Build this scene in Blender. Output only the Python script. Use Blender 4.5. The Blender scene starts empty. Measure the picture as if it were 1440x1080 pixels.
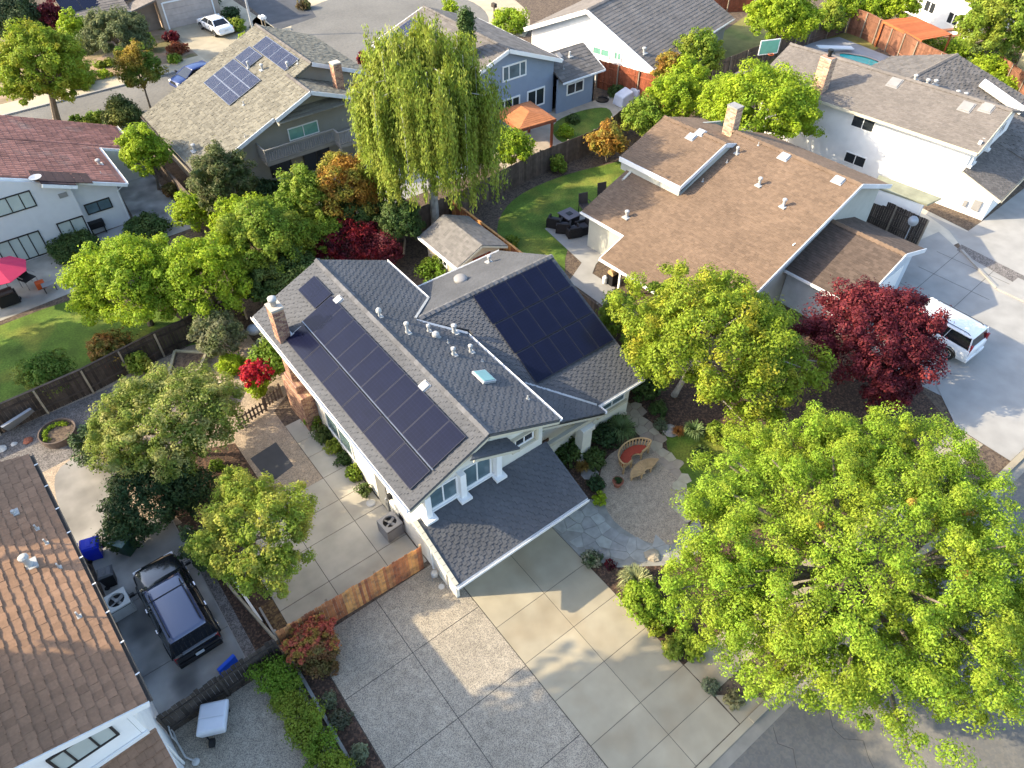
import bpy, math, random
import numpy as np
from mathutils import Vector, Matrix
SC = bpy.context.scene
COL = SC.collection
R = math.radians
rnd = random.Random(7)
V = Vector
# ------------------------------------------------------------------ camera (drone, 27.5 m above the street)
CAMH = 27.5; FPX = 1022.0; PITCH = R(45.46); YAW = R(37.73)
cam = bpy.data.cameras.new('camera'); camo = bpy.data.objects.new('camera', cam); COL.objects.link(camo)
cam.sensor_width = 36; cam.lens = FPX / 1440 * 36; cam.clip_end = 1500; cam.clip_start = .5
camo.location = (0, 0, CAMH); camo.rotation_euler = (R(90) - PITCH, 0, -YAW)
SC.camera = camo
_cr = camo.rotation_euler.to_matrix()
def at(px, py, z=0.0):
    """the point of the place at height z that stands at a position read off the photograph"""
    d = _cr @ V(((px - 720) / FPX, -(py - 540) / FPX, -1))
    t = (z - CAMH) / d.z
    return V((0, 0, CAMH)) + d * t
def on_plane(px, py, p0, n):
    d = _cr @ V(((px - 720) / FPX, -(py - 540) / FPX, -1)); o = V((0, 0, CAMH)); p0 = V(p0); n = V(n)
    return o + d * ((p0 - o).dot(n) / d.dot(n))
def depth(p):
    return -((_cr.transposed() @ (V(p) - V((0, 0, CAMH)))).z)
# ------------------------------------------------------------------ light
SUN = V((-1.50, .985, 1.0)).normalized()
w = bpy.data.worlds.new('World'); SC.world = w; w.use_nodes = True
nt = w.node_tree; nt.nodes.clear()
sky = nt.nodes.new('ShaderNodeTexSky'); sky.sky_type = 'NISHITA'; sky.sun_disc = False
sky.sun_elevation = math.asin(SUN.z); sky.sun_rotation = math.atan2(SUN.x, SUN.y)
sky.air_density = 1.0; sky.dust_density = 2.0; sky.ozone_density = 1.0
bg = nt.nodes.new('ShaderNodeBackground'); bg.inputs[1].default_value = 0.15
ow = nt.nodes.new('ShaderNodeOutputWorld')
nt.links.new(sky.outputs[0], bg.inputs[0]); nt.links.new(bg.outputs[0], ow.inputs[0])
sl = bpy.data.lights.new('sun', 'SUN'); sl.energy = 2.75; sl.angle = R(.5); sl.color = (1, .85, .60)
so = bpy.data.objects.new('sun', sl); COL.objects.link(so); so.rotation_euler = (-SUN).to_track_quat('-Z', 'Y').to_euler()
so.location = SUN * 200
SC.view_settings.view_transform = 'Standard'; SC.view_settings.look = 'None'
SC.view_settings.exposure = 1.86; SC.view_settings.gamma = 1
SC.cycles.max_bounces = 5; SC.cycles.diffuse_bounces = 3; SC.cycles.transparent_max_bounces = 4
# ------------------------------------------------------------------ materials
MATS = {}
def mat(name, col, rough=.85, var=.12, scale=2.0, var2=.0, scale2=.2, island=0, bump=0, bscale=30, spec=.3, metal=0,
        col2=None, c2scale=.6, c2lo=.45, c2hi=.6, trans=0, coat=0, speck=None, speckscale=25, specklo=.3, speckhi=.5, huev=0, sat=1, grid=None):
    """Principled material; colour varied by noise in place, per loose piece, and by patches or specks of a second colour"""
    if name in MATS: return MATS[name]
    m = bpy.data.materials.new(name); MATS[name] = m; m.use_nodes = True
    t = m.node_tree; N = t.nodes; L = t.links; N.clear()
    out = N.new('ShaderNodeOutputMaterial'); p = N.new('ShaderNodeBsdfPrincipled')
    p.inputs['Roughness'].default_value = rough; p.inputs['Metallic'].default_value = metal
    p.inputs['Specular IOR Level'].default_value = spec
    if coat: p.inputs['Coat Weight'].default_value = coat; p.inputs['Coat Roughness'].default_value = .06
    geo = N.new('ShaderNodeNewGeometry')
    def noise(sc, det=3):
        n = N.new('ShaderNodeTexNoise'); n.inputs['Scale'].default_value = sc; n.inputs['Detail'].default_value = det
        L.new(geo.outputs['Position'], n.inputs['Vector']); return n.outputs['Fac']
    def mth(op, a, b):
        n = N.new('ShaderNodeMath'); n.operation = op
        for i, x in enumerate((a, b)):
            if isinstance(x, (int, float)): n.inputs[i].default_value = x
            else: L.new(x, n.inputs[i])
        return n.outputs[0]
    def mapr(x, a, b, c, d):
        n = N.new('ShaderNodeMapRange'); L.new(x, n.inputs[0])
        for i, q in enumerate((a, b, c, d)): n.inputs[i + 1].default_value = q
        return n.outputs[0]
    def mix(f, a, b):
        n = N.new('ShaderNodeMix'); n.data_type = 'RGBA'
        L.new(f, n.inputs[0])
        for i, x in ((6, a), (7, b)):
            if isinstance(x, tuple): n.inputs[i].default_value = (*x, 1)
            else: L.new(x, n.inputs[i])
        return n.outputs[2]
    c = None
    if col2: c = mix(mapr(noise(c2scale, 2), c2lo, c2hi, 0, 1), col, col2)
    if speck:
        vn = N.new('ShaderNodeTexVoronoi'); vn.inputs['Scale'].default_value = speckscale
        L.new(geo.outputs['Position'], vn.inputs['Vector'])
        sep = N.new('ShaderNodeSeparateColor'); L.new(vn.outputs['Color'], sep.inputs[0])
        c = mix(mapr(sep.outputs[0], specklo, speckhi, 0, 1), c if c else col, speck)
    if grid:  # fine lines laid out on the part itself
        tc = N.new('ShaderNodeTexCoord'); br = N.new('ShaderNodeTexBrick')
        br.offset = 0; br.inputs['Scale'].default_value = 1; br.inputs['Mortar Size'].default_value = grid[2]
        br.inputs['Brick Width'].default_value = grid[0]; br.inputs['Row Height'].default_value = grid[1]
        br.inputs['Color1'].default_value = (*col, 1); br.inputs['Color2'].default_value = (*col, 1); br.inputs['Mortar'].default_value = (*grid[3], 1)
        if len(grid) > 4: br.offset = .5; br.inputs['Color2'].default_value = (*grid[4], 1)
        L.new(tc.outputs['UV'], br.inputs['Vector']); c = br.outputs['Color']
    f = mapr(noise(scale), .25, .75, 1 - var, 1 + var)
    if var2: f = mth('MULTIPLY', f, mapr(noise(scale2, 2), .3, .7, 1 - var2, 1 + var2))
    if island: f = mth('MULTIPLY', f, mapr(geo.outputs['Random Per Island'], 0, 1, 1 - island, 1 + island))
    hs = N.new('ShaderNodeHueSaturation')
    if c is None: hs.inputs['Color'].default_value = (*col, 1)
    else: L.new(c, hs.inputs['Color'])
    L.new(f, hs.inputs['Value']); hs.inputs['Saturation'].default_value = sat
    if huev: L.new(mapr(geo.outputs['Random Per Island'], 0, 1, .5 - huev, .5 + huev), hs.inputs['Hue'])
    L.new(hs.outputs[0], p.inputs['Base Color'])
    if bump:
        b = N.new('ShaderNodeBump'); b.inputs['Strength'].default_value = bump; b.inputs['Distance'].default_value = .03
        L.new(noise(bscale, 4), b.inputs['Height']); L.new(b.outputs[0], p.inputs['Normal'])
    sh = p.outputs[0]
    if trans:
        tr = N.new('ShaderNodeBsdfTranslucent'); L.new(hs.outputs[0], tr.inputs[0])
        mx = N.new('ShaderNodeMixShader'); mx.inputs[0].default_value = trans
        L.new(sh, mx.inputs[1]); L.new(tr.outputs[0], mx.inputs[2]); sh = mx.outputs[0]
    L.new(sh, out.inputs[0])
    return m
def leafm(name, col, col2=None, **k):
    d = dict(rough=.6, var=.28, scale=1.4, island=.22, spec=.2, trans=.42, sat=.98, huev=.012, c2scale=.55)
    d.update(k); return mat(name, col, col2=col2, **d)
# ------------------------------------------------------------------ objects
ORG = {}
def tag(o, label=None, cat=None, group=None, kind=None):
    if label: o['label'] = label
    if cat: o['category'] = cat
    if group: o['group'] = group
    if kind: o['kind'] = kind
    return o
def thing(name, label, cat, loc=(0, 0, 0), group=None, rz=0):
    o = bpy.data.objects.new(name, None); COL.objects.link(o); o.location = V(loc); o.rotation_euler = (0, 0, rz)
    o.empty_display_size = .3
    ORG[o.name] = V(loc) if rz == 0 else None
    return tag(o, label, cat, group)
class MB:
    def __init__(s): s.v = []; s.f = []; s.m = []; s.mi = 0; s.uv = None
    def add(s, vs, fs):
        n = len(s.v); s.v += [tuple(q) for q in vs]; s.f += [tuple(i + n for i in f) for f in fs]; s.m += [s.mi] * len(fs); return s
    def box(s, x0, x1, y0, y1, z0, z1):
        return s.add([(x0, y0, z0), (x1, y0, z0), (x1, y1, z0), (x0, y1, z0), (x0, y0, z1), (x1, y0, z1), (x1, y1, z1), (x0, y1, z1)],
                     [(0, 3, 2, 1), (4, 5, 6, 7), (0, 1, 5, 4), (1, 2, 6, 5), (2, 3, 7, 6), (3, 0, 4, 7)])
    def obox(s, c, a, b, d):  # centre and three half vectors
        c, a, b, d = V(c), V(a), V(b), V(d)
        return s.add([c - a - b - d, c + a - b - d, c + a + b - d, c - a + b - d, c - a - b + d, c + a - b + d, c + a + b + d, c - a + b + d],
                     [(0, 3, 2, 1), (4, 5, 6, 7), (0, 1, 5, 4), (1, 2, 6, 5), (2, 3, 7, 6), (3, 0, 4, 7)])
    def bar(s, p, q, w, h, up=(0, 0, 1)):
        p, q = V(p), V(q); d = q - p; u = d.normalized(); side = u.cross(V(up))
        side = side.normalized() if side.length > 1e-4 else V((1, 0, 0)); n = side.cross(u)
        return s.obox((p + q) / 2, d / 2, side * w / 2, n * h / 2)
    def tube(s, pts, rads, n=7, cap=True):
        pts = [V(p) for p in pts]; base = len(s.v); vs = []; fs = []
        for i, p in enumerate(pts):
            d = (pts[min(i + 1, len(pts) - 1)] - pts[max(i - 1, 0)]).normalized()
            a = d.cross(V((.31, .2, .93))); a = a.normalized() if a.length > 1e-3 else V((1, 0, 0)); b = d.cross(a)
            r = rads[i] if isinstance(rads, (list, tuple)) else rads
            vs += [p + (a * math.cos(2 * math.pi * k / n) + b * math.sin(2 * math.pi * k / n)) * r for k in range(n)]
        for i in range(len(pts) - 1):
            for k in range(n):
                k2 = (k + 1) % n; fs.append((i * n + k, i * n + k2, (i + 1) * n + k2, (i + 1) * n + k))
        if cap: fs += [tuple(range(n - 1, -1, -1)), tuple((len(pts) - 1) * n + k for k in range(n))]
        return s.add(vs, fs)
    def prism(s, poly, z0, z1, bottom=True):
        n = len(poly); a = sum(poly[i][0] * poly[(i + 1) % n][1] - poly[(i + 1) % n][0] * poly[i][1] for i in range(n))
        if a < 0: poly = poly[::-1]
        vs = [(p[0], p[1], z0) for p in poly] + [(p[0], p[1], z1) for p in poly]
        fs = [tuple(range(n, 2 * n))] + ([tuple(range(n - 1, -1, -1))] if bottom else [])
        fs += [(i, (i + 1) % n, n + (i + 1) % n, n + i) for i in range(n)]
        return s.add(vs, fs)
    def slab(s, poly, off):  # planar polygon and its copy moved by off
        n = len(poly); poly = [V(p) for p in poly]; off = V(off)
        return s.add(poly + [p + off for p in poly], [tuple(range(n)), tuple(range(2 * n - 1, n - 1, -1))] + [((i + 1) % n, i, n + i, n + (i + 1) % n) for i in range(n)])
    def lathe(s, prof, c=(0, 0, 0), n=16, sx=1, sy=1):
        vs = []; fs = []; m = len(prof)
        for r, z in prof:
            vs += [(c[0] + sx * r * math.cos(2 * math.pi * k / n), c[1] + sy * r * math.sin(2 * math.pi * k / n), c[2] + z) for k in range(n)]
        for i in range(m - 1):
            for k in range(n): fs.append((i * n + k, i * n + (k + 1) % n, (i + 1) * n + (k + 1) % n, (i + 1) * n + k))
        fs += [tuple(range(n - 1, -1, -1)), tuple((m - 1) * n + k for k in range(n))]
        return s.add(vs, fs)
    def build(s, name, ms, parent=None, smooth=False, bevel=0, label=None):
        me = bpy.data.meshes.new(name); org = V((0, 0, 0))
        if parent is not None: org = ORG.get(parent.name) or V((0, 0, 0))
        me.from_pydata([(q[0] - org.x, q[1] - org.y, q[2] - org.z) for q in s.v], [], s.f)
        if not isinstance(ms, (list, tuple)): ms = [ms]
        for m in ms: me.materials.append(m)
        if len(ms) > 1: me.polygons.foreach_set('material_index', s.m)
        if smooth: me.polygons.foreach_set('use_smooth', [True] * len(me.polygons))
        if s.uv:
            ul = me.uv_layers.new(name='UVMap'); k = 0
            for pi, p in enumerate(me.polygons):
                for j in range(p.loop_total):
                    ul.data[p.loop_start + j].uv = s.uv[pi][j] if s.uv[pi] else (0.013, .013)
        me.update()
        o = bpy.data.objects.new(name, me); COL.objects.link(o)
        if parent is not None: o.parent = parent; ORG[o.name] = org
        if bevel:
            b = o.modifiers.new('bevel', 'BEVEL'); b.width = bevel; b.segments = 2; b.limit_method = 'ANGLE'
        if label: o['label'] = label
        return o
def copy_tree(o, loc=None, rz=None, label=None, group=None, parent=None):
    c = o.copy(); COL.objects.link(c); c.parent = parent
    if parent is None:
        if loc is not None: c.location = V(loc)
        if rz is not None: c.rotation_euler.z = rz
        if label: c['label'] = label
        if group: c['group'] = group
    for ch in [x for x in KIDS.get(o.name, [])]: copy_tree(ch, parent=c)
    return c
KIDS = {}
def kids_of(root):
    for o in list(COL.objects):
        if o.parent is not None: KIDS.setdefault(o.parent.name, [])
    for o in list(COL.objects):
        if o.parent is not None and o not in KIDS[o.parent.name]: KIDS[o.parent.name].append(o)
def S(name, mb, m, kind='structure', **k):
    o = mb.build(name, m, **k); o['kind'] = kind; return o
def flat(name, pts, z, m, kind='structure', thick=None):
    b = MB(); pts = [(p[0], p[1]) for p in pts]
    n = len(pts); a = sum(pts[i][0] * pts[(i + 1) % n][1] - pts[(i + 1) % n][0] * pts[i][1] for i in range(n))
    if a < 0: pts = pts[::-1]
    if thick: b.prism(pts, z - thick, z)
    else: b.add([(p[0], p[1], z) for p in pts], [tuple(range(n))])
    return S(name, b, m, kind)
def smooth_loop(pts, k=3):
    """closed rounded outline through the points"""
    n = len(pts); out = []
    for i in range(n):
        p0, p1, p2, p3 = (V(pts[(i + j - 1) % n][:2]) for j in range(4))
        for q in range(k):
            t = q / k
            out.append(.5 * ((2 * p1) + (-p0 + p2) * t + (2 * p0 - 5 * p1 + 4 * p2 - p3) * t * t + (-p0 + 3 * p1 - 3 * p2 + p3) * t ** 3))
    return [(p.x, p.y) for p in out]
# ------------------------------------------------------------------ roofs
def clip(poly, a0, a1, b0, b1):
    for ax, lim, sg in ((0, a0, 1), (0, a1, -1), (1, b0, 1), (1, b1, -1)):
        out = []; n = len(poly)
        for i in range(n):
            p, q = poly[i], poly[(i + 1) % n]; dp = (p[ax] - lim) * sg; dq = (q[ax] - lim) * sg
            if dp >= 0: out.append(p)
            if (dp > 0 and dq < 0) or (dp < 0 and dq > 0):
                t = dp / (dp - dq); out.append((p[0] + (q[0] - p[0]) * t, p[1] + (q[1] - p[1]) * t))
        poly = out
        if len(poly) < 3: return []
    return poly
def frame_of(poly):
    p = [V(q) for q in poly]; n = V((0, 0, 0))
    for i in range(len(p)): n += p[i].cross(p[(i + 1) % len(p)])
    n.normalize()
    if n.z < 0: n = -n
    d = V((0, 0, -1)) - n * (-n.z); d.normalize(); u = d.cross(n)
    return p, n, d, u
def tiles(mb, poly, w=.3, e=.3, t=.035, stag=0.0, jit=.3, rag=0.0, skirt=True, wj=0):
    """overlapping shingles over one convex roof plane, each a small wedge of its own"""
    p, n, d, u = frame_of(poly); o = p[0]
    P = [((q - o).dot(u), (q - o).dot(d)) for q in p]
    if sum(P[i][0] * P[(i + 1) % len(P)][1] - P[(i + 1) % len(P)][0] * P[i][1] for i in range(len(P))) < 0: P = P[::-1]
    a0 = min(q[0] for q in P); a1 = max(q[0] for q in P); b0 = min(q[1] for q in P); b1 = max(q[1] for q in P)
    r = 0; b = b1
    while b > b0:
        c = 0; a = a0 - w * (rnd.random() if stag == 0 else (.5 if r % 2 else 0))
        while a < a1:
            ww = w * (1 + wj * (rnd.random() - .5)); of = (stag * e if c % 2 else 0) + rag * e * (rnd.random() - .5)
            lo = b + of; hi = b - e * 1.12 + of
            tt = t * (1 + jit * (rnd.random() * 2 - 1))
            hi -= e * stag; g = clip(P, a + .002, a + ww - .002, hi, lo)
            if len(g) >= 3:
                vs = []; k = len(g)
                for q in g:
                    h = .006 + tt * (q[1] - hi) / (lo - hi); vs.append(o + u * q[0] + d * q[1] + n * h)
                fs = [tuple(range(k - 1, -1, -1))]
                if skirt:
                    vs += [o + u * q[0] + d * q[1] - n * .002 for q in g]
                    for i in range(k):
                        j = (i + 1) % k
                        if g[i][1] + g[j][1] > 2 * hi + .3 * e: fs.append((i, j, k + j, k + i))
                mb.add(vs, fs)
            a += ww; c += 1
        b -= e; r += 1
def barrel(mb, poly, period=.30, course=.42, amp=.075):
    """rows of curved clay tiles over a rectangle of roof"""
    p, n, d, u = frame_of(poly); o = p[0]
    P = [((q - o).dot(u), (q - o).dot(d)) for q in p]
    a0 = min(q[0] for q in P); a1 = max(q[0] for q in P); b0 = min(q[1] for q in P); b1 = max(q[1] for q in P)
    na = int((a1 - a0) / period); nb = max(1, int((b1 - b0) / course)); K = 5
    for i in range(na):
        for j in range(nb):
            vs = []; fs = []; tw = rnd.uniform(-.006, .006)
            for q in range(K + 1):
                a = a0 + period * (i + q / K); hh = amp * math.sin(math.pi * q / K) ** .8
                for bb, ex in ((b0 + course * j, 0.0), (b0 + course * (j + 1) + .03, .022)):
                    vs.append(o + u * a + d * bb + n * (hh + ex + tw + .01))
            vs += [o + u * (a0 + period * i) + d * (b0 + course * (j + 1) + .03), o + u * (a0 + period * (i + 1)) + d * (b0 + course * (j + 1) + .03)]
            fs = [(2 * q, 2 * q + 1, 2 * q + 3, 2 * q + 2) for q in range(K)]
            fs.append(tuple([2 * q + 1 for q in range(K + 1)] + [len(vs) - 1, len(vs) - 2]))
            mb.add(vs, fs)
SHAKE = dict(w=.19, e=.19, t=.034, stag=.5, jit=.12)
def roof(root, polys, m, style=None, thick=.12, fn=tiles, name='roof', **k):
    """roof part: deck slabs with shingles laid over them"""
    b = MB()
    for q in polys:
        p, n, d, u = frame_of(q); b.slab(p, -n * thick)
        fn(b, q, **(SHAKE if style is None else style))
    return b.build(name, m, root, **k)
def ridge(root, p, q, m, w=.16, e=.28, t=.05, drop=.45):
    """saddle tiles along a ridge or hip"""
    p, q = V(p), V(q); d = (q - p); L = d.length; d.normalize(); s = d.cross(V((0, 0, 1))).normalized(); b = MB(); x = 0
    while x < L:
        x1 = min(x + e * 1.1, L); h0, h1 = .03, .03 + t * rnd.uniform(.7, 1.2); vs = []
        for xx, h in ((x, h0), (x1, h1)):
            c = p + d * xx
            vs += [c - s * w + V((0, 0, h - drop * w)), c + V((0, 0, h + .02)), c + s * w + V((0, 0, h - drop * w))]
        vs += [vs[3] - V((0, 0, h1)), vs[4] - V((0, 0, h1)), vs[5] - V((0, 0, h1))]
        b.add(vs, [(0, 1, 4, 3), (1, 2, 5, 4), (3, 4, 7, 6), (4, 5, 8, 7)]); x += e
    return b.build('ridge_cap', m, root)
def window(root, c, u, n, w_, h, frame, pane, mull=(0.5,), name='window', fr=.07, dep=.06, sill=False, rails=()):
    """a window proud of its wall: frame as the part, its glass as the sub-part"""
    c, u, n = V(c), V(u).normalized(), V(n).normalized(); z = V((0, 0, 1)) if abs(n.z) < .5 else n.cross(u); b = MB()
    f2 = fr / 2
    for s in (-1, 1):
        b.obox(c + u * s * (w_ / 2 - f2) + n * dep / 2, u * f2, z * h / 2, n * dep / 2)
        b.obox(c + z * s * (h / 2 - f2) + n * dep / 2, u * (w_ / 2 - fr), z * f2, n * dep / 2)
    for q in mull: b.obox(c + u * (q - .5) * w_ + n * dep * .45, u * f2 * .8, z * (h / 2 - fr), n * dep * .45)
    for q in rails: b.obox(c + z * (q - .5) * h + n * dep * .43, u * (w_ / 2 - fr), z * f2 * .8, n * dep * .43)
    if sill: b.obox(c - z * (h / 2 + .04) + n * .07, u * (w_ / 2 + .08), z * .04, n * .07)
    o = b.build(name, frame, root)
    g = MB().obox(c + n * .012, u * (w_ / 2 - f2), z * (h / 2 - f2), n * .012)
    g.build('pane', pane, o); return o
def fence(label, pts, h, m, mpost, bw=.15, jag=.03, group=None, name='board_fence', back=False, cap=None, z0=0, thick=.022, gap=.012, step=2.4, rails=True, postside=1, mrail=None):
    """board fence along a line: boards in one panel, every post its own part"""
    pts = [V((p[0], p[1], 0)) for p in pts]; root = thing(name, label, 'fence', pts[0], group); b = MB(); ra = MB(); L0 = 0
    posts = []
    for a, c in zip(pts, pts[1:]):
        d = c - a; L = d.length; u = d / L; n = V((-u.y, u.x, 0)); x = 0
        while x < L - .02:
            ww = min(bw * rnd.uniform(.93, 1.07), L - x); hh = h + rnd.uniform(-jag, jag); tz = rnd.uniform(-.004, .004)
            b.obox(a + u * (x + ww / 2) + n * tz + V((0, 0, z0 + hh / 2)), u * (ww / 2 - gap / 2), n * thick / 2, V((0, 0, hh / 2))); x += ww
        if rails:
            for rz in (.25, .8): ra.obox((a + c) / 2 - n * postside * (thick / 2 + .025) + V((0, 0, z0 + h * rz)), d / 2, n * .02, V((0, 0, .045)))
        if cap: ra.obox((a + c) / 2 + V((0, 0, z0 + h + .035)), d / 2, n * .07, V((0, 0, .02)))
        k = max(1, round(L / step)); posts += [a + d * (i / k) - n * postside * .075 for i in range(k + 1)]
    b.build('board_panel', m, root)
    if rails or cap: ra.build('rail', mrail or m, root)
    for q in posts[:40]: MB().box(q.x - .045, q.x + .045, q.y - .045, q.y + .045, z0, z0 + h + .02).build('post', mpost, root)
    return root
# ------------------------------------------------------------------ foliage
NG = np.random.default_rng(11)
def leaf_arrays(cent, nrm, size, asp=.5, fold=.15):
    k = len(cent); a = NG.normal(size=(k, 3)); nrm = nrm / np.linalg.norm(nrm, axis=1, keepdims=True)
    t = a - (a * nrm).sum(1, keepdims=True) * nrm; t /= np.linalg.norm(t, axis=1, keepdims=True); b = np.cross(nrm, t)
    s = size[:, None]
    v = np.stack([cent - t * s * .5, cent + b * s * asp * .5 + nrm * s * fold, cent + t * s * .5, cent - b * s * asp * .5 + nrm * s * fold], 1)
    return v.reshape(-1, 3)
def leaf_object(name, verts, m, parent, org, label=None):
    me = bpy.data.meshes.new(name); k = len(verts) // 4; verts = verts - np.array(org)
    me.vertices.add(4 * k); me.vertices.foreach_set('co', verts.astype(np.float32).ravel())
    me.loops.add(4 * k); me.loops.foreach_set('vertex_index', np.arange(4 * k, dtype=np.int32))
    me.polygons.add(k); me.polygons.foreach_set('loop_start', np.arange(0, 4 * k, 4, dtype=np.int32)); me.polygons.foreach_set('loop_total', np.full(k, 4, dtype=np.int32))
    me.materials.append(m); me.update(); me.validate()
    o = bpy.data.objects.new(name, me); COL.objects.link(o)
    if parent is not None: o.parent = parent
    if label: o['label'] = label
    return o
def clump_leaves(cents, rads, per, ls, up=.5, flat_=.75, asp=.55, fill=.55):
    """leaves on and just inside the skin of many small clumps"""
    C = np.repeat(np.array(cents), per, 0); Rr = np.repeat(np.array(rads), per)
    d = NG.normal(size=C.shape); d /= np.linalg.norm(d, axis=1, keepdims=True)
    rr = fill + (1.15 - fill) * NG.random(len(C)) ** .6; rr = rr * np.where(NG.random(len(C)) < .18, NG.uniform(1.0, 1.5, len(C)), 1)
    an = np.repeat(NG.uniform(.55, 1.45, (len(cents), 3)), per, 0)
    pos = C + d * an * (Rr * rr)[:, None] * np.array([1, 1, flat_])
    nr = d + np.array([0, 0, up]) + NG.normal(size=C.shape) * .45
    return leaf_arrays(pos, nr, ls * NG.uniform(.65, 1.35, len(C)), asp)
def crown_clumps(c, r, n, cr, top=-.35, shell=(.62, 1.0), squash=1.0, noise=.16):
    c = np.array(c); r = np.array(r); out = []; rad = []
    for i in range(n):
        z = 1 - (i + .5) / n * (1 - top); ph = i * 2.39996 + NG.uniform(-.3, .3); q = math.sqrt(max(0, 1 - z * z))
        sc = NG.uniform(*shell) * (1 + NG.normal() * noise * .6)
        out.append(c + r * np.array([q * math.cos(ph), q * math.sin(ph), z]) * sc); rad.append(cr * NG.uniform(.65, 1.3))
    return out, rad
def trunk_mesh(base, top, r0, cents, k=10, r1=.3, wob=.25, forks=None):
    b = MB(); base, top = V(base), V(top)
    m1 = base.lerp(top, .5) + V((rnd.uniform(-wob, wob), rnd.uniform(-wob, wob), 0))
    b.tube([base, base.lerp(m1, .3), m1, top], [r0 * 1.25, r0, r0 * .85, r0 * .6], 8)
    idx = list(range(len(cents))); rnd.shuffle(idx)
    for i in idx[:k]:
        e = V(cents[i]); s = base.lerp(top, rnd.uniform(.45, 1.0)) if rnd.random() < .5 else top
        s = m1.lerp(top, rnd.random()); md = s.lerp(e, .5) + V((rnd.uniform(-.2, .2), rnd.uniform(-.2, .2), rnd.uniform(0, .35)))
        b.tube([s, md, e], [r0 * .5, r0 * .32, r0 * .1], 5)
    return b
BARK = None
def tree(name, label, c, r, m, n=40, cr=.8, per=120, ls=.2, base=None, tr=.16, top=-.4, extra=(), cat='tree', group=None, limbs=12, bark=None, shell=(.62, 1.0), up=.5, flat_=.75, asp=.55, fill=.55):
    """a tree: tapered trunk with limbs, and a crown of many leaf clumps; extra lobes are (dx,dy,dz,rx,ry,rz,n)"""
    c = V(c); base = V(base) if base is not None else V((c.x, c.y, 0))
    cents, rads = crown_clumps(c, r, n, cr, top, shell)
    for (dx, dy, dz, rx, ry, rz, nn) in extra:
        a, b_ = crown_clumps((c.x + dx, c.y + dy, c.z + dz), (rx, ry, rz), nn, cr * .9, top, shell); cents += a; rads += b_
    A_ = np.array(cents); B2 = np.array(rads); D2 = np.linalg.norm(A_[:, None] - A_[None], axis=2); D2[np.arange(len(A_)), np.arange(len(A_))] = 99
    keep = np.sort(D2, 1)[:, :3].mean(1) < 2.1 * B2.mean(); cents = [c_ for c_, k_ in zip(cents, keep) if k_]; rads = [c_ for c_, k_ in zip(rads, keep) if k_]
    root = thing(name, label, cat, base, group)
    leaf_object('crown' if cat == 'tree' else 'foliage', clump_leaves(cents, rads, per, ls, up, flat_, asp, fill), m, root, base)
    tb = trunk_mesh(base, (c.x, c.y, c.z - r[2] * .25), tr, cents, limbs)
    tb.build('trunk' if cat == 'tree' else 'stem', bark or BARK, root)
    return root
def ptree(name, label, px, py, z, rpx, rpy, m, dens=1.0, crp=None, lpx=5.0, bx=None, zr=None, **k):
    """a tree whose crown was read off the photograph: centre pixel, height of the centre, half-sizes in pixels"""
    c = at(px, py, z); D = depth(c); s = D / FPX; rx = rpx * s; rz = zr if zr else rpy * s * .95
    k_ = .78 if rpx > 30 and k.get('cat', 'tree') == 'tree' else 1.0; cr = (crp if crp else max(7, rpx * .17)) * s * k_; ls = lpx * s * (.80 if rpx > 30 else .92)
    n = int(max(7, 2.6 * dens * (rx / cr) ** 2 * (.5 + .5 * rz / rx))); per = int(2.2 * 4 * math.pi * cr * cr * .8 / (ls * ls * .55 * .5) * .5)
    per = max(25, min(per, 260))
    base = at(*bx) if bx else None
    return tree(name, label, c, (rx * .9, rx * .9, rz * .88), m, n=n, cr=cr, per=per, ls=ls, base=base, tr=k.pop('tr', max(.05, rx * .045)), **k)
def shrub(name, label, px, py, rpx, rpy, m, lpx=4.0, group=None, crp=None, cat='shrub', dens=1.0, z=None, **k):
    c0 = at(px, py + rpy * .6); s = depth(c0) / FPX; zc = z if z else rpy * s * .75
    return ptree(name, label, px, py, zc, rpx, rpy, m, dens=dens, lpx=lpx, crp=crp or max(4, rpx * .33), cat=cat, group=group, limbs=5, tr=.03, top=-.6, **k)
def blades(name, label, c, rad, h, n, m, cat='grass plant', group=None, wd=.02, droop=.5):
    """a tuft of long arching blades"""
    c0 = V(c); c = V((0, 0, 0)); b = MB()
    for i in range(n):
        a = rnd.uniform(0, 2 * math.pi); r = rad * rnd.uniform(.35, 1.05); hh = h * rnd.uniform(.6, 1.1); dx, dy = math.cos(a), math.sin(a)
        s = V((-dy, dx, 0)) * wd * rnd.uniform(.7, 1.3); p = c + V((dx, dy, 0)) * rad * .08 * rnd.random()
        q1 = p + V((dx * r * .4, dy * r * .4, hh * .8)); q2 = p + V((dx * r * .8, dy * r * .8, hh)); q3 = p + V((dx * r * 1.1, dy * r * 1.1, hh * (1 - droop * rnd.uniform(.4, 1.3))))
        b.add([p - s, p + s, q1 - s, q1 + s, q2 - s * .7, q2 + s * .7, q3], [(0, 1, 3, 2), (2, 3, 5, 4), (4, 5, 6)])
    o = b.build(name, m); o.location = c0
    return tag(o, label, cat, group)
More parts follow.
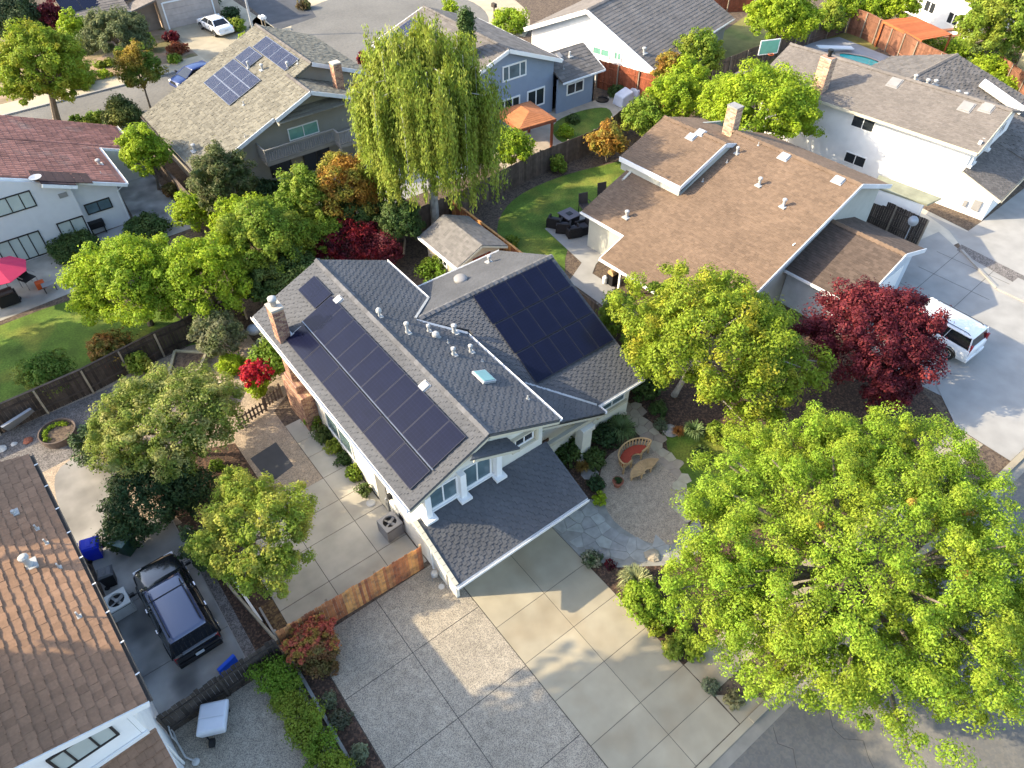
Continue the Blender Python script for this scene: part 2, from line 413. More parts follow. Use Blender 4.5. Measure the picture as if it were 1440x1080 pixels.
# ------------------------------------------------------------------ palette
BARK = mat('bark', (.16, .13, .10), .9, .3, 6, island=.1)
BARKP = mat('pale bark', (.34, .30, .25), .9, .35, 5)
M_conc = mat('concrete', (.345, .30, .215), .9, .10, 1.2, var2=.10, scale2=.35, island=.06, col2=(.29, .235, .155), c2scale=.55, c2lo=.5, c2hi=.8, bump=.1, bscale=60)
M_concb = mat('weathered concrete', (.44, .40, .325), .9, .16, 1.0, var2=.18, scale2=.3, island=.05)
M_concd = mat('stained concrete', (.31, .30, .28), .85, .3, .8, var2=.3, scale2=.35, col2=(.10, .10, .10), c2scale=.5, c2lo=.5, c2hi=.72)
M_concg = mat('grey concrete', (.295, .285, .265), .9, .10, 1.2, var2=.1, scale2=.3, island=.06)
M_joint = mat('joint', (.07, .065, .06), .95)
M_agg = mat('exposed aggregate', (.41, .355, .27), .9, .16, 3, var2=.1, scale2=.5, speck=(.19, .165, .135), speckscale=44, specklo=.30, speckhi=.8, bump=.5, bscale=45)
M_gravel = mat('pea gravel', (.42, .33, .24), .95, .2, 4, speck=(.25, .20, .15), speckscale=34, specklo=.3, speckhi=.8, bump=.6, bscale=25)
M_gravg = mat('grey gravel', (.21, .19, .175), .95, .25, 3, speck=(.10, .09, .085), speckscale=24, specklo=.3, speckhi=.7, bump=.5, bscale=25)
M_mulch = mat('bark mulch', (.055, .036, .026), .95, .4, 7, speck=(.13, .075, .05), speckscale=14, specklo=.55, speckhi=.85, bump=.9, bscale=20)
M_soil = mat('soil', (.13, .095, .065), .95, .3, 3, speck=(.07, .05, .04), speckscale=12, specklo=.5, speckhi=.8, bump=.5)
M_lawn = mat('lawn turf', (.085, .14, .018), .95, .35, 9, var2=.28, scale2=.7, col2=(.18, .19, .03), c2scale=.45, c2lo=.5, c2hi=.7, bump=.6, bscale=35)
M_grassd = mat('dry verge', (.22, .19, .05), .95, .3, 2, bump=.5)
M_asph = mat('asphalt', (.165, .155, .135), .92, .1, 3, var2=.16, scale2=.2, speck=(.14, .135, .125), speckscale=12, specklo=.3, speckhi=.7)
M_asphd = mat('dark asphalt', (.07, .072, .078), .9, .2, 1)
M_stucco = mat('cream stucco', (.70, .67, .58), .9, .05, 3, var2=.05, bump=.15, bscale=40)
M_white = mat('white stucco', (.80, .79, .76), .9, .05, 2, var2=.09, scale2=.4, bump=.15, bscale=40)
M_trim = mat('white trim', (.80, .79, .76), .6, .04)
M_gutter = mat('white gutter', (.78, .78, .77), .5, .06)
M_gutd = mat('brown gutter', (.10, .085, .07), .6, .1)
M_soff = mat('cream timber', (.55, .50, .38), .8, .06)
M_shake = mat('charcoal shake', (.088, .090, .096), .85, .1, 8, island=.06, var2=.13, scale2=.5)
M_shaked = mat('charcoal ridge', (.11, .11, .115), .85, .1, 8, island=.22)
M_brown = mat('brown shake', (.255, .15, .092), .9, .12, 10, island=.14, var2=.1, scale2=.4)
M_tan = mat('tan shingle', (.165, .112, .075), .92, .12, 6, island=.13, var2=.10, scale2=.5)
M_grsh = mat('taupe shingle', (.165, .145, .128), .92, .1, 6, island=.12, var2=.08, scale2=.5)
M_dksh = mat('grey brown shingle', (.13, .118, .108), .92, .1, 6, island=.22)
M_wood = mat('weathered shake', (.16, .148, .115), .92, .12, 8, island=.24, var2=.08)
M_clay = mat('clay tile', (.34, .155, .11), .85, .15, 5, island=.22, var2=.15, scale2=.5, col2=(.30, .20, .15), c2scale=.35, c2lo=.58, c2hi=.72)
M_flash = mat('galvanised flashing', (.42, .43, .44), .45, .1, metal=.3)
M_pipe = mat('painted vent', (.38, .38, .37), .6, .1, 6)
M_black = mat('black plastic', (.012, .012, .013), .5)
M_rubber = mat('rubber', (.02, .02, .02), .9)
M_brick = mat('red brick', (.30, .17, .115), .9, .2, 9, island=.4, huev=.02)
M_brickp = mat('pale brick', (.40, .265, .185), .9, .2, 9, island=.4, huev=.02)
M_mort = mat('mortar', (.42, .38, .33), .95)
M_pan = mat('solar cells', (.005, .0065, .020), .2, .12, spec=.22, coat=0, grid=(.175, .175, .0035, (.014, .018, .045)))
M_pan2 = mat('blue solar cells', (.006, .008, .026), .2, .05, spec=.22, coat=0, grid=(.16, 3.0, .010, (.20, .20, .25)))
M_pfr = mat('black panel frame', (.035, .037, .05), .4, metal=.5)
M_pfs = mat('silver panel frame', (.36, .37, .39), .35, metal=.8)
M_glass = mat('dark window glass', (.025, .03, .035), .06, .2, .8, spec=.6)
M_glassc = mat('window glass with pale blind', (.46, .50, .46), .15, .1, 1, spec=.5)
M_glassb = mat('window glass with blinds', (.10, .15, .17), .1, .3, 1.5, spec=.5)
M_glassg = mat('window glass with green curtain', (.16, .34, .27), .15, .15, 3, spec=.5)
M_fnew = mat('new cedar boards', (.46, .19, .075), .85, .3, 4, island=.35, huev=.015, col2=(.20, .10, .06), c2scale=2.5, c2lo=.5, c2hi=.75)
M_fold = mat('old dark boards', (.060, .048, .040), .9, .3, 3, island=.35)
M_fgrey = mat('weathered boards', (.115, .085, .065), .9, .25, 3, island=.3)
M_fred = mat('redwood boards', (.26, .075, .035), .85, .2, 3, island=.25)
M_fbrn = mat('brown boards', (.19, .085, .05), .85, .25, 3, island=.3)
M_post = mat('fence post timber', (.24, .20, .15), .9, .2, 3, island=.1)
M_timb = mat('grey sleeper timber', (.33, .29, .22), .9, .2, 3)
M_teak = mat('teak', (.42, .27, .13), .7, .15, 5, island=.14)
M_cush = mat('red cushion', (.34, .055, .03), .9, .1, 6)
M_terra = mat('terracotta', (.28, .10, .06), .85, .15)
M_rock = mat('garden rock', (.27, .25, .23), .9, .25, 4, bump=.5, bscale=12)
M_flag = mat('flagstone', (.32, .315, .29), .85, .2, 3, island=.13, huev=.035)
M_flagw = mat('tan flagstone', (.36, .30, .22), .85, .15, 3, island=.2, huev=.02)
M_acg = mat('grey metal cabinet', (.26, .25, .24), .6, .1)
M_act = mat('pale metal cabinet', (.50, .49, .46), .55, .1)
# foliage
L_big = leafm('bright green leaves', (.25, .37, .026), (.34, .41, .032), island=.26, c2scale=.5, c2lo=.45, c2hi=.7)
L_yel = leafm('yellow green leaves', (.25, .33, .022), (.40, .37, .03), c2scale=.8, c2lo=.52, c2hi=.7)
L_mid = leafm('mid green leaves', (.18, .27, .024), (.28, .33, .035))
L_olv = leafm('olive leaves with pale new growth', (.20, .26, .04), (.42, .42, .13), c2scale=1.3, c2lo=.50, c2hi=.62)
L_olv2 = leafm('fresh pale green leaves', (.25, .33, .035), (.44, .44, .07), c2scale=1.2, c2lo=.48, c2hi=.62)
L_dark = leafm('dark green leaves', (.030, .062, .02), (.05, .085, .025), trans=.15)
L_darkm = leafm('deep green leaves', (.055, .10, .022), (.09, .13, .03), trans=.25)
L_red = leafm('purple red leaves', (.115, .016, .026), (.215, .034, .042), island=.4, c2scale=1.0, c2lo=.45, c2hi=.6)
L_crim = leafm('crimson leaves', (.20, .012, .022), (.07, .012, .02), island=.4, c2scale=1.2)
L_org = leafm('orange leaves', (.40, .20, .03), (.28, .27, .04), island=.35, c2scale=.9, c2lo=.45, c2hi=.62)
L_lime = leafm('lime leaves', (.33, .43, .018), (.24, .35, .02))
L_wil = leafm('drooping green leaves', (.21, .27, .028), (.30, .34, .045), island=.32)
L_hedg = leafm('hedge leaves', (.13, .22, .014), (.20, .25, .02), c2scale=.5, trans=.25)
L_rose = leafm('red blossom', (.42, .01, .03), None, island=.3)
L_flame = leafm('flame tips', (.45, .10, .06), (.33, .22, .04), island=.3, c2scale=3)
L_grey = leafm('grey green leaves', (.16, .20, .11), (.22, .25, .14))
L_wht = leafm('cream blossom', (.62, .55, .42), None, trans=.2)
L_bronze = leafm('bronze grass', (.40, .17, .04), (.30, .20, .05))
L_blade = leafm('green grass blades', (.12, .18, .06), (.20, .26, .11), trans=.2)
L_bladev = leafm('striped pale grass blades', (.34, .36, .16), (.20, .26, .08), trans=.25)

# ------------------------------------------------------------------ the ground
b = MB().add([(-300, -200, 0), (350, -200, 0), (350, 400, 0), (-300, 400, 0)], [(0, 1, 2, 3)]); S('ground', b, M_soil)
def slabs(name, xs, ys, z, m, gap=.018, base=True, skip=()):
    b = MB()
    for i in range(len(xs) - 1):
        for j in range(len(ys) - 1):
            if (i, j) in skip: continue
            b.box(xs[i] + gap / 2, xs[i + 1] - gap / 2, ys[j] + gap / 2, ys[j + 1] - gap / 2, .002, z)
    o = S(name, b, m)
    if base: flat(name + '_joint', [(xs[0], ys[0]), (xs[-1], ys[0]), (xs[-1], ys[-1]), (xs[0], ys[-1])], z - .012, M_joint)
    return o
slabs('driveway', [7.7, 10.17, 12.48], [2.62, 3.95, 5.37, 7.34, 9.12, 10.97, 13.42], .03, M_conc, .02)
slabs('gravel_pad', [1.55, 4.52, 7.69], [2.62, 5.9, 9.05, 12.15, 14.98], .026, M_agg, .03)
slabs('left_driveway', [1.18, 3.4, 5.72, 7.18], [15.2, 16.9, 18.9, 20.35, 21.9, 23.45], .03, M_concb, .025, base=False, skip=((0, 4), (1, 4)))
flat('left_driveway_joint', [(1.18, 15.2), (7.18, 15.2), (7.18, 23.45), (5.74, 23.45), (5.74, 21.88), (1.18, 21.88)], .018, M_joint)
slabs('side_path', [5.72, 6.85], [23.45, 24.6, 26.0], .03, M_concb)
flat('gravel_court', [(-3.5, 24.0), (3.2, 23.0), (3.2, 21.9), (5.7, 21.92), (5.7, 23.46), (5.72, 27.3), (7.1, 28.2), (7.1, 35), (-6, 34.2), (-6, 31)], .006, M_gravel)
flat('soil_bed', [(-.28, 15.7), (1.16, 15.7), (1.16, 23.4), (3.3, 21.9), (3.3, 26.5), (-.2, 28), (-.9, 25.5), (-.28, 23)], .010, M_mulch)
flat('slate_patch', [at(388, 622), at(413, 655), at(380, 680), at(352, 645)], .014, M_asphd)
flat('tanbark_gap', [(.66, 15.75), (1.17, 15.85), (1.17, 17.6), (.62, 17.6)], .016, mat('tan bark', (.16, .105, .05), .95, .3, 6, speck=(.08, .05, .03), speckscale=14))
flat('rose_bed', [(6.86, 18.55), (7.3, 18.55), (7.3, 26), (6.86, 26)], .012, M_mulch)
flat('entry_bed', [(13.62, 12.9), (15.2, 12.2), (15.6, 13.6), (17.4, 14.75), (19.1, 14.5), (20.0, 16.6), (13.3, 17.4)], .008, M_mulch)
flat('front_garden', [(12.5, 5.4), (13.5, 4.9), (32.2, 5.4), (33.4, 8), (33.5, 12.5), (31, 17.3), (20.4, 17.6), (19, 14), (15, 9.5), (13.5, 10.9), (12.5, 11.4)], .006, M_mulch)
flat('front_lawn', smooth_loop([(20.6, 14.1), (18.6, 11.0), (18.2, 8.5), (20.5, 7.5), (23.0, 9.0), (22.6, 11.6), (22.0, 12.9)]), .012, M_lawn)
flat('kerb_bed', [(.74, 2.6), (1.5, 2.6), (1.52, 14.5), (.6, 15.1)], .008, M_mulch)
flat('neighbour_gravel_drive', [(-9, 2.6), (.45, 2.6), (.5, 14.95), (-9, 14.95)], .010, M_agg)
b = MB()
for (x0, x1, y0, y1) in ((-4.2, -.72, 15.3, 17.6), (-4.2, -.72, 17.62, 21.0), (-4.2, -.72, 21.02, 24.6)): b.box(x0, x1, y0, y1, .001, .02)
S('side_driveway', b, M_concd)
flat('round_patio', smooth_loop([(-4.3, 24.6), (-4.55, 27.6), (-4.2, 29.8), (-3.1, 30.35), (-2.2, 29.6), (-1.9, 28.0), (-2.3, 26.2), (-2.4, 24.6)]), .02, mat('shade toned dusty concrete', (.21, .20, .185), .9, .3, .8, var2=.25, scale2=.4))  # patio colour lowered to stand in for the shade lying on it
flat('verge_gravel', [(-.7, 15.7), (.5, 15.7), (.1, 18.8), (-.3, 23), (-.7, 23)], .006, M_gravg)
flat('side_yard', [(-7, 30.2), (-1.5, 30.6), (-.3, 34.2), (-7, 34.2)], .008, M_gravg)
b = MB(); b.box(.62, .74, 2.6, 15.0, 0, .12); b.box(.56, .64, 15.8, 17.5, 0, .16); b.box(-.74, -.70, 15.4, 24, 0, .05); S('edging_kerb', b, M_concg)
# street, gutter, kerb and pavement along the front
flat('street', [(-120, -60), (120, -60), (120, 1.9), (-120, 1.9)], .004, M_asph)
flat('gutter', [(-120, 1.9), (120, 1.9), (120, 2.32), (-120, 2.32)], .010, mat('gutter concrete', (.24, .225, .19), .9, .15, 2))
b = MB()
for x0, x1, h in ((-120, -8, .13), (-8, .6, .045), (.6, 1.6, .13), (1.6, 12.9, .045), (12.9, 33, .13), (33, 40.5, .045), (40.5, 120, .13)):
    b.box(x0, x1, 2.32, 2.60, 0, h)
S('kerb', b, M_conc)
b = MB()
for i in range(13): b.box(12.52 + i * 1.52, 14.02 + i * 1.52, 3.95, 5.36, .002, .03)
S('pavement', b, M_conc)
flat('drive_flare', [(12.5, 2.62), (14.0, 2.62), (12.55, 3.9)], .03, M_conc)
b = MB()
def crack(pts, w=.018):
    for p, q in zip(pts, pts[1:]): b.bar((p[0], p[1], .0055), (q[0], q[1], .0055), w, .004)
for x in (13.5, 16.2, 20.1):
    p = [(x + rnd.uniform(-.4, .4), 1.8)]
    for k in range(7): p.append((p[-1][0] + rnd.uniform(-.5, .7), p[-1][1] - .45))
    crack(p)
S('street_crack', b, M_joint)
# flagstone paths and gravel circle
flat('gravel_patio', smooth_loop([(15.5, 13.3), (16.3, 14.2), (17.4, 14.7), (19.2, 14.4), (19.6, 12.8), (19.0, 11.3), (17.9, 10.0), (16.3, 9.3), (15.3, 10.1), (14.9, 11.8)]), .016, M_gravel)
def stones(name, outline, m, size, z=.03, inset=.018):
    """irregular paving: Voronoi cells of scattered points, kept inside the outline"""
    P = [(p[0], p[1]) for p in outline]; x0 = min(p[0] for p in P); x1 = max(p[0] for p in P); y0 = min(p[1] for p in P); y1 = max(p[1] for p in P)
    def inside(q):
        c = False
        for i in range(len(P)):
            a, d = P[i], P[i - 1]
            if (a[1] > q[1]) != (d[1] > q[1]) and q[0] < (d[0] - a[0]) * (q[1] - a[1]) / (d[1] - a[1]) + a[0]: c = not c
        return c
    pts = []
    nx = int((x1 - x0) / size) + 2; ny = int((y1 - y0) / size) + 2
    for i in range(-1, nx):
        for j in range(-1, ny): pts.append((x0 + (i + .5 + rnd.uniform(-.38, .38)) * size, y0 + (j + .5 + rnd.uniform(-.38, .38)) * size))
    b = MB()
    for p in pts:
        if not inside(p): continue
        cell = [(p[0] - size, p[1] - size), (p[0] + size, p[1] - size), (p[0] + size, p[1] + size), (p[0] - size, p[1] + size)]
        for q in pts:
            if q is p or abs(q[0] - p[0]) > 2 * size or abs(q[1] - p[1]) > 2 * size: continue
            mx, my = (p[0] + q[0]) / 2, (p[1] + q[1]) / 2; nx_, ny_ = q[0] - p[0], q[1] - p[1]; l = math.hypot(nx_, ny_); nx_ /= l; ny_ /= l; out = []
            for k in range(len(cell)):
                a, c = cell[k], cell[(k + 1) % len(cell)]; da = (a[0] - mx) * nx_ + (a[1] - my) * ny_ + inset; dc = (c[0] - mx) * nx_ + (c[1] - my) * ny_ + inset
                if da <= 0: out.append(a)
                if da * dc < 0: t = da / (da - dc); out.append((a[0] + (c[0] - a[0]) * t, a[1] + (c[1] - a[1]) * t))
            cell = out
            if len(cell) < 3: break
        if len(cell) >= 3: b.prism(cell, .002, z + rnd.uniform(-.004, .006))
    return S(name, b, m)
stones('flagstone_walk', [(12.6, 13.25), (14.6, 13.4), (14.95, 12.4), (14.75, 11.2), (15.3, 10.2), (16.2, 9.4), (15.6, 8.9), (14.4, 9.6), (13.4, 10.4), (12.55, 11.6), (12.6, 12.2), (13.5, 12.2)], M_flag, .55, .028, .010)
flat('flagstone_bedding', [(12.5, 13.25), (14.7, 13.5), (15.5, 12.6), (15.3, 10.6), (16.2, 9.5), (18, 9.6), (17.2, 8.2), (15.4, 8.6), (13.4, 10.0), (12.5, 11.4)], .012, mat('path bedding', (.26, .25, .225), .95, .2, 3))
stones('stepping_path', [(19.95, 16.75), (20.85, 16.7), (20.6, 15.4), (20.2, 13.9), (19.6, 12.2), (18.9, 10.9), (18.0, 10.0), (17.4, 9.6), (17.6, 10.4), (18.6, 11.6), (19.1, 13), (19.1, 14.6)], M_flagw, .5, .026, .010)
# lawns and yards of the other houses
flat('left_lawn', [at(0, 458), at(60, 435), at(112, 418), at(240, 440), at(300, 480), at(190, 500), at(120, 520), at(30, 560), at(-60, 590), at(-90, 480)], .008, M_lawn)
b = MB(); M_pat = mat('patio concrete', (.36, .33, .28), .9, .15, 1.5, var2=.2, scale2=.4, island=.05)
flat('left_patio', [(-9, 43.3), (.9, 43.9), (2.6, 45.5), (3.0, 49.2), (-9, 49.2)], .012, M_pat)
flat('left_side_yard', [(3.2, 46.2), (8.8, 46.2), (8.8, 57), (6.3, 57), (5.8, 49.5), (3.2, 49.3)], .010, M_concd)
flat('back_lawn_curved', smooth_loop([at(702, 335), at(706, 300), at(735, 272), at(790, 248), at(855, 231), at(900, 225), at(850, 300), at(800, 345), at(790, 392), at(745, 372)]), .010, M_lawn)
flat('back_patio', [at(766, 322), at(808, 304), at(826, 296), at(850, 300), at(850, 360), at(838, 372), at(833, 385), at(865, 405), at(850, 432), at(800, 396), at(818, 370)], .03, M_concg)
flat('blue_house_lawn', smooth_loop([at(776, 182), at(790, 166), at(825, 154), at(853, 152), at(862, 165), at(856, 180), at(820, 195), at(790, 200)]), .012, M_lawn)
flat('blue_house_patio', [at(715, 165), at(830, 143), at(868, 132), at(880, 150), at(860, 178), at(770, 220), at(720, 250), at(690, 220)], .006, mat('tan paving', (.38, .32, .25), .9, .15, 1.5, island=.1))
flat('house_rear_yard', [(17, 47.9), (28, 47.9), (28, 40.5), (15, 40.5)], .006, M_concg)
flat('far_lawn', [(53, 34.5), (75, 36), (78, 52), (61, 47)], .006, mat('dry lawn', (.19, .17, .05), .95, .25, 1.2, col2=(.08, .13, .02), c2scale=.12, c2lo=.5, c2hi=.6))
flat('pool_deck', [at(1120, 62), at(1180, 52), at(1290, 95), at(1250, 130), at(1130, 110)], .012, mat('pool deck', (.30, .31, .32), .9, .15, 1))
# street of the next block with its round end
cul = [(39 + 10.2 * math.cos(a), 71 + 10.2 * math.sin(a)) for a in np.linspace(-2.35, 2.6, 30)]
flat('back_street', [(-120, 62.4), (31.6, 62.4)] + cul + [(28.5, 72.9), (18, 72.0), (-120, 72.0)], .004, M_asph)
b = MB(); an = np.linspace(-.95, 2.75, 26)
b.add([(39 + 10.2 * math.cos(q), 71 + 10.2 * math.sin(q), .006) for q in an] + [(39 + 14.5 * math.cos(q), 71 + 14.5 * math.sin(q), .006) for q in an], [(i, i + 1, 27 + i, 26 + i) for i in range(25)])
b.add([(-120, 72.0, .006), (18, 72.0, .006), (28.6, 72.9, .006), (28.6, 96, .006), (-120, 96, .006)], [(0, 1, 2, 3, 4)]); S('back_pavement', b, mat('tan pavement', (.40, .34, .24), .9, .12, 1, var2=.1))
flat('back_front_yard', [(-120, 75.0), (19.8, 74.6), (19.8, 98), (-120, 98)], .010, mat('bark strewn bank', (.30, .21, .14), .95, .2, 2, col2=(.14, .12, .05), c2scale=.4))
S('back_kerb', MB().bar((-120, 72.05, .06), (18, 72.05, .06), .18, .14).bar((18, 72.05, .06), (28.5, 72.95, .06), .18, .14).bar((-120, 62.3, .06), (31.6, 62.3, .06), .18, .14), M_concg)
flat('far_driveway', [(19.9, 72.4), (27.0, 73.2), (26.2, 83), (20.0, 83)], .008, M_conc)
flat('far_dark_drive', [(28.6, 76), (33.5, 77), (38, 95), (30, 95)], .008, M_asphd)
rf_ = [at(1215, 372), at(1320, 326), at(1348, 351), at(1440, 404), at(1520, 450), at(1580, 560), at(1500, 700), at(1440, 640), at(1330, 560), at(1270, 530), at(1200, 470)]
flat('right_driveway', rf_, .010, M_concg)
flat('drive_apron', [(32.3, 2.62), (47, 2.62), (47, 9.5), (38, 9.5), (34.2, 7.5), (32.3, 5.36)], .034, M_concg)
rx, ry = V((math.cos(R(4)), math.sin(R(4)), 0)), V((-math.sin(R(4)), math.cos(R(4)), 0)); ro = V((37.2, 12.9, .014)); b = MB()
for k in range(5): b.obox(ro + rx * (-1.3 + k * 2.45) - ry * 5.0, rx * .012, ry * 5.6, V((0, 0, .002)))
for k in range(5): b.obox(ro + rx * 3.4 - ry * (.4 + k * 2.35), rx * 6.2, ry * .012, V((0, 0, .0024)))
S('right_driveway_joint', b, M_joint)
flat('far_right_drive', [at(1300, 300), at(1335, 325), at(1350, 345), at(1440, 392), at(1600, 400), at(1440, 265), at(1380, 312), at(1360, 326)], .006, M_concg)
flat('side_passage', [at(1205, 300), at(1235, 262), at(1372, 330), at(1330, 350), at(1300, 352)], .004, M_concb)
flat('gravel_strip', [at(1345, 352), at(1352, 344), at(1440, 388), at(1440, 406)], .016, M_gravg)
b = MB(); b.bar(at(1352, 352, .06), at(1402, 405, .06), .16, .14); b.bar(at(1402, 405, .06), at(1460, 432, .06), .3, .16); S('drive_kerb', b, M_concg)
def brickwork(name, root, boxes, mb_, mm=None, bw=.22, bh=.085, cap=None):
    """brick masonry: a mortar core faced with single bricks in running bond; boxes are (x0,x1,y0,y1,z0,z1)"""
    b = MB(); g = .012
    for x0, x1, y0, y1, z0, z1 in boxes:
        b.mi = 1; b.box(x0, x1, y0, y1, z0, z1); b.mi = 0
        nz = int((z1 - z0) / bh)
        for r in range(nz):
            za, zb = z0 + r * bh + g / 2, z0 + (r + 1) * bh - g / 2
            for ax in (0, 1):
                lo, hi = (x0, x1) if ax == 0 else (y0, y1); x = lo - (bw / 2 if r % 2 else 0)
                while x < hi:
                    a, c = max(x, lo) + g / 2, min(x + bw, hi) - g / 2; pr_ = .008 + rnd.random() * .008
                    if c - a > .03:
                        for s in (0, 1):
                            if ax == 0: y = y0 if s == 0 else y1; b.box(a, c, y - (pr_ if s == 0 else 0), y + (pr_ if s else 0), za, zb)
                            else: q = x0 if s == 0 else x1; b.box(q - (pr_ if s == 0 else 0), q + (pr_ if s else 0), a, c, za, zb)
                    x += bw
        for k in range(int((x1 - x0) / .12)):
            xa = x0 + k * .12
            b.box(xa + .006, min(xa + .114, x1), y0 - .01, y1 + .01, z1, z1 + .02)
    return b.build(name, [mb_, mm or M_mort], root)
def gutter(root, p, q, m=None, w=.12, h=.11, out=None, name='gutter'):
    p, q = V(p), V(q); u = (q - p).normalized(); n = u.cross(V((0, 0, 1))) if out is None else V(out)
    b = MB(); d = q - p; c = (p + q) / 2
    b.obox(c + n * .01 + V((0, 0, -.05)), d / 2, n * .012, V((0, 0, h / 2)))
    b.obox(c + n * w + V((0, 0, -.045)), d / 2, n * .01, V((0, 0, h / 2 + .012)))
    b.obox(c + n * (w / 2) + V((0, 0, -.05 - h / 2)), d / 2, n * w / 2, V((0, 0, .01)))
    return b.build(name, m or M_gutter, root)
def rake(root, p, q, m, w=.04, h=.2, dz=-.07, name='rake_board'):
    p, q = V(p), V(q); b = MB(); b.bar(p + V((0, 0, dz)), q + V((0, 0, dz)), w, h); return b.build(name, m, root)
def pipe_vent(root, base, h=.45, r=.07, kind='cap', n=None, name='roof_vent', m=None):
    c = V(base); b = MB(); h *= .82; r *= .8
    b.box(c.x - r * 2.4, c.x + r * 2.4, c.y - r * 2.4, c.y + r * 2.4, c.z - .02, c.z + .05)
    b.lathe([(r * 1.5, .03), (r, .14), (r, h)] + ([(r * 1.6, h), (r * 1.7, h + .1), (r * .9, h + .15)] if kind == 'cap' else [(r, h + .001)]), c, 10)
    if kind == 'dome': b.lathe([(r * .4, h), (r * 2.4, h + .02), (r * 2.2, h + .12), (r * 1.2, h + .2), (.01, h + .22)], c, 12)
    return b.build(name, m or M_pipe, root, smooth=False)
def box_vent(root, base, d, u, n, w=.35, l=.45, h=.14, m=None, name='roof_vent'):
    base = V(base); b = MB(); b.obox(base + n * h * .6, u * w / 2, d * l / 2, n * h * .4); b.obox(base + n * .03, u * w * .62, d * l * .65, n * .02)
    return b.build(name, m or M_pipe, root, bevel=.01)
def solar(root, c, u, d, n, wu, wd, m, mf, edge=.022, h=.035, lift=.10):
    """one photovoltaic panel: frame and cells"""
    c = V(c) + n * lift; b = MB(); b.mi = 0; b.uv = []
    b.obox(c, u * wu / 2, d * wd / 2, n * h / 2); b.uv += [None] * 6
    b.mi = 1; a, e = u * (wu / 2 - edge), d * (wd / 2 - edge); t = n * (h / 2 + .002)
    b.add([c - a - e + t, c - a + e + t, c + a + e + t, c + a - e + t], [(0, 1, 2, 3)])
    b.uv.append([(0, 0), (0, wd), (wu, wd), (wu, 0)])
    f = b.f[-1]; p = [V(b.v[i]) for i in f]
    if (p[1] - p[0]).cross(p[2] - p[1]).dot(n) < 0: b.f[-1] = f[::-1]; b.uv[-1] = b.uv[-1][::-1]
    return b.build('solar_panel', [mf, m], root)
# ================================================================== the main house
H = thing('solar_house', 'cream two storey house with charcoal shake roof and two big arrays of dark solar panels', 'house', (10.2, 21, 0))
XL, XR, YF, YB = 7.22, 13.2, 14.98, 28.2
ZE, ZR, XE, XE2, XM, RY0, RY1 = 5.1, 6.72, 6.5, 13.80, 10.2, 14.58, 28.55
SL = (ZR - ZE) / (XM - XE)
def zl(x): return ZE + (x - XE) * SL
SRr = (ZR - ZE) / (XE2 - XM)
def zr_(x): return ZR - (x - XM) * SRr
WYF, WZF, WYR, WZR, WYB = 15.75, 2.7, 22.8, 5.85, 26.8; WS = (WZR - WZF) / (WYR - WYF); WXR = 20.2; WZB = 4.05
# walls
b = MB()
b.slab([(XL, YF, 0), (XL, YB, 0), (XL, YB, zl(XL) - .14), (XL, YF, zl(XL) - .14)], (.15, 0, 0))
b.slab([(XR, YF, 0), (XR, YB, 0), (XR, YB, zr_(XR) - .14), (XR, YF, zr_(XR) - .14)], (-.15, 0, 0))
for y, off in ((YF, (0, .15, 0)), (YB, (0, -.15, 0))):
    b.slab([(XL + .151, y, 0), (XR - .151, y, 0), (XR - .151, y, zr_(XR - .15) - .14), (XM, y, ZR - .14), (XL + .151, y, zl(XL + .15) - .14)], off)
b.box(XR + .01, 19.7, 16.05, 16.2, 0, 2.72); b.box(19.55, 19.7, 16.2, 26.2, 0, 2.6); b.box(XR + .01, 19.55, 26.05, 26.2, 0, 3.4)
b.slab([(19.69, 16.2, 2.6), (19.69, 26.2, 2.6), (19.69, 26.2, 3.9), (19.69, WYR, WZR - .15), (19.69, 16.2, 2.75)], (-.14, 0, 0))
b.build('wall', M_stucco, H)
# garage box in front
b = MB(); GY = 13.42
b.slab([(XL - .02, 13.0, 0), (XL - .02, YF - .01, 0), (XL - .02, YF - .01, 3.45), (XL - .02, 13.0, 2.7)], (.15, 0, 0))
b.slab([(12.95, GY, 0), (12.95, YF - .01, 0), (12.95, YF - .01, 3.45), (12.95, GY, 2.84)], (-.15, 0, 0))
b.box(XL + .14, 7.75, GY, GY + .15, 0, 2.5); b.box(12.45, 12.79, GY, GY + .15, 0, 2.5); b.box(7.75, 12.45, GY, GY + .15, 2.15, 2.5)
b.build('garage_wall', M_stucco, H)
b = MB()
for k in range(4): b.box(7.78, 12.42, GY + .06, GY + .11, .03 + k * .53, .03 + k * .53 + .515)
b.build('garage_door', M_trim, H)
# roofs
rf = roof(H, [[(XE, RY0, ZE), (XM, RY0, ZR), (XM, RY1, ZR), (XE, RY1, ZE)],
         [(XM, RY0, ZR), (XE2, RY0, ZE), (XE2, 21.35, ZE), (12.1, 22.85, zr_(12.1)), (XM, 22.85, ZR)],
         [(XM, 22.85, ZR), (12.1, 22.85, zr_(12.1)), (XE2, 24.5, ZE), (XE2, RY1, ZE), (XM, RY1, ZR)]], M_shake, name='roof')
ridge(rf, (XM, RY0, ZR + .02), (XM, RY1, ZR + .02), M_shaked)
wr = roof(H, [[(12.1, 22.8, WZR), (WXR, 22.8, WZR), (WXR, WYF, WZF), (17.2, WYF, WZF), (14.02, 18.93, WZF + WS * 3.18), (14.02, 21.35, WZF + WS * 5.6)],
              [(12.1, 22.8, WZR), (13.9, 24.6, WZR - (WZR - WZB) / 4 * 1.8), (13.9, WYB, WZB), (19.9, WYB, WZB), (WXR, 22.8, WZR)]], M_shake, name='wing_roof')
ridge(wr, (12.2, 22.8, WZR + .02), (WXR, 22.8, WZR + .02), M_shaked)
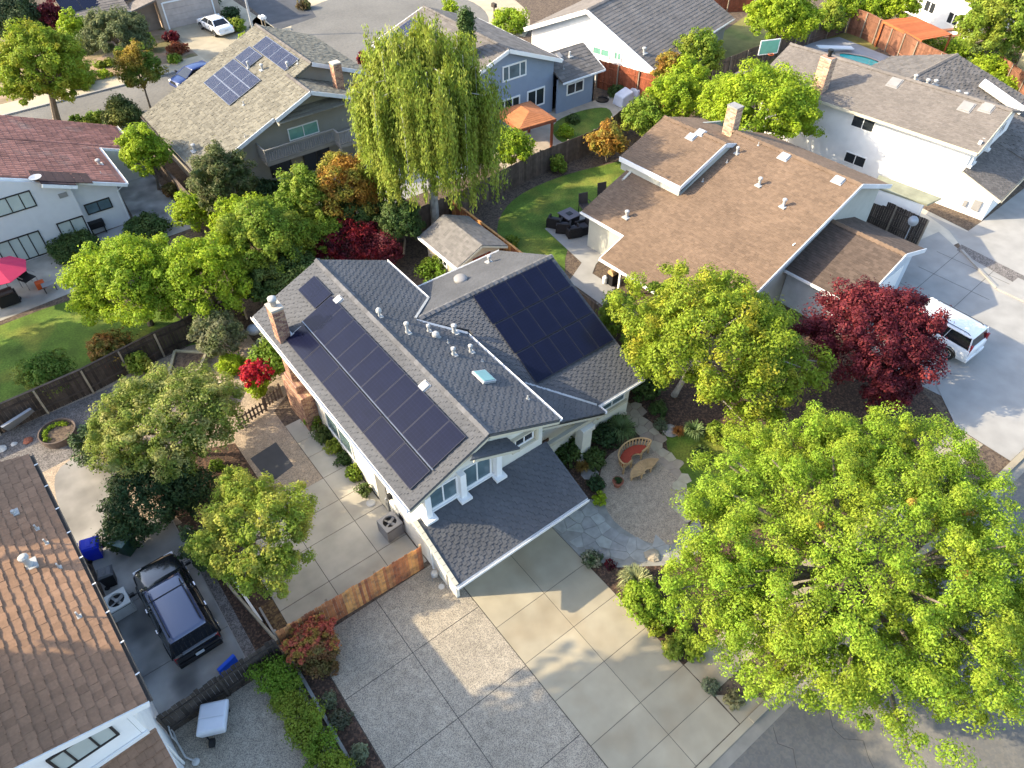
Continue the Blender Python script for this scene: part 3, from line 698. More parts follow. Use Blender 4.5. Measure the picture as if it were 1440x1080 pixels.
roof(H, [[(13.22, 15.2, WZF + .447 * 3.98), (17.2, 15.2, WZF), (17.2, WYF, WZF), (13.22, WYF + 3.98, WZF + .447 * 3.98)]], M_shake, name='porch_roof')
gr_ = roof(H, [[(6.78, 12.2, 2.6), (13.42, 12.2, 2.6), (13.42, 14.97, 3.62), (6.78, 14.97, 3.62)]], M_shake, name='garage_roof')
b = MB()  # raised tile edge up the left rake of the garage roof
for k in range(10):
    y = 12.2 + k * .277; z = 2.6 + k * .102; b.obox((6.80, y + .14, z + .10), (.09, 0, 0), (0, .132, .049), (0, -.02, .035))
b.build('rake_tile', M_soff, gr_)
b = MB(); b.obox((12.95, 22.0, 5.52), (.92, -.73, -.38), (.05, .06, 0), (0, 0, .02)); b.build('valley_flashing', M_flash, rf)
b = MB(); b.bar((14.0, 18.95, 4.14), (17.18, 15.77, 2.75), .13, .05); b.bar((12.1, 22.83, 5.95), (13.92, 24.65, 5.1), .12, .05); b.build('valley_flashing', M_flash, wr)
# gutters and rake boards
gutter(H, (XE, RY1, ZE), (XE, RY0, ZE), out=(-1, 0, 0)); gutter(H, (XE2, RY0, ZE), (XE2, 21.3, ZE), out=(1, 0, 0)); gutter(H, (XE2, 24.6, ZE), (XE2, RY1, ZE), out=(1, 0, 0))
gutter(H, (6.78, 12.2, 2.58), (13.42, 12.2, 2.58), out=(0, -1, 0)); gutter(H, (17.25, WYF, 2.68), (WXR, WYF, 2.68), out=(0, -1, 0)); gutter(H, (17.2, 15.2, 2.68), (17.2, WYF - .13, 2.68), out=(1, 0, 0)); gutter(H, (14.1, WYB, WZB), (19.9, WYB, WZB), out=(0, 1, 0))
for y in (RY0 + .03, RY1 - .03):
    rake(H, (XE, y, ZE - .1), (XM, y, ZR - .1), M_soff); rake(H, (XM, y, ZR - .1), (XE2, y, ZE - .1), M_soff)
rake(H, (13.3, 15.22, WZF + .447 * 3.9 - .1), (17.2, 15.22, WZF - .1), M_soff); rake(H, (WXR - .03, WYF, WZF - .1), (WXR - .03, WYR, WZR - .1), M_soff)
rake(H, (6.8, 12.22, 2.5), (6.8, 14.95, 3.5), M_trim)
# front windows, posts, little tiled hood, small window
Z = V((0, 0, 1)); X = V((1, 0, 0)); Y = V((0, 1, 0))
window(H, (8.17, YF, 4.34), X, -Y, 1.36, 1.16, M_trim, M_glassb, sill=True); window(H, (9.80, YF, 4.42), X, -Y, 1.40, 1.30, M_trim, M_glassb, sill=True)
window(H, (12.18, YF, 4.72), X, -Y, 1.0, .55, M_trim, M_glass)
b = MB(); b.box(11.5, 12.86, YF - .16, YF - .002, 5.02, 5.1); b.box(11.5, 11.62, YF - .16, YF - .002, 4.38, 5.02); b.box(12.74, 12.86, YF - .16, YF - .002, 4.38, 5.02); b.box(11.5, 12.86, YF - .16, YF - .002, 4.30, 4.38); b.build('window_surround', M_soff, H)
for x in (7.34, 8.98, 10.72):
    b = MB(); b.box(x - .13, x + .13, YF - .3, YF - .001, 3.62, 4.98 + (.12 if x > 8 else 0)); b.box(x - .26, x + .26, YF - .48, YF - .001, 3.56, 3.70); b.build('pilaster', M_trim, H)
b = MB(); b.box(7.5, 8.8, YF - .08, YF - .001, 3.6, 3.72); b.build('sill_band', M_trim, H); b = MB(); b.box(9.15, 10.55, YF - .08, YF - .001, 3.6, 3.74); b.build('sill_band', M_trim, H)
hq = lambda x, y: (x, y, 6.20 - .455 * (x - 9.2) + .22 * (y - 14.3)); roof(H, [[hq(9.15, 14.35), hq(11.5, 14.35), hq(11.3, 14.97), hq(9.9, 14.97)]], M_shake, name='window_hood', thick=.06)
rake(H, V(hq(9.3, 14.36)) - Z * .05, V(hq(11.5, 14.36)) - Z * .05, M_soff, h=.12, name='hood_fascia')
# porch: pillar with capital and braces, front door
b = MB(); b.box(15.92, 16.5, 15.22, 15.72, 0, 2.25); b.box(15.84, 16.58, 15.14, 15.80, 2.05, 2.32); b.box(15.84, 16.58, 15.14, 15.80, 0, .14); b.build('porch_pillar', M_stucco, H, bevel=.015)
b = MB(); b.bar((16.5, 15.45, 2.2), (17.1, 15.45, 2.62), .10, .14); b.bar((13.3, 15.45, 2.5), (17.1, 15.45, 2.5), .18, .24); b.build('porch_beam', M_soff, H)
b = MB(); b.box(13.55, 14.5, 15.98, 16.04, .03, 2.1); dr = b.build('front_door', mat('brown door', (.10, .06, .045), .5, .15), H)
MB().box(14.36, 14.42, 15.93, 15.98, .95, 1.1).build('handle', M_flash, dr)
window(H, (18.5, 16.05, 1.95), X, -Y, 1.7, .75, M_trim, M_glassb)
b = MB(); b.box(14.6, 19.72, 15.99, 16.048, .0, .35); b.box(17.5, 19.5, 15.9, 16.048, 1.35, 1.5); b.build('wainscot', M_soff, H)
# left wall: windows, door, lantern, cable duct
window(H, (XL, 22.55, 1.55), Y, -X, 2.6, 1.35, M_trim, M_glassb, mull=(.5,)); window(H, (XL, 18.0, 3.9), Y, -X, 1.2, .9, M_trim, M_glass); window(H, (XL, 22.4, 4.0), Y, -X, 1.8, 1.0, M_trim, M_glass)
b = MB(); b.box(XL - .05, XL - .002, 18.25, 19.15, .04, 2.08); sd = b.build('side_door', mat('grey door', (.16, .16, .155), .5), H); MB().box(XL - .1, XL - .05, 18.33, 18.4, 1, 1.1).build('handle', M_flash, sd)
b = MB(); b.box(XL - .16, XL - .002, 17.75, 17.9, 1.7, 2.0); b.build('wall_lantern', M_black, H); MB().box(XL - .03, XL - .002, 17.0, 17.35, .6, 1.1).build('vent_panel', M_black, H)
MB().tube([(XL - .06, 13.6, .02), (XL - .06, 13.6, 1.4)], .03, 6).build('gas_pipe', M_acg, H); MB().tube([(XL - .05, 14.7, .1), (XL - .05, 14.7, 3.4)], .04, 6).build('downpipe', M_trim, H)
# brick chimney
ch = brickwork('chimney', H, [(6.55, 7.21, 24.9, 27.0, 0, 2.3), (6.62, 7.21, 25.35, 26.65, 2.3, 2.75), (6.68, 7.21, 25.78, 26.42, 2.75, 7.05)], M_brick)
b = MB(); b.box(6.65, 7.24, 25.74, 26.46, 7.07, 7.13); b.build('chimney_cap', M_mort, ch); b = MB(); b.lathe([(.13, 7.1), (.13, 7.4), (.2, 7.42), (.2, 7.55), (.06, 7.6)], (6.94, 26.1, 0), 12); b.build('flue', M_pipe, ch, smooth=True)
b = MB(); b.obox((7.45, 25.68, zl(7.45) + .09), (.3, 0, .13), (0, .04, 0), (0, 0, .04)); b.obox((7.24, 26.1, zl(7.24) + .08), (.05, 0, 0), (0, .45, 0), (0, 0, .05)); b.build('chimney_flashing', M_flash, ch)
# roof vents, tubes and skylight
ld = V((-(XM - XE), 0, -(ZR - ZE))).normalized(); ln = V((-SL, 0, 1)).normalized()
rd = V((XE2 - XM, 0, ZE - ZR)).normalized(); rn = V((SRr, 0, 1)).normalized(); PR = V((XM, 20, ZR)); PL = V((XM, 20, ZR))
for px, py, h, r, k in ((534, 446, .38, .07, 'dome'), (573, 469, .62, .085, 'cap'), (603, 467, .38, .07, 'cap'), (613, 474, .12, .09, 'dome'), (639, 469, .5, .1, 'cap'), (630, 483, .3, .03, 'x'), (638, 500, .42, .08, 'cap'), (662, 496, .42, .08, 'cap'), (678, 509, .2, .03, 'x'), (742, 562, .28, .04, 'x')):
    pipe_vent(H, on_plane(px, py, PR, rn), h, r, k)
c = on_plane(680, 532, PR, rn); u_ = Y
b = MB(); b.obox(c + rn * .07, u_ * .42, rd * .36, rn * .07); sk = b.build('skylight', M_flash, H, bevel=.01); MB().obox(c + rn * .15, u_ * .36, rd * .30, rn * .012).build('pane', mat('skylight glass', (.14, .30, .29), .12, .1, spec=.6), sk)
for px, py in ((476, 423), (597, 544)): box_vent(H, on_plane(px, py, PL, ln), ld, Y, ln, .36, .36, .12, M_pipe, 'roof_box')
wn = V((0, -WS, 1)).normalized(); wd_ = V((0, -1, -WS)).normalized(); PW = V((16, WYR, WZR)); bn = V((0, .44, 1)).normalized()
p = on_plane(648, 395, V((16, WYR, WZR)), bn); b = MB(); b.lathe([(.34, 0), (.36, .16), (.30, .24), (.05, .27)], p, 16); b.build('roof_fan', M_acg, H, smooth=True); pipe_vent(H, on_plane(688, 369, V((16, WYR, WZR)), bn), .4, .09, 'cap')
# solar panels, left slope: portrait row above, landscape row below, one odd panel at the back
sx = math.sqrt(1 + SL * SL)
for k in range(10):
    x = 8.78; solar(H, (x, 15.69 + k * 1.075, zl(x)), Y, ld, ln, 1.06, 1.74, M_pan, M_pfr)
x = 9.18; solar(H, (x, 26.84, zl(x)), Y, ld, ln, 1.74, 1.03, M_pan, M_pfr)
b = MB(); b.bar((7.93, 15.1, zl(7.93) + .115), (7.93, 25.9, zl(7.93) + .115), .05, .03); b.build('panel_rail', M_pfs, H)
for k in range(6):
    x = 7.42; solar(H, (x, 16.02 + k * 1.765, zl(x)), Y, ld, ln, 1.74, 1.03, M_pan, M_pfr)
# right wing: three rows of five
A, B_, C_, D_ = (on_plane(px, py, PW, wn) for px, py in ((663.3, 418.3), (773.3, 365.8), (863.3, 480.8), (755, 540.8)))
L_ = (D_ - A).length / 3 * .985; W_ = (B_ - A).length / 5
for i in range(5):
    for j in range(3):
        c = A + (B_ - A) * ((i + .5) / 5) + (D_ - A) * ((j + .5) / 3)
        c = V((c.x, c.y, WZF + WS * (c.y - WYF))); solar(H, c, X, wd_, wn, W_ - .02, L_ - .03, M_pan, M_pfr)
COMP = dict(w=.26, e=.17, t=.018, jit=.5, rag=.10, skirt=True)
WOODS = dict(w=.24, e=.26, t=.035, jit=.6, rag=.25, wj=.8)
FARC = dict(w=.55, e=.34, t=.022, jit=.4, stag=.0)
class Fr:
    """a house's own axes: a to the right along its front, b to the back"""
    def __init__(s, o, deg): s.o = V((o[0], o[1], 0)); c, q = math.cos(R(deg)), math.sin(R(deg)); s.x = V((c, q, 0)); s.y = V((-q, c, 0))
    def __call__(s, a, b, z=0): return s.o + s.x * a + s.y * b + V((0, 0, z))
def wall_poly(mb, pts, n, t=.15): mb.slab(pts, V(n) * -t)
def win_px(root, p0, n, tl, tr, br, frame, pane, **k):
    p0, n = V(p0), V(n).normalized(); a, b_, c = (on_plane(q[0], q[1], p0, n) for q in (tl, tr, br))
    u = V((-n.y, n.x, 0)).normalized()
    if (b_ - a).dot(u) < 0: u = -u
    w_ = abs((b_ - a).dot(u)); h = b_.z - c.z; mid = a.lerp(b_, .5); zt = (a.z + b_.z) / 2
    return window(root, (mid.x, mid.y, zt - h / 2) if abs(n.z) < .5 else mid, u, n, w_, h, frame, pane, **k)
M_dkfr = mat('dark window frame', (.03, .028, .026), .5)
# ================================================================== brown roofed house, lower left
B_ = thing('brown_roof_house', 'brown shake roofed house in the lower left corner, wide window in its gable', 'house', (-8, 19, 0))
f = Fr((-3.36, 13.1), 2.4); ES, EZ, BR = .29, 5.8, 5.9
rB = roof(B_, [[f(0, 0, EZ), f(-BR, 0, EZ + ES * BR), f(-BR, 12.1, EZ + ES * BR), f(0, 12.1, EZ)], [f(-BR, 0, EZ + ES * BR), f(-2 * BR, 0, EZ), f(-2 * BR, 12.1, EZ), f(-BR, 12.1, EZ + ES * BR)]], M_brown, dict(w=.28, e=.30, t=.05, jit=.18, stag=.08))
ridge(rB, f(-BR, 0, EZ + ES * BR), f(-BR, 12.1, EZ + ES * BR), M_brown)
b = MB(); wall_poly(b, [f(-.62, .45, 0), f(-.62, 11.7, 0), f(-.62, 11.7, EZ), f(-.62, .45, EZ)], f.x); wall_poly(b, [f(-11, .45, 0), f(-.78, .45, 0), f(-.78, .45, EZ + .1), f(-BR, .45, EZ + ES * BR - .15), f(-11, .45, EZ + .1)], -f.y); wall_poly(b, [f(-11, 11.7, 0), f(-.78, 11.7, 0), f(-.78, 11.7, EZ + .1), f(-BR, 11.7, EZ + ES * BR - .15), f(-11, 11.7, EZ + .1)], f.y)
b.box(-9.5, -4.2, 10.9, 13.4, 0, 2.4); b.build('wall', M_white, B_)
roof(B_, [[f(-.42, -2.5, 2.55), f(-9, -2.5, 2.55), f(-9, .44, 3.5), f(-.42, .44, 3.5)]], M_brown, dict(w=.28, e=.30, t=.05, jit=.18, stag=.08), name='garage_roof')
gutter(B_, f(0, 12.1, EZ), f(0, 0, EZ), M_gutd, out=f.x); b = MB()
for k in range(9): b.obox(f(.07, 1 + k * 1.3, EZ + .02), f.x * .07, f.y * .02, V((0, 0, .012)))
b.build('gutter_strap', M_gutter, B_)
rake(B_, f(0, -.02, EZ - .05), f(-BR, -.02, EZ + ES * BR - .05), M_trim, w=.05, h=.24); rake(B_, f(-.42, -2.5, 2.5), f(-.42, .4, 3.44), M_trim, h=.16)
MB().bar(f(-.6, .40, 3.62), f(-9, .40, 3.62), .06, .16).build('skirting_trim', M_trim, B_)
win_px(B_, f(0, .45), -f.y, (62, 1068), (150, 1014), (169, 1032), M_dkfr, M_glassc, mull=(.28, .66), name='window')
for px, py, h, r in ((53, 745, .35, .04), (66, 765, .35, .04), (42, 795, .5, .12), (84, 799, .35, .04), (112, 868, .4, .04), (20, 722, .2, .08)):
    pipe_vent(B_, on_plane(px, py, f(0, 0, EZ), (f.x * ES + V((0, 0, 1))).normalized()), h, r, 'cap' if r > .1 else 'x')
MB().tube([f(-.55, .5, .2), f(-.55, .5, 3.2)], .04, 6).build('downpipe', M_trim, B_)
# ================================================================== red tiled house, left
C_ = thing('clay_tile_house', 'pale house with red clay tile roof by the pink parasol patio', 'house', (2, 52, 0))
cz = lambda x: 2.9 + .41 * (6.15 - x)
b = MB(); wall_poly(b, [(-12.5, 48.95, 0), (3.0, 48.95, 0), (3.0, 48.95, cz(3.0) - .15), (-5.5, 48.95, cz(-5.5) - .15), (-12.5, 48.95, cz(-5.5) - 3)], (0, -1, 0)); wall_poly(b, [(2.99, 48.951, 0), (2.99, 49.5, 0), (2.99, 49.5, cz(3) - .15), (2.99, 48.951, cz(3) - .15)], (1, 0, 0), .12)
wall_poly(b, [(2.9, 49.5, 0), (5.6, 49.5, 0), (5.6, 49.5, cz(5.6) - .12), (2.9, 49.5, cz(2.9) - .12)], (0, -1, 0)); wall_poly(b, [(5.6, 49.501, 0), (5.6, 55, 0), (5.6, 55, cz(5.6) - .14), (5.6, 49.501, cz(5.6) - .14)], (1, 0, 0)); wall_poly(b, [(5.46, 55, 0), (8.0, 55, 0), (8.0, 55, cz(8) - .12), (5.46, 55, cz(5.46) - .12)], (0, -1, 0)); wall_poly(b, [(8, 55.01, 0), (8, 59.5, 0), (8, 59.5, cz(8) - .12), (8, 55.01, cz(8) - .12)], (1, 0, 0))
b.build('wall', mat('pale render', (.62, .61, .60), .9, .04), C_)
rC = roof(C_, [[(-5.5, 49.15, cz(-5.5)), (6.15, 49.15, cz(6.15)), (6.15, 55.2, cz(6.15)), (-5.5, 55.2, cz(-5.5))], [(-5.5, 55.2, cz(-5.5)), (8.4, 55.2, cz(8.4)), (8.4, 59.9, cz(8.4)), (-5.5, 59.9, cz(-5.5))], [(-13, 49.15, cz(-5.5) - 3), (-5.5, 49.15, cz(-5.5)), (-5.5, 59.9, cz(-5.5)), (-13, 59.9, cz(-5.5) - 3)]], M_clay, {}, fn=barrel)
roof(C_, [[(1.6, 48.35, cz(1.6) + .06), (3.35, 48.35, cz(3.35) + .06), (3.35, 48.65, cz(3.35) + .06), (1.6, 48.65, cz(1.6) + .06)], [(1.35, 48.65, cz(1.35) + .1), (4.3, 48.65, cz(4.3) + .1), (4.3, 50.2, cz(4.3) + .1), (1.35, 50.2, cz(1.35) + .1)]], mat('brown felt patch', (.055, .032, .03), .9, .2, 2), dict(w=.9, e=.5, t=.01), name='patched_roof', thick=.03)
rake(C_, (-4.5, 49.1, cz(-4.5) - .06), (1.4, 49.1, cz(1.4) - .06), M_gutter, w=.08, h=.22); rake(C_, (3.6, 49.1, cz(3.6) - .06), (6.2, 49.1, cz(6.2) - .06), M_gutter, w=.08, h=.22); rake(C_, (6.15, 55.15, cz(6.15) - .06), (8.4, 55.15, cz(8.4) - .06), M_gutter, w=.08, h=.22); rake(C_, (1.6, 48.33, cz(1.6) - .03), (3.36, 48.33, cz(3.36) - .03), M_gutter, w=.06, h=.2)
gutter(C_, (6.17, 55.1, 2.86), (6.17, 49.15, 2.86), out=(1, 0, 0)); gutter(C_, (8.42, 59.9, 1.95), (8.42, 55.2, 1.95), out=(1, 0, 0))
nY = (0, -1, 0)
win_px(C_, (0, 48.95, 0), nY, (-18, 287), (40, 265), (52, 287), M_dkfr, M_glassc, mull=(.42, .72)); win_px(C_, (0, 48.95, 0), nY, (78, 314), (116, 303), (128, 329), M_dkfr, M_glassc)
win_px(C_, (0, 48.95, 0), nY, (-8, 345), (53, 322), (70, 353), M_dkfr, M_glassc, mull=(.3, .52, .74), name='sliding_door'); win_px(C_, (0, 49.5, 0), nY, (117, 288), (153, 277), (160, 291), M_dkfr, M_glassb)
MB().tube([(5.5, 49.42, .1), (5.5, 49.42, 2.4), (6.1, 49.35, 2.75)], .04, 6).build('downpipe', M_trim, C_); MB().box(2.2, 2.7, 48.9, 48.949, 3.3, 3.6).build('wall_vent', M_acg, C_)
pn = V((.41, 0, 1)).normalized(); pipe_vent(C_, on_plane(140, 232, (6.15, 50, 2.9), pn), .35, .12, 'cap'); pipe_vent(C_, on_plane(143, 246, (6.15, 50, 2.9), pn), .3, .03, 'x')
b = MB(); b.lathe([(.02, 0), (.28, .05), (.36, .14), (.34, .14), (.02, .06)], (1.5, 48.7, 5.0), 14); b.tube([(1.5, 48.7, 5.05), (1.5, 48.95, 4.85)], .025, 5); b.build('satellite_dish', M_flash, C_)
# ================================================================== beige shake house with balcony
D_ = thing('beige_roof_house', 'grey house with pale weathered shake roof, blue solar panels and an upper balcony', 'house', (17, 52, 0))
dz = lambda x: 2.6 + .42 * (x - 10.3)
rD = roof(D_, [[(10.3, 47.2, dz(10.3)), (16.2, 47.2, dz(16.2)), (16.2, 59, dz(16.2)), (10.3, 59, dz(10.3))], [(16.2, 46.9, dz(16.2)), (19.0, 46.9, dz(19)), (19.0, 50.4, dz(19)), (16.2, 50.4, dz(16.2))], [(16.2, 50.4, dz(16.2)), (20.6, 50.4, dz(20.6)), (20.6, 59, dz(20.6)), (16.2, 59, dz(16.2))],
               [(19.02, 49.6, dz(19.02)), (20.6, 49.6, dz(20.6)), (20.6, 50.4, dz(20.6)), (19.02, 50.4, dz(19.02))], [(19.0, 46.9, dz(19)), (23.2, 46.9, dz(19) - 1.6), (23.2, 50.4, dz(19) - 1.6), (19, 50.4, dz(19))], [(20.6, 49.6, dz(20.6)), (25.0, 49.6, dz(20.6) - 1.75), (25.0, 59, dz(20.6) - 1.75), (20.6, 59, dz(20.6))]], M_wood, WOODS)
ridge(rD, (19, 46.9, dz(19) + .02), (19, 50.4, dz(19) + .02), M_dksh); ridge(rD, (20.6, 49.6, dz(20.6) + .02), (20.6, 59, dz(20.6) + .02), M_dksh)
M_dwall = mat('grey siding', (.27, .25, .21), .9, .06); b = MB()
wall_poly(b, [(10.8, 47.8, 0), (22.8, 47.8, 0), (22.8, 47.8, dz(19) - 1.75), (19, 47.8, dz(19) - .15), (10.8, 47.8, dz(10.8) - .15)], (0, -1, 0)); b.box(10.8, 10.95, 47.81, 58.4, 0, 2.6); b.box(24.4, 24.55, 50.2, 58.4, 0, 5.0); wall_poly(b, [(19.0, 50.0, 4.8), (24.4, 50.0, 4.5), (24.4, 50.0, 5.1), (20.6, 50.0, 6.72), (19.2, 50.0, 6.12)], (0, -1, 0)); b.box(10.95, 24.4, 58.25, 58.4, 0, 2.8); b.build('wall', M_dwall, D_)
M_btrim = mat('blue white trim', (.60, .62, .64), .6)
for p, q in (((10.3, 47.18, dz(10.3)), (16.2, 47.18, dz(16.2))), ((16.2, 46.88, dz(16.2)), (19, 46.88, dz(19))), ((19, 46.88, dz(19)), (23.2, 46.88, dz(19) - 1.6)), ((20.6, 49.58, dz(20.6)), (25, 49.58, dz(20.6) - 1.75))): rake(D_, p, q, M_btrim, w=.05, h=.26)
gutter(D_, (10.3, 59, 2.55), (10.3, 47.2, 2.55), M_gutd, out=(-1, 0, 0))
b = MB(); b.box(14.7, 20.0, 46.4, 47.79, 2.35, 2.6); b.box(19.9, 24.5, 45.6, 47.79, 2.36, 2.59); b.build('balcony_deck', mat('deck timber', (.24, .225, .20), .85, .1, island=.1), D_); b = MB()
def rail(b, p, q, z0, z1):
    p, q = V(p), V(q); L = (q - p).length
    b.bar(p + V((0, 0, z1)), q + V((0, 0, z1)), .09, .07); b.bar(p + V((0, 0, z0 + .08)), q + V((0, 0, z0 + .08)), .05, .05)
    for k in range(int(L / .16) + 1):
        c = p.lerp(q, min(1, k * .16 / L)); b.box(c.x - .02, c.x + .02, c.y - .02, c.y + .02, z0, z1)
rail(b, (14.72, 47.75, 0), (14.72, 46.42, 0), 2.6, 3.5); rail(b, (14.72, 46.42, 0), (19.9, 46.42, 0), 2.6, 3.5); rail(b, (19.92, 46.4, 0), (19.92, 45.65, 0), 2.6, 3.5); rail(b, (19.92, 45.65, 0), (24.4, 45.65, 0), 2.6, 3.5); b.build('balcony_rail', mat('rail timber', (.27, .25, .22), .85, .1), D_)
for x, y in ((19.9, 45.7), (23.5, 45.7)): MB().box(x - .08, x + .08, y - .08, y + .08, 0, 2.36).build('deck_post', M_dwall, D_)
roof(D_, [[(16.3, 46.75, 4.80), (24.4, 46.75, 4.80), (24.4, 47.79, 5.10), (16.3, 47.79, 5.10)]], M_wood, dict(w=1.6, e=.12, t=.02), name='patio_roof', thick=.08)
MB().bar((16.3, 46.75, 4.73), (16.3, 47.79, 5.03), .08, .14).build('patio_beam', M_soff, D_)
win_px(D_, (0, 47.8, 0), nY, (403, 180), (446, 170), (449, 187), M_trim, M_glassg, name='sliding_door'); win_px(D_, (0, 47.8, 0), nY, (378, 230), (408, 221), (411, 241), M_dkfr, M_glass, mull=(.35,)); win_px(D_, (0, 47.8, 0), nY, (425, 217), (462, 206), (463, 232), M_dkfr, M_glass, name='sliding_door')
chd = brickwork('chimney', D_, [(21.6, 22.2, 48.3, 48.9, 4.6, 6.9)], M_brick, bw=.26, bh=.1); MB().box(21.58, 22.22, 48.28, 48.92, 6.93, 7.02).build('chimney_cap', M_mort, chd)
pD = V((10.3, 50, 2.6)); nD = V((-.42, 0, 1)).normalized(); dD = V((-1, 0, -.42)).normalized()
def array(root, cells, P, n, ds, m, mf, A, B, D, nx, ny):
    """a block of panels between three measured corners"""
    a, b_, d_ = (on_plane(q[0], q[1], P, n) for q in (A, B, D)); u = (b_ - a) / nx; v = (d_ - a) / ny
    for i in range(nx):
        for j in range(ny):
            c = a + u * (i + .5) + v * (j + .5); solar(root, c, u.normalized(), n.cross(u.normalized()), n, u.length * .985, v.length * .985, m, mf)
for (xa, xb, ya, yb, nx, ny) in ((14.9, 17.58, 51.95, 56.8, 3, 3), (17.66, 18.98, 54.42, 56.8, 1, 2), (19.06, 20.3, 50.9, 56.4, 1, 4)):
    for i in range(nx):
        for j in range(ny):
            x = xa + (xb - xa) * (i + .5) / nx; y = ya + (yb - ya) * (j + .5) / ny; solar(D_, (x, y, dz(x)), Y, dD, nD, (yb - ya) / ny - .02, (xb - xa) / nx * 1.085 - .02, M_pan2, M_pfs)
for px, py, h, r in ((350, 96, .45, .08), (369, 99, .4, .1), (405, 96, .4, .09), (419, 90, .3, .05), (343, 148, .35, .05), (274, 213, .5, .12), (345, 193, .3, .03)): pipe_vent(D_, on_plane(px, py, pD, nD), h, r, 'cap' if r > .07 else 'x')
# ================================================================== blue house
E_ = thing('blue_house', 'blue house with white window frames beyond the drooping tree, low wing on its right', 'house', (36, 50, 0))
b = MB(); M_blue = mat('blue siding', (.235, .285, .36), .85, .05)
wall_poly(b, [(29.4, 44.8, 0), (38.9, 44.8, 0), (38.9, 44.8, 4.35), (34, 44.8, 6.15), (29.4, 44.8, 4.6)], (0, -1, 0)); b.box(38.75, 38.9, 44.81, 55.5, 0, 4.4); b.box(29.4, 29.55, 44.81, 55.5, 0, 4.6); b.box(38.91, 43.0, 44.2, 44.35, 0, 2.8); wall_poly(b, [(43.0, 44.2, 0), (43.0, 48.6, 0), (43.0, 48.6, 2.8), (43.0, 46.4, 3.95), (43.0, 44.2, 2.8)], (1, 0, 0)); b.box(38.91, 42.85, 48.45, 48.6, 0, 2.8); b.box(29.56, 38.74, 55.35, 55.5, 0, 4.4); b.build('wall', M_blue, E_)
rE = roof(E_, [[(28.8, 44.3, 4.55), (34, 44.3, 6.35), (34, 56, 6.35), (28.8, 56, 4.55)], [(34, 44.3, 6.35), (39.35, 44.3, 4.35), (39.35, 56, 4.35), (34, 56, 6.35)]], M_dksh, FARC); ridge(rE, (34, 44.3, 6.37), (34, 56, 6.37), M_dksh)
roof(E_, [[(38.92, 43.6, 2.8), (43.5, 43.6, 2.8), (43.5, 46.4, 4.1), (38.92, 46.4, 4.1)], [(38.92, 46.4, 4.1), (43.5, 46.4, 4.1), (43.5, 49, 2.8), (38.92, 49, 2.8)]], M_dksh, FARC, name='wing_roof')
for p, q in (((28.8, 44.28, 4.5), (34, 44.28, 6.3)), ((34, 44.28, 6.3), (39.35, 44.28, 4.3)), ((43.5, 43.6, 2.75), (43.5, 46.4, 4.05)), ((28.8, 56, 4.5), (34, 56, 6.3))): rake(E_, p, q, M_trim, w=.06, h=.28)
gutter(E_, (38.92, 43.6, 2.78), (43.5, 43.6, 2.78), out=(0, -1, 0)); gutter(E_, (28.8, 56, 4.5), (28.8, 44.3, 4.5), out=(-1, 0, 0)); gutter(E_, (39.35, 44.3, 4.3), (39.35, 56, 4.3), out=(1, 0, 0))
win_px(E_, (0, 44.8, 0), nY, (706, 93), (740, 84), (740, 106), M_trim, M_glassb, fr=.12, mull=(.27, .73)); win_px(E_, (0, 44.8, 0), nY, (741, 128), (766, 121), (766, 146), M_trim, M_glass, fr=.12); win_px(E_, (0, 44.8, 0), nY, (697, 144), (731, 133), (731, 156), M_trim, M_glass, fr=.12, name='sliding_door', mull=(.35, .68)); win_px(E_, (0, 44.2, 0), nY, (797, 118), (821, 111), (821, 127), M_trim, M_glass, fr=.11)
pE = V((34, 50, 6.35)); nE = V((-.346, 0, 1)).normalized()
for k in range(4):
    for j in range(2): solar(E_, (29.9 + j * 1.75, 54.9 - k * 1.05, 4.55 + .346 * (1.1 + j * 1.75)), Y, n := nE.cross(Y), nE, 1.02, 1.7, M_pan2, M_pfs)
for px, py, h in ((648, 37, .4), (647, 33, .4)): pipe_vent(E_, on_plane(px, py, pE, V((.374, 0, 1)).normalized()), h, .1, 'cap')
pipe_vent(E_, (41.3, 45.6, 3.7), .5, .12, 'x'); pipe_vent(E_, (39.9, 44.7, 3.3), .4, .03, 'x'); box_vent(E_, (40.4, 45.9, 3.87), V((0, -1, -.46)).normalized(), X, V((0, -.46, 1)).normalized(), .4, .5, .12, M_acg)
che = brickwork('chimney', E_, [(31.6, 32.2, 46.6, 47.3, 5.2, 7.2)], M_brick, bw=.26, bh=.1)
# ================================================================== white house with taupe roof, top centre
F_ = thing('white_gable_house', 'low taupe roofed house with a big sunlit white gable wall beyond a bright red fence', 'house', (52, 48, 0))
f = Fr((46.6, 41.1), 14); b = MB()
wall_poly(b, [f(.5, .5, 0), f(.5, 13, 0), f(.5, 13, 3.0), f(.5, 6.9, 5.75), f(.5, .5, 2.85)], -f.x); b.build('wall', mat('white siding', (.78, .77, .73), .85, .05), F_)
b = MB(); wall_poly(b, [f(.66, .5, 0), f(14.5, .5, 0), f(14.5, .5, 2.75), f(.66, .5, 2.75)], -f.y); wall_poly(b, [f(14.5, .66, 0), f(14.5, 13, 0), f(14.5, 13, 3), f(14.5, 6.9, 5.7), f(14.5, .66, 2.8)], f.x); wall_poly(b, [f(.7, 13, 0), f(14.3, 13, 0), f(14.3, 13, 3), f(.7, 13, 3)], f.y); b.build('front_wall', mat('grey blue siding', (.27, .30, .32), .85, .05), F_)
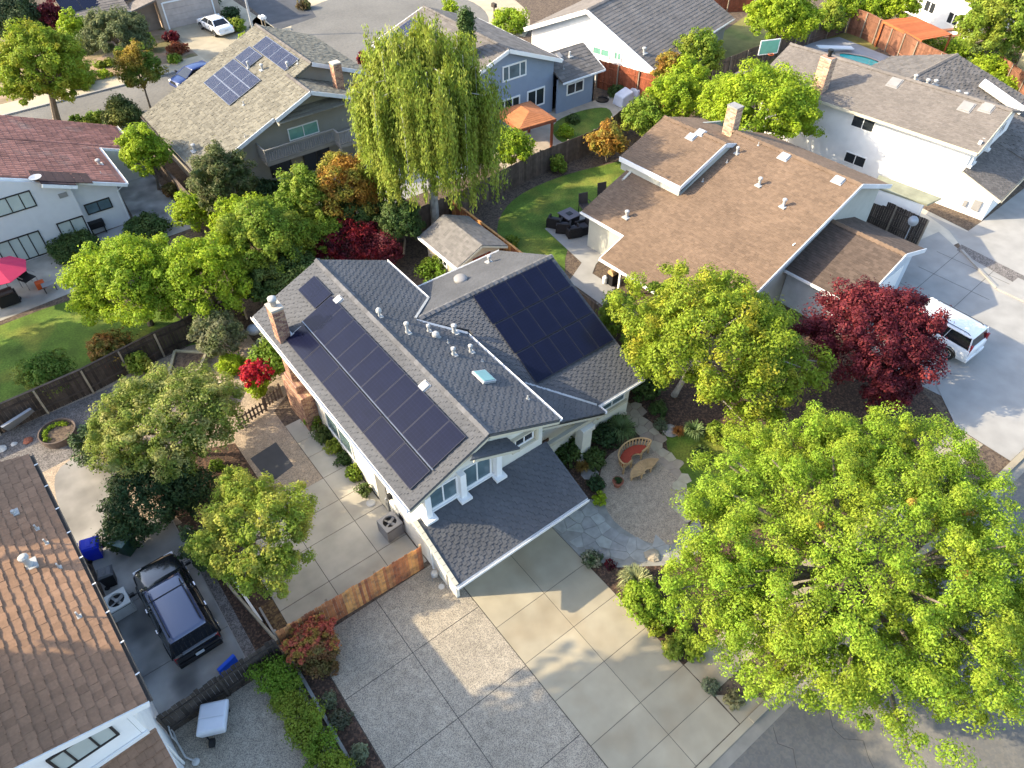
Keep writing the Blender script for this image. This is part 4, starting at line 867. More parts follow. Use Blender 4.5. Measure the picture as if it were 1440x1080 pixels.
rF = roof(F_, [[f(0, 0, 2.8), f(15, 0, 2.8), f(15, 6.9, 6.0), f(0, 6.9, 6.0)], [f(0, 6.9, 6.0), f(15, 6.9, 6.0), f(15, 13.5, 3.1), f(0, 13.5, 3.1)]], M_grsh, FARC); ridge(rF, f(0, 6.9, 6.03), f(15, 6.9, 6.03), M_grsh, w=.2, e=.4)
roof(F_, [[f(.2, .3, 2.75), f(1.8, -1.9, 2.75), f(1.8, 1.5, 3.5), f(.4, 1.5, 3.5)], [f(1.8, -1.9, 2.75), f(3.4, .0, 2.75), f(3.2, 1.5, 3.5), f(1.8, 1.5, 3.5)]], M_grsh, FARC, name='bay_roof') if 0 else None
rake(F_, f(0, 0, 2.75), f(0, 6.9, 5.95), M_trim, w=.07, h=.34); rake(F_, f(0, 6.9, 5.95), f(0, 13.5, 3.05), M_trim, w=.07, h=.34); gutter(F_, f(0, 0, 2.78), f(15, 0, 2.78), out=-f.y)
win_px(F_, f(.5, 0), -f.x, (834, 63), (858, 71), (858, 83), M_trim, M_glassg, fr=.1); win_px(F_, f(.5, 0), -f.x, (864, 71), (875, 74), (875, 87), M_trim, M_glassg, fr=.1)
for a in (1.3, 4.6, 6.3, 11): window(F_, f(a, .5, 1.5), f.x, -f.y, 1.5, 1.3, M_trim, M_glass, fr=.1)
pipe_vent(F_, f(.9, 1.5, 3.45), .45, .14, 'cap')
# ================================================================== white two storey house, upper right
G_ = thing('white_stucco_house', 'two storey house with a tall bright white side wall and long taupe roof, upper right', 'house', (53, 22, 0))
f = Fr((50.7, 16.1), 7.5); b = MB()
wall_poly(b, [f(.5, -2.0, 0), f(.5, 15.8, 0), f(.5, 15.8, 4.45), f(.5, .4, 4.45), f(.5, .4, 2.9), f(.5, -2.0, 1.95)], -f.x); wall_poly(b, [f(.66, .4, 0), f(8.0, .4, 0), f(8.0, .4, 4.4), f(4.2, .4, 5.65), f(.66, .4, 4.45)], -f.y); wall_poly(b, [f(.66, -2.0, 0), f(8, -2.0, 0), f(8, -2, 1.95), f(.66, -2, 1.95)], -f.y); wall_poly(b, [f(8.2, .5, 0), f(8.2, 15.8, 0), f(8.2, 15.8, 4.4), f(8.2, .5, 4.4)], f.x); wall_poly(b, [f(.66, 15.8, 0), f(8, 15.8, 0), f(8, 15.8, 4.4), f(4.2, 15.8, 5.6), f(.66, 15.8, 4.4)], f.y); wall_poly(b, [f(8.3, 1, 0), f(13, 1, 0), f(13, 1, 2.3), f(8.3, 1, 2.3)], -f.y); b.build('wall', M_white, G_)
rG = roof(G_, [[f(0, 0, 4.4), f(4.2, 0, 5.85), f(4.2, 16.4, 5.85), f(0, 16.4, 4.4)], [f(4.2, 0, 5.85), f(8.4, 0, 4.4), f(8.4, 16.4, 4.4), f(4.2, 16.4, 5.85)]], M_grsh, COMP); ridge(rG, f(4.2, 0, 5.88), f(4.2, 16.4, 5.88), M_grsh, w=.2, e=.4)
Yw = f.o + f.y * 8.2; g2 = Fr((54.2, 24.3), 2); wG = roof(G_, [[g2(0, 0, 5.2), g2(8.6, 0, 5.2), g2(10.5, -9.5, 2.2), g2(2.5, -9.5, 2.2)], [g2(0, 0, 5.2), g2(8.6, 0, 5.2), g2(8.9, 5, 3.5), g2(-.5, 5, 3.5)]], M_dksh, dict(w=.42, e=.32, t=.045, stag=.4), name='wing_roof'); ridge(wG, g2(0, 0, 5.23), g2(8.6, 0, 5.23), M_grsh)
MB().tube([g2(6.6, -3.2, 4.6), g2(6.9, -6.6, 3.5)], .32, 10).build('white_duct', M_trim, G_, smooth=False)
roof(G_, [[f(.05, -2.5, 1.95), f(8, -2.5, 1.95), f(8, .38, 2.95), f(.05, .38, 2.95)]], M_dksh, SHAKE, name='garage_roof'); rake(G_, f(.05, -2.52, 1.9), f(.05, .36, 2.9), M_soff, w=.1, h=.2); rake(G_, f(0, -.02, 4.35), f(4.2, -.02, 5.8), M_soff, w=.06, h=.24)
gutter(G_, f(0, 16.4, 4.36), f(0, 0, 4.36), M_soff, out=-f.x, h=.16); gutter(G_, f(.05, -2.5, 1.93), f(8, -2.5, 1.93), M_soff, out=-f.y)
win_px(G_, f(.5, 0), -f.x, (1201, 160), (1233, 171), (1228, 188), M_trim, M_glass); win_px(G_, f(.5, 0), -f.x, (1190, 212), (1220, 222), (1215, 237), M_trim, M_glass)
window(G_, f(2.6, .4, 3.9), f.x, -f.y, 2.3, .95, M_trim, M_glass, fr=.14); window(G_, f(6, .4, 3.9), f.x, -f.y, 1.2, .9, M_trim, M_glass, fr=.14); b = MB()
for a in (.75, 1.35, 3.9): b = MB(); b.obox(f(a, .3, 3.95), f.x * .1, f.y * .09, V((0, 0, .9))); b.obox(f(a, .25, 3.1), f.x * .2, f.y * .14, V((0, 0, .08))); b.build('pilaster', M_trim, G_)
pG = f(0, 0, 4.4); nG = (-f.x * .345 + V((0, 0, 1))).normalized(); chg = at(1152, 130, 4.9)
q = on_plane(1152, 126, pG, nG); cg = brickwork('chimney', G_, [(q.x - .35, q.x + .35, q.y - .45, q.y + .45, q.z - .5, q.z + 2.35)], M_brickp, bw=.28, bh=.1); b = MB(); b.lathe([(.14, 0), (.14, .35), (.2, .36), (.2, .5)], (q.x, q.y, q.z + 2.35), 10); b.build('flue', M_black, cg)
for px, py in ((1258, 117), (1359, 151), (1388, 152)): box_vent(G_, on_plane(px, py, pG, nG), f.y.cross(nG), f.y, nG, .7, .8, .1, M_acg)
for px, py in ((1286, 113), (1303, 119), (1314, 120), (1345, 135), (1356, 138)): pipe_vent(G_, on_plane(px, py, g2(0, 0, 5.2), V((-.01, -.316, 1)).normalized()), .35, .12, 'cap')
b = MB(); b.obox(f(.42, -1.3, .9), f.x * .07, f.y * .25, V((0, 0, .35))); b.obox(f(.42, -.6, .75), f.x * .07, f.y * .12, V((0, 0, .2))); b.build('meter_box', M_acg, G_)
lowg = roof(G_, [[at(1000, 122, 2.7), at(1062, 118, 2.7), at(1075, 95, 3.2), at(1042, 98, 3.2)]], M_grsh, FARC, name='lean_to_roof')
# ================================================================== tan roofed house on the right
K_ = thing('tan_roof_house', 'long house with tan shingle roof and white skylights, right of the curved back lawn', 'house', (34, 22, 0))
f = Fr((38.4, 17.1), 4); hz = lambda a: 6.0 + .338 * a
rK = roof(K_, [[f(-9.9, 0, hz(-9.9)), f(0, 0, 6), f(0, 8.7, 6), f(-9.9, 8.7, hz(-9.9))], [f(-11.9, .3, hz(-11.9)), f(-9.9, .3, hz(-9.9)), f(-9.9, 8.7, hz(-9.9)), f(-11.9, 8.7, hz(-11.9))], [f(-9.9, 8.7, hz(-9.9)), f(-5.6, 8.7, hz(-5.6)), f(-5.6, 12.3, hz(-5.6)), f(-9.9, 12.3, hz(-9.9))],
               [f(0, 0, 6), f(4.6, 0, 4.2), f(4.6, 9, 4.2), f(0, 9, 6)]], M_tan, COMP); ridge(rK, f(0, 0, 6.02), f(0, 8.7, 6.02), M_tan, w=.2, e=.3)
r2 = roof(K_, [[f(-6, 8.0, 4.72), f(-1.95, 8.0, 6.1), f(-1.95, 12.9, 6.1), f(-6, 12.9, 4.72)], [f(-1.95, 8.0, 6.1), f(2.4, 8.0, 4.62), f(2.4, 12.9, 4.62), f(-1.95, 12.9, 6.1)]], M_tan, COMP, name='upper_roof'); ridge(r2, f(-1.95, 8, 6.12), f(-1.95, 12.9, 6.12), M_tan, w=.2, e=.3)
MB().bar(f(-6.02, 8, 4.6), f(-6.02, 12.9, 4.6), .06, .3).build('fascia', M_trim, K_); rake(K_, f(-6, 7.98, 4.62), f(-1.95, 7.98, 6.0), M_btrim, w=.05, h=.26, dz=0); rake(K_, f(-1.95, 7.98, 6.0), f(2.4, 7.98, 4.52), M_btrim, w=.05, h=.26, dz=0); rake(K_, f(-9.9, -.02, hz(-9.9)), f(0, -.02, 6), M_btrim, w=.05, h=.26); rake(K_, f(0, -.02, 6), f(4.6, -.02, 4.2), M_btrim, w=.05, h=.26)
gutter(K_, f(-9.9, 12.3, hz(-9.9)), f(-9.9, 8.72, hz(-9.9)), out=-f.x); gutter(K_, f(-11.9, 8.7, hz(-11.9)), f(-11.9, .3, hz(-11.9)), out=-f.x); MB().bar(f(-9.9, 8.72, hz(-9.9) - .08), f(-11.9, 8.72, hz(-11.9) - .08), .05, .2).build('rake_board', M_trim, K_)
b = MB(); wall_poly(b, [f(-9.4, 7.0, 0), f(-9.4, 12, 0), f(-9.4, 12, 2.65), f(-9.4, 7.0, 2.65)], -f.x); wall_poly(b, [f(-9.25, .45, 0), f(4.2, .45, 0), f(4.2, .45, 4.2), f(0, .45, 5.8), f(-9.25, .45, 2.7)], -f.y); wall_poly(b, [f(4.2, .5, 0), f(4.2, 12, 0), f(4.2, 12, 4.2), f(4.2, .5, 4.2)], f.x); wall_poly(b, [f(-9.2, 12, 0), f(4, 12, 0), f(4, 12, 4.3), f(-2, 12, 5.9), f(-9.2, 12, 2.6)], f.y); wall_poly(b, [f(-5.9, 8.05, 4.0), f(2.3, 8.05, 4.6), f(-1.95, 8.05, 5.9)], -f.y); wall_poly(b, [f(-5.9, 8.1, 3.9), f(-5.9, 12.8, 3.9), f(-5.9, 12.8, 4.6), f(-5.9, 8.1, 4.6)], -f.x)
b.build('wall', mat('sage render', (.42, .42, .37), .9, .06), K_)
b = MB(); b.obox(f(-11.7, 7.2, .98), f.x * .06, f.y * .06, V((0, 0, .96))); b.obox(f(-11.7, 4, .98), f.x * .06, f.y * .06, V((0, 0, .96))); b.build('porch_post', M_trim, K_)
pK = f(0, 0, 6); nK = (-f.x * .338 + V((0, 0, 1))).normalized(); dK = f.y.cross(nK)
for px, py, h, r in ((881, 306, .45, .11), (1067, 261, .5, .1), (1101, 291, .5, .1), (1036, 216, .4, .08), (1066, 205, .3, .03), (988, 256, .3, .03), (1022, 229, .25, .03)): pipe_vent(K_, on_plane(px, py, pK, nK), h, r, 'cap' if r > .04 else 'x')
for px, py in ((1103, 221), (1179, 254)): o_ = box_vent(K_, on_plane(px, py, pK, nK), dK, f.y, nK, .55, .5, .12, M_flash, 'skylight')
for px, py in ((972, 193), (985, 187)): box_vent(K_, on_plane(px, py, f(-1.95, 8, 6.1), (-f.x * .341 + V((0, 0, 1))).normalized()), dK, f.y, nK, .5, .45, .12, M_flash, 'skylight')
q = f(.5, 9.4, 5.2); ck = brickwork('chimney', K_, [(q.x - .3, q.x + .3, q.y - .38, q.y + .38, 4.6, 7.2)], M_brickp, bw=.26, bh=.1); MB().box(q.x - .33, q.x + .33, q.y - .41, q.y + .41, 7.23, 7.3).build('chimney_cap', M_acg, ck)
gk = roof(K_, [[f(-5.4, -4.1, 2.55), f(-1.3, -4.1, 4), f(-1.3, .44, 4), f(-5.4, .44, 2.55)], [f(-1.3, -4.1, 4), f(1.9, -4.1, 2.87), f(1.9, .44, 2.87), f(-1.3, .44, 4)]], mat('shaded tan shingle', (.095, .07, .055), .92, .12, 6, island=.2), COMP, name='garage_roof'); ridge(gk, f(-1.3, -4.1, 4.02), f(-1.3, .4, 4.02), M_tan, w=.2, e=.3)  # garage shingles coloured darker to paint in the shade of the main roof
gutter(K_, f(-5.4, .4, 2.52), f(-5.4, -4.1, 2.52), out=-f.x); rake(K_, f(-5.4, -4.12, 2.55), f(-1.3, -4.12, 4), M_btrim, w=.05, h=.26); rake(K_, f(-1.3, -4.12, 4), f(1.9, -4.12, 2.87), M_btrim, w=.05, h=.26)
b = MB(); wall_poly(b, [f(-5, -3.7, 0), f(1.5, -3.7, 0), f(1.5, -3.7, 2.85), f(-1.3, -3.7, 3.85), f(-5, -3.7, 2.6)], -f.y); wall_poly(b, [f(1.5, -3.6, 0), f(1.5, .4, 0), f(1.5, .4, 2.8), f(1.5, -3.6, 2.8)], f.x); wall_poly(b, [f(-5, -3.6, 0), f(-5, .4, 0), f(-5, .4, 2.6), f(-5, -3.6, 2.6)], -f.x); b.build('garage_wall', mat('pale blue render', (.50, .54, .58), .9), K_); MB().obox(f(-1.8, -3.73, 1.1), f.x * 2.4, f.y * .025, V((0, 0, 1.08))).build('garage_door', M_trim, K_)
window(K_, f(-4.6, .45, 4.0), f.x, -f.y, 1.7, .5, M_trim, M_glass); window(K_, f(-2.2, .45, 4.75), f.x, -f.y, 1.5, .5, M_trim, M_glass)
# side yard lean-to between the two right hand houses
LT = thing('lean_to_shelter', 'low lean to with mossy flat roof squeezed between tan roof and bright white wall', 'shelter', at(1290, 300, 0))
roof(LT, [[at(1228, 262, 2.6), at(1236, 246, 2.75), at(1324, 279, 2.75), at(1304, 288, 2.6)]], mat('mossy board', (.26, .26, .18), .9, .2, 1.5), dict(w=1.2, e=.3, t=.01), thick=.1)
b = MB(); p, q = at(1229, 264, 2.5), at(1300, 288, 2.5); b.slab([(p.x, p.y, 1.5), (q.x, q.y, 1.5), (q.x, q.y, 2.5), (p.x, p.y, 2.5)], (.05, .1, 0)); b.build('panel', M_trim, LT)
for s in (.03, .97): c = p.lerp(q, s); MB().box(c.x - .05, c.x + .05, c.y - .05, c.y + .05, 0, 2.5).build('post', M_trim, LT)
fence('dark slatted side fence with a satellite dish in front of it', [at(1206, 305), at(1290, 345)], 1.9, M_fold, M_post, group=None)
SD = thing('satellite_dish', 'round pale satellite dish on a pole before the dark side fence', 'satellite dish', at(1268, 346))
c = at(1268, 346); c0 = V(c); c.z = 1.9; b = MB(); b.tube([c0, c], .03, 6); b.build('mast', M_flash, SD); b = MB()
rings = [(0.001, .10), (.18, .06), (.32, 0), (.33, -.02)]; b.lathe(rings, (0, 0, 0), 16); rot = V((0, 0, 1)).rotation_difference(V((-.6, -.6, .55)).normalized()); b.v = [tuple(rot @ (V(q) * -1) + c) for q in b.v]; b.build('dish', M_flash, SD, smooth=True)
# ================================================================== far houses
I_ = thing('far_garage_house', 'house across the back street with a wide pale garage door and grey roof, top left', 'house', (20, 86, 0))
b = MB(); b.box(19.6, 20.1, 83.0, 83.2, 0, 5.2); b.box(24.9, 25.6, 83.0, 83.2, 0, 5.2); b.box(20.1, 24.9, 83.0, 83.2, 2.4, 5.2); b.box(19.6, 19.8, 83.2, 92, 0, 5.2); b.box(25.4, 25.6, 83.2, 92, 0, 4.5); b.build('garage_wall', mat('tan render', (.42, .33, .26), .9, .05), I_)
b = MB()
for k in range(4): b.box(20.12, 24.88, 83.05, 83.12, .02 + k * .59, .59 + k * .59)
b.build('garage_door', mat('pale garage door', (.46, .38, .33), .7), I_); b = MB(); b.box(19.95, 20.09, 82.96, 83.0, 0, 2.5); b.box(24.91, 25.05, 82.96, 83.0, 0, 2.5); b.box(20.09, 24.91, 82.96, 83.0, 2.4, 2.54); b.build('door_frame', M_trim, I_)
p0, p1 = at(98, 30, 2.6), at(184, 15, 2.6); up = V((0, 4.6, 1.8)); roof(I_, [[p0, p1, p1 + up, p0 + up]], M_grsh, FARC); p2 = at(218, 0, 3.4); roof(I_, [[p1 + V((0, -.3, .02)), p2 + V((0, 0, 0)), p2 + V((0, 6, 0)), p1 + V((0, 6, .02))]], M_grsh, FARC, name='porch_roof')
gutter(I_, p0, p1, out=(0, -1, 0)); b = MB(); b.box(p0.x + .6, 19.5, p0.y + .8, p0.y + 1, 0, 2.5); b.build('wall', mat('brown siding', (.22, .17, .13), .9), I_)
nn = V((0, -1.8, 4.6)).normalized()
for k in range(4): solar(I_, p0.lerp(p1, .14) + up * .42 + X * (k * 1.75), X, n2 := nn.cross(X), nn, 1.7, 2.0, M_pan, M_pfr)
J_ = thing('far_white_house', 'white house half hidden by a big tree in the top right corner', 'house', at(1340, 40))
q0 = at(1366, 62); ux = (at(1300, 30) - q0).normalized(); uy = V((-ux.y, ux.x, 0)); uy = uy if uy.x > 0 else -uy; b = MB()
b.slab([q0, q0 + ux * 14, q0 + ux * 14 + V((0, 0, 5)), q0 + V((0, 0, 5))], uy * .2); b.slab([q0, q0 + uy * 9, q0 + uy * 9 + V((0, 0, 5)), q0 + V((0, 0, 5))], ux * .2); b.build('wall', M_white, J_)
for s, h in ((3.2, 1.3), (6.5, 1.4), (9.5, 1.4), (3.5, 3.9), (8, 3.9)): window(J_, q0 + ux * s + V((0, 0, h)), ux, -uy, 1.6, 1.2, M_trim, M_glass, fr=.14)
b = MB(); b.slab([q0 - ux * .5 - uy * .5 + V((0, 0, 5.0)), q0 + ux * 14 - uy * .5 + V((0, 0, 5.0)), q0 + ux * 14 + uy * 9 + V((0, 0, 6.5)), q0 - ux * .5 + uy * 9 + V((0, 0, 6.5))], (0, 0, .15)); b.build('roof', M_grsh, J_)
N_ = thing('yellow_corner_house', 'cream yellow rendered house cut off by the right edge near the top', 'house', at(1440, 110)); q = at(1424, 104); b = MB(); b.box(q.x, q.x + 8, q.y - 6, q.y, 0, 4.2); b.build('wall', mat('yellow render', (.55, .47, .26), .9), N_); MB().slab([(q.x - .4, q.y - 6.4, 4.2), (q.x + 8, q.y - 6.4, 4.2), (q.x + 8, q.y + .4, 4.2), (q.x - .4, q.y + .4, 4.2)], (0, 0, .2)).build('roof', M_grsh, N_)
# ================================================================== shed behind the main house
SH = thing('garden_shed', 'small grey roofed garden shed with a red door behind the solar panel house', 'shed', (20.5, 31.4, 0))
b = MB(); b.box(18.9, 19.0, 29.55, 33.0, 0, 2.15); b.box(21.8, 21.9, 29.55, 33.0, 0, 2.15); wall_poly(b, [(19.01, 29.55, 0), (21.79, 29.55, 0), (21.79, 29.55, 2.1), (20.4, 29.55, 2.75), (19.01, 29.55, 2.1)], (0, -1, 0), .1); wall_poly(b, [(19.01, 33, 0), (21.79, 33, 0), (21.79, 33, 2.1), (20.4, 33, 2.75), (19.01, 33, 2.1)], (0, 1, 0), .1); b.build('wall', mat('shed siding', (.50, .42, .31), .9, .1), SH)
roof(SH, [[(18.55, 29.2, 2.1), (20.4, 29.2, 2.92), (20.4, 33.3, 2.92), (18.55, 33.3, 2.1)], [(20.4, 29.2, 2.92), (22.25, 29.2, 2.1), (22.25, 33.3, 2.1), (20.4, 33.3, 2.92)]], mat('grey felt shingle', (.16, .15, .14), .92, .15, 4, island=.15), COMP, thick=.06)
gutter(SH, (18.55, 33.3, 2.1), (18.55, 29.2, 2.1), out=(-1, 0, 0)); rake(SH, (18.55, 29.18, 2.06), (20.4, 29.18, 2.88), M_soff, h=.12); rake(SH, (20.4, 29.18, 2.88), (22.25, 29.18, 2.06), M_soff, h=.12)
b = MB(); b.box(19.9, 21.2, 29.5, 29.548, .05, 1.95); b.build('door', mat('barn red door', (.23, .05, .025), .8), SH); window(SH, (18.9, 31.2, 1.4), Y, -X, .9, .8, M_trim, M_glass); MB().box(19.45, 19.6, 29.4, 29.548, 1.5, 1.75).build('lantern', M_black, SH)
# ================================================================== fences
fence('new orange cedar board fence across the driveway between flame tipped shrub and garage', [(.62, 15.22), (6.9, 15.02)], 1.68, M_fnew, M_post, bw=.14, jag=.05, postside=-1)
fence('old dark board fence between the black truck and the white covered cart', [(-3.95, 14.95), (.42, 15.12)], 1.55, M_fold, M_fold, bw=.17, jag=.08)
fence('dark fence with pale posts along the left lawn above the gravel yard', [(-10, 34.2), (-5.7, 34.2), (-1.2, 34.35), (2.7, 34.9), (7.6, 35.1)], 1.65, M_fold, M_timb, cap=True, postside=1, bw=.18, jag=.02)
fence('tall brown fence behind the weeping tree and curved lawn', [(18, 36.4), (24.4, 36.4), (27.4, 36.9), (31.6, 37.4), (36.9, 37.4), (42, 39)], 1.85, M_fgrey, M_post, postside=-1, bw=.2)
fence('orange brown fence beside the garden shed', [(22.9, 26.9), (22.95, 36.3)], 1.55, M_fnew, M_post, cap=True)
fence('grey fence between the solar house and the trees on its right', [(20.3, 17.3), (23.0, 17.5), (23.2, 26.8)], 1.7, M_fgrey, M_post)
fence('bright red fence in front of the big white gable wall', [at(842, 84, 2.4), at(900, 100, 2.4), at(944, 113, 2.4)], 2.4, M_fred, M_post)
fence('brown fence line behind the basketball hoop', [at(972, 130), at(1045, 100), at(1092, 80), at(1134, 63), at(1186, 46)], 1.9, M_fgrey, M_post, bw=.22)
fence('tall red brown fence beyond the swimming pool', [at(1190, 46), at(1210, 53), at(1245, 72), at(1278, 95), at(1345, 128)], 2.3, M_fbrn, M_post, bw=.22, cap=True)
fence('red fence at the top edge beside the pale lawn', [at(985, 18), at(1058, 16)], 1.9, M_fred, M_post, bw=.25)
fence('brown fence along the right edge behind the taupe roof', [at(1395, 105), at(1450, 150)], 1.8, M_fbrn, M_post, bw=.25)
fence('brown fence between clay tile house and beige shake roof', [(9.35, 45.6), (9.3, 58)], 1.5, M_fgrey, M_post, bw=.2, cap=True)
# picket fence with a gate
PF = thing('picket_fence', 'brown picket fence with gate beside the brick chimney', 'fence', (4.2, 27.4, 0)); b = MB(); ra = MB()
for (p, q) in (((4.0, 27.3), (5.4, 27.5)), ((5.55, 27.75), (6.5, 27.95))):
    p, q = V((*p, 0)), V((*q, 0)); d = q - p; L = d.length; k = int(L / .19)
    for i in range(k + 1):
        c = p + d * (i / k); b.box(c.x - .045, c.x + .045, c.y - .012, c.y + .012, .05, .78); b.add([(c.x - .045, c.y - .012, .78), (c.x + .045, c.y - .012, .78), (c.x + .045, c.y + .012, .78), (c.x - .045, c.y + .012, .78), (c.x, c.y, .88)], [(0, 1, 4), (1, 2, 4), (2, 3, 4), (3, 0, 4)])
    for z in (.22, .62): ra.bar(p + V((0, .03, z)), q + V((0, .03, z)), .04, .08)
b.build('picket', M_fgrey, PF); ra.build('rail', M_fgrey, PF)
for x, y in ((3.95, 27.3), (5.45, 27.6), (6.5, 28)): MB().box(x - .05, x + .05, y - .05, y + .05, 0, .95).build('post', M_fgrey, PF)
EW = thing('boundary_edging', 'low weathered timber edging with a pale pole along the strip beside the black truck', 'edging', (0, 19, 0)); b = MB(); b.bar((-.33, 23, .14), (.05, 18.8, .14), .1, .28); b.bar((.05, 18.8, .14), (.55, 15.7, .14), .1, .28); b.build('timber_edge', M_timb, EW)
PP = tag(MB().obox((.28, 19.1, .10), (.05, 0, 0), (-.13, 2.2, 0), (0, 0, .05)).build('gutter_length', M_gutter), 'long white length of guttering lying on the gravel strip beside the black truck', 'gutter length')
# ================================================================== vehicles
M_chrome = mat('bright metal', (.55, .55, .56), .25, .05, metal=1)
M_lampr = mat('red lens', (.30, .02, .02), .2, spec=.6); M_lampw = mat('clear lens', (.6, .6, .6), .1, spec=.6)
M_tyre = mat('tyre', (.018, .018, .018), .85)
M_cgl = mat('tinted car glass', (.012, .014, .018), .05, .1, spec=.6)
M_plate = mat('number plate', (.6, .62, .62), .5)
def loft(b, rings):
    n = len(rings[0]); vs = [p for r in rings for p in r]; fs = []
    for i in range(len(rings) - 1):
        for k in range(n): fs.append((i * n + k, i * n + (k + 1) % n, (i + 1) * n + (k + 1) % n, (i + 1) * n + k))
    fs += [tuple(range(n - 1, -1, -1)), tuple((len(rings) - 1) * n + k for k in range(n))]; return b.add(vs, fs)
def vehicle(name, label, cat, loc, head, W, prof, cab, paint, wheels, wr=.36, rim=None, roofpaint=None, racks=False, plate=None, tailz=(.75, 1.05), suv=True, dark=False):
    """car with lofted body; prof = (x, half width, bottom, shoulder, top) from rear to front; cab = belt and roof corner stations"""
    t = thing(name, label, cat, loc, rz=head); M_p = paint; b = MB(); rings = []
    for x, hw, zb, zs, zt in prof:
        half = [(hw * .80, zb), (hw * .97, zb + .10), (hw, zs * .6 + zb * .4), (hw * .985, zs), (hw * .90, zt - .02), (hw * .55, zt + .015)]
        rings.append([(x, -y, z) for y, z in half] + [(x, y, z) for y, z in half[::-1]])
    loft(b, rings); body = b.build('body', M_p, t, smooth=True, bevel=.0)
    for p in body.data.polygons: p.use_smooth = True
    xb0, xr0, xr1, xb1, zb, zr, hb, hr = cab
    b = MB(); bel = [(xb0, -hb, zb), (xb0, hb, zb), (xb1, hb * .96, zb), (xb1, -hb * .96, zb)]; top = [(xr0, -hr, zr), (xr0, hr, zr), (xr1, hr * .97, zr), (xr1, -hr * .97, zr)]
    b.add(bel + top, [(0, 1, 5, 4), (1, 2, 6, 5), (2, 3, 7, 6), (3, 0, 4, 7), (4, 5, 6, 7)]); b.build('windows', M_cgl, t)
    b = MB(); rr = []
    for k, (q, lift) in enumerate(((0, 0), (.06, .05), (.5, .075), (.94, .05), (1, 0))):
        x = xr0 - .04 + (xr1 - xr0 + .06) * q; h = hr * (1.03 if .01 < q < .99 else .98)
        rr.append([(x, -h, zr - .03), (x, -h * .97, zr + lift * .5), (x, -h * .7, zr + lift), (x, h * .7, zr + lift), (x, h * .97, zr + lift * .5), (x, h, zr - .03)])
    loft(b, rr); b.build('roof', roofpaint or M_p, t, smooth=True)
    b = MB()
    for s in (-1, 1):
        for (xa, xc) in ((xb0, xr0), (xb1, xr1)): b.bar((xa, s * hb * .985, zb), (xc, s * hr * .985, zr), .09, .05, (1, 0, 0))
        for fq in ((.36, .68) if suv else (.5,)):
            xa = xb0 + (xb1 - xb0) * fq; xc = xr0 + (xr1 - xr0) * fq; b.bar((xa, s * (hb + .003), zb), (xc, s * (hr + .003), zr), .09, .02, (1, 0, 0))
    b.build('pillar', M_p, t)
    for x in wheels:
        for s in (-1, 1):
            hw = W / 2; b = MB(); ring = []
            for r, y in ((wr * .62, -.11), (wr * .93, -.115), (wr, -.07), (wr, .07), (wr * .93, .115), (wr * .62, .11)): ring.append([(x + r * math.cos(a), s * (hw - .10) + y, wr + r * math.sin(a)) for a in np.linspace(0, 2 * math.pi, 20, endpoint=False)])
            loft(b, ring); wh = b.build('wheel', M_tyre, t); b = MB(); yy = s * (hw - .10) + s * .135
            b.tube([(x, yy - s * .05, wr), (x, yy, wr)], wr * .14, 8)
            for k in range(7): a = 2 * math.pi * k / 7; b.bar((x, yy - s * .02, wr), (x + math.cos(a) * wr * .6, yy - s * .01, wr + math.sin(a) * wr * .6), .045, .03, (0, 1, 0))
            b.tube([(x + wr * .6 * math.cos(a), yy - s * .015, wr + wr * .6 * math.sin(a)) for a in np.linspace(0, 2 * math.pi, 19)], .02, 5, cap=False); b.build('rim', rim or M_chrome, wh)
            b = MB(); b.tube([(x + (wr + .05) * math.cos(a), s * (hw * .995), wr + (wr + .05) * math.sin(a)) for a in np.linspace(0.05, math.pi - .05, 11)], .035, 5); b.build('wheel_arch', M_black, t)
    xr, xf = prof[0][0], prof[-1][0]; hw = prof[1][1]
    for s in (-1, 1):
        MB().obox((xr + .13, s * hw * .87, sum(tailz) / 2), (.10, 0, 0), (0, .07, 0), (0, 0, (tailz[1] - tailz[0]) / 2)).build('tail_light', M_lampr, t); MB().obox((xf - .1, s * hw * .72, prof[-2][3] - .06), (.1, 0, 0), (0, .17, 0), (0, 0, .08)).build('headlight', M_lampw, t)
        m = MB(); m.bar((xb1 - .15, s * hb, zb + .05), (xb1 - .12, s * (hb + .24), zb + .1), .05, .04); m.obox((xb1 - .12, s * (hb + .26), zb + .12), (.05, 0, 0), (0, .1, 0), (0, 0, .08)); m.build('wing_mirror', M_black if suv else M_p, t)
    b = MB(); b.obox((xr + .02, 0, .5), (.08, 0, 0), (0, hw * .93, 0), (0, 0, .11)); b.build('bumper', M_black if dark else M_p, t, bevel=.03); MB().obox((xf - .03, 0, .48), (.07, 0, 0), (0, hw * .9, 0), (0, 0, .12)).build('bumper', M_p, t, bevel=.03)
    if plate: MB().obox((xr - .075, 0, plate), (.008, 0, 0), (0, .16, 0), (0, 0, .075)).build('number_plate', M_plate, t)
    zs_ = prof[3][3]; hw_ = prof[3][1]
    for s in (-1, 1):
        for xs in ((-.98, .12, 1.12) if suv else (-.75, .3, 1.1)): b = MB(); b.bar((xs, s * (hw_ + .004), zs_ - .42), (xs, s * (hw_ + .004), zs_ + .02), .018, .02); b.build('door_seam', M_black, t)
        for xs in ((-.80, .30) if suv else (-.6, .45)): MB().obox((xs, s * (hw_ + .015), zs_ - .05), (.10, 0, 0), (0, .02, 0), (0, 0, .018)).build('door_handle', M_chrome, t)
        MB().obox((0, s * (hw_ + .006), prof[3][2] + .10), (1.05, 0, 0), (0, .02, 0), (0, 0, .06)).build('sill_trim', M_black, t)
    MB().obox((xf - .02, 0, prof[-2][3] - .08), (.05, 0, 0), (0, hw * .5, 0), (0, 0, .09)).build('grille', M_black, t)
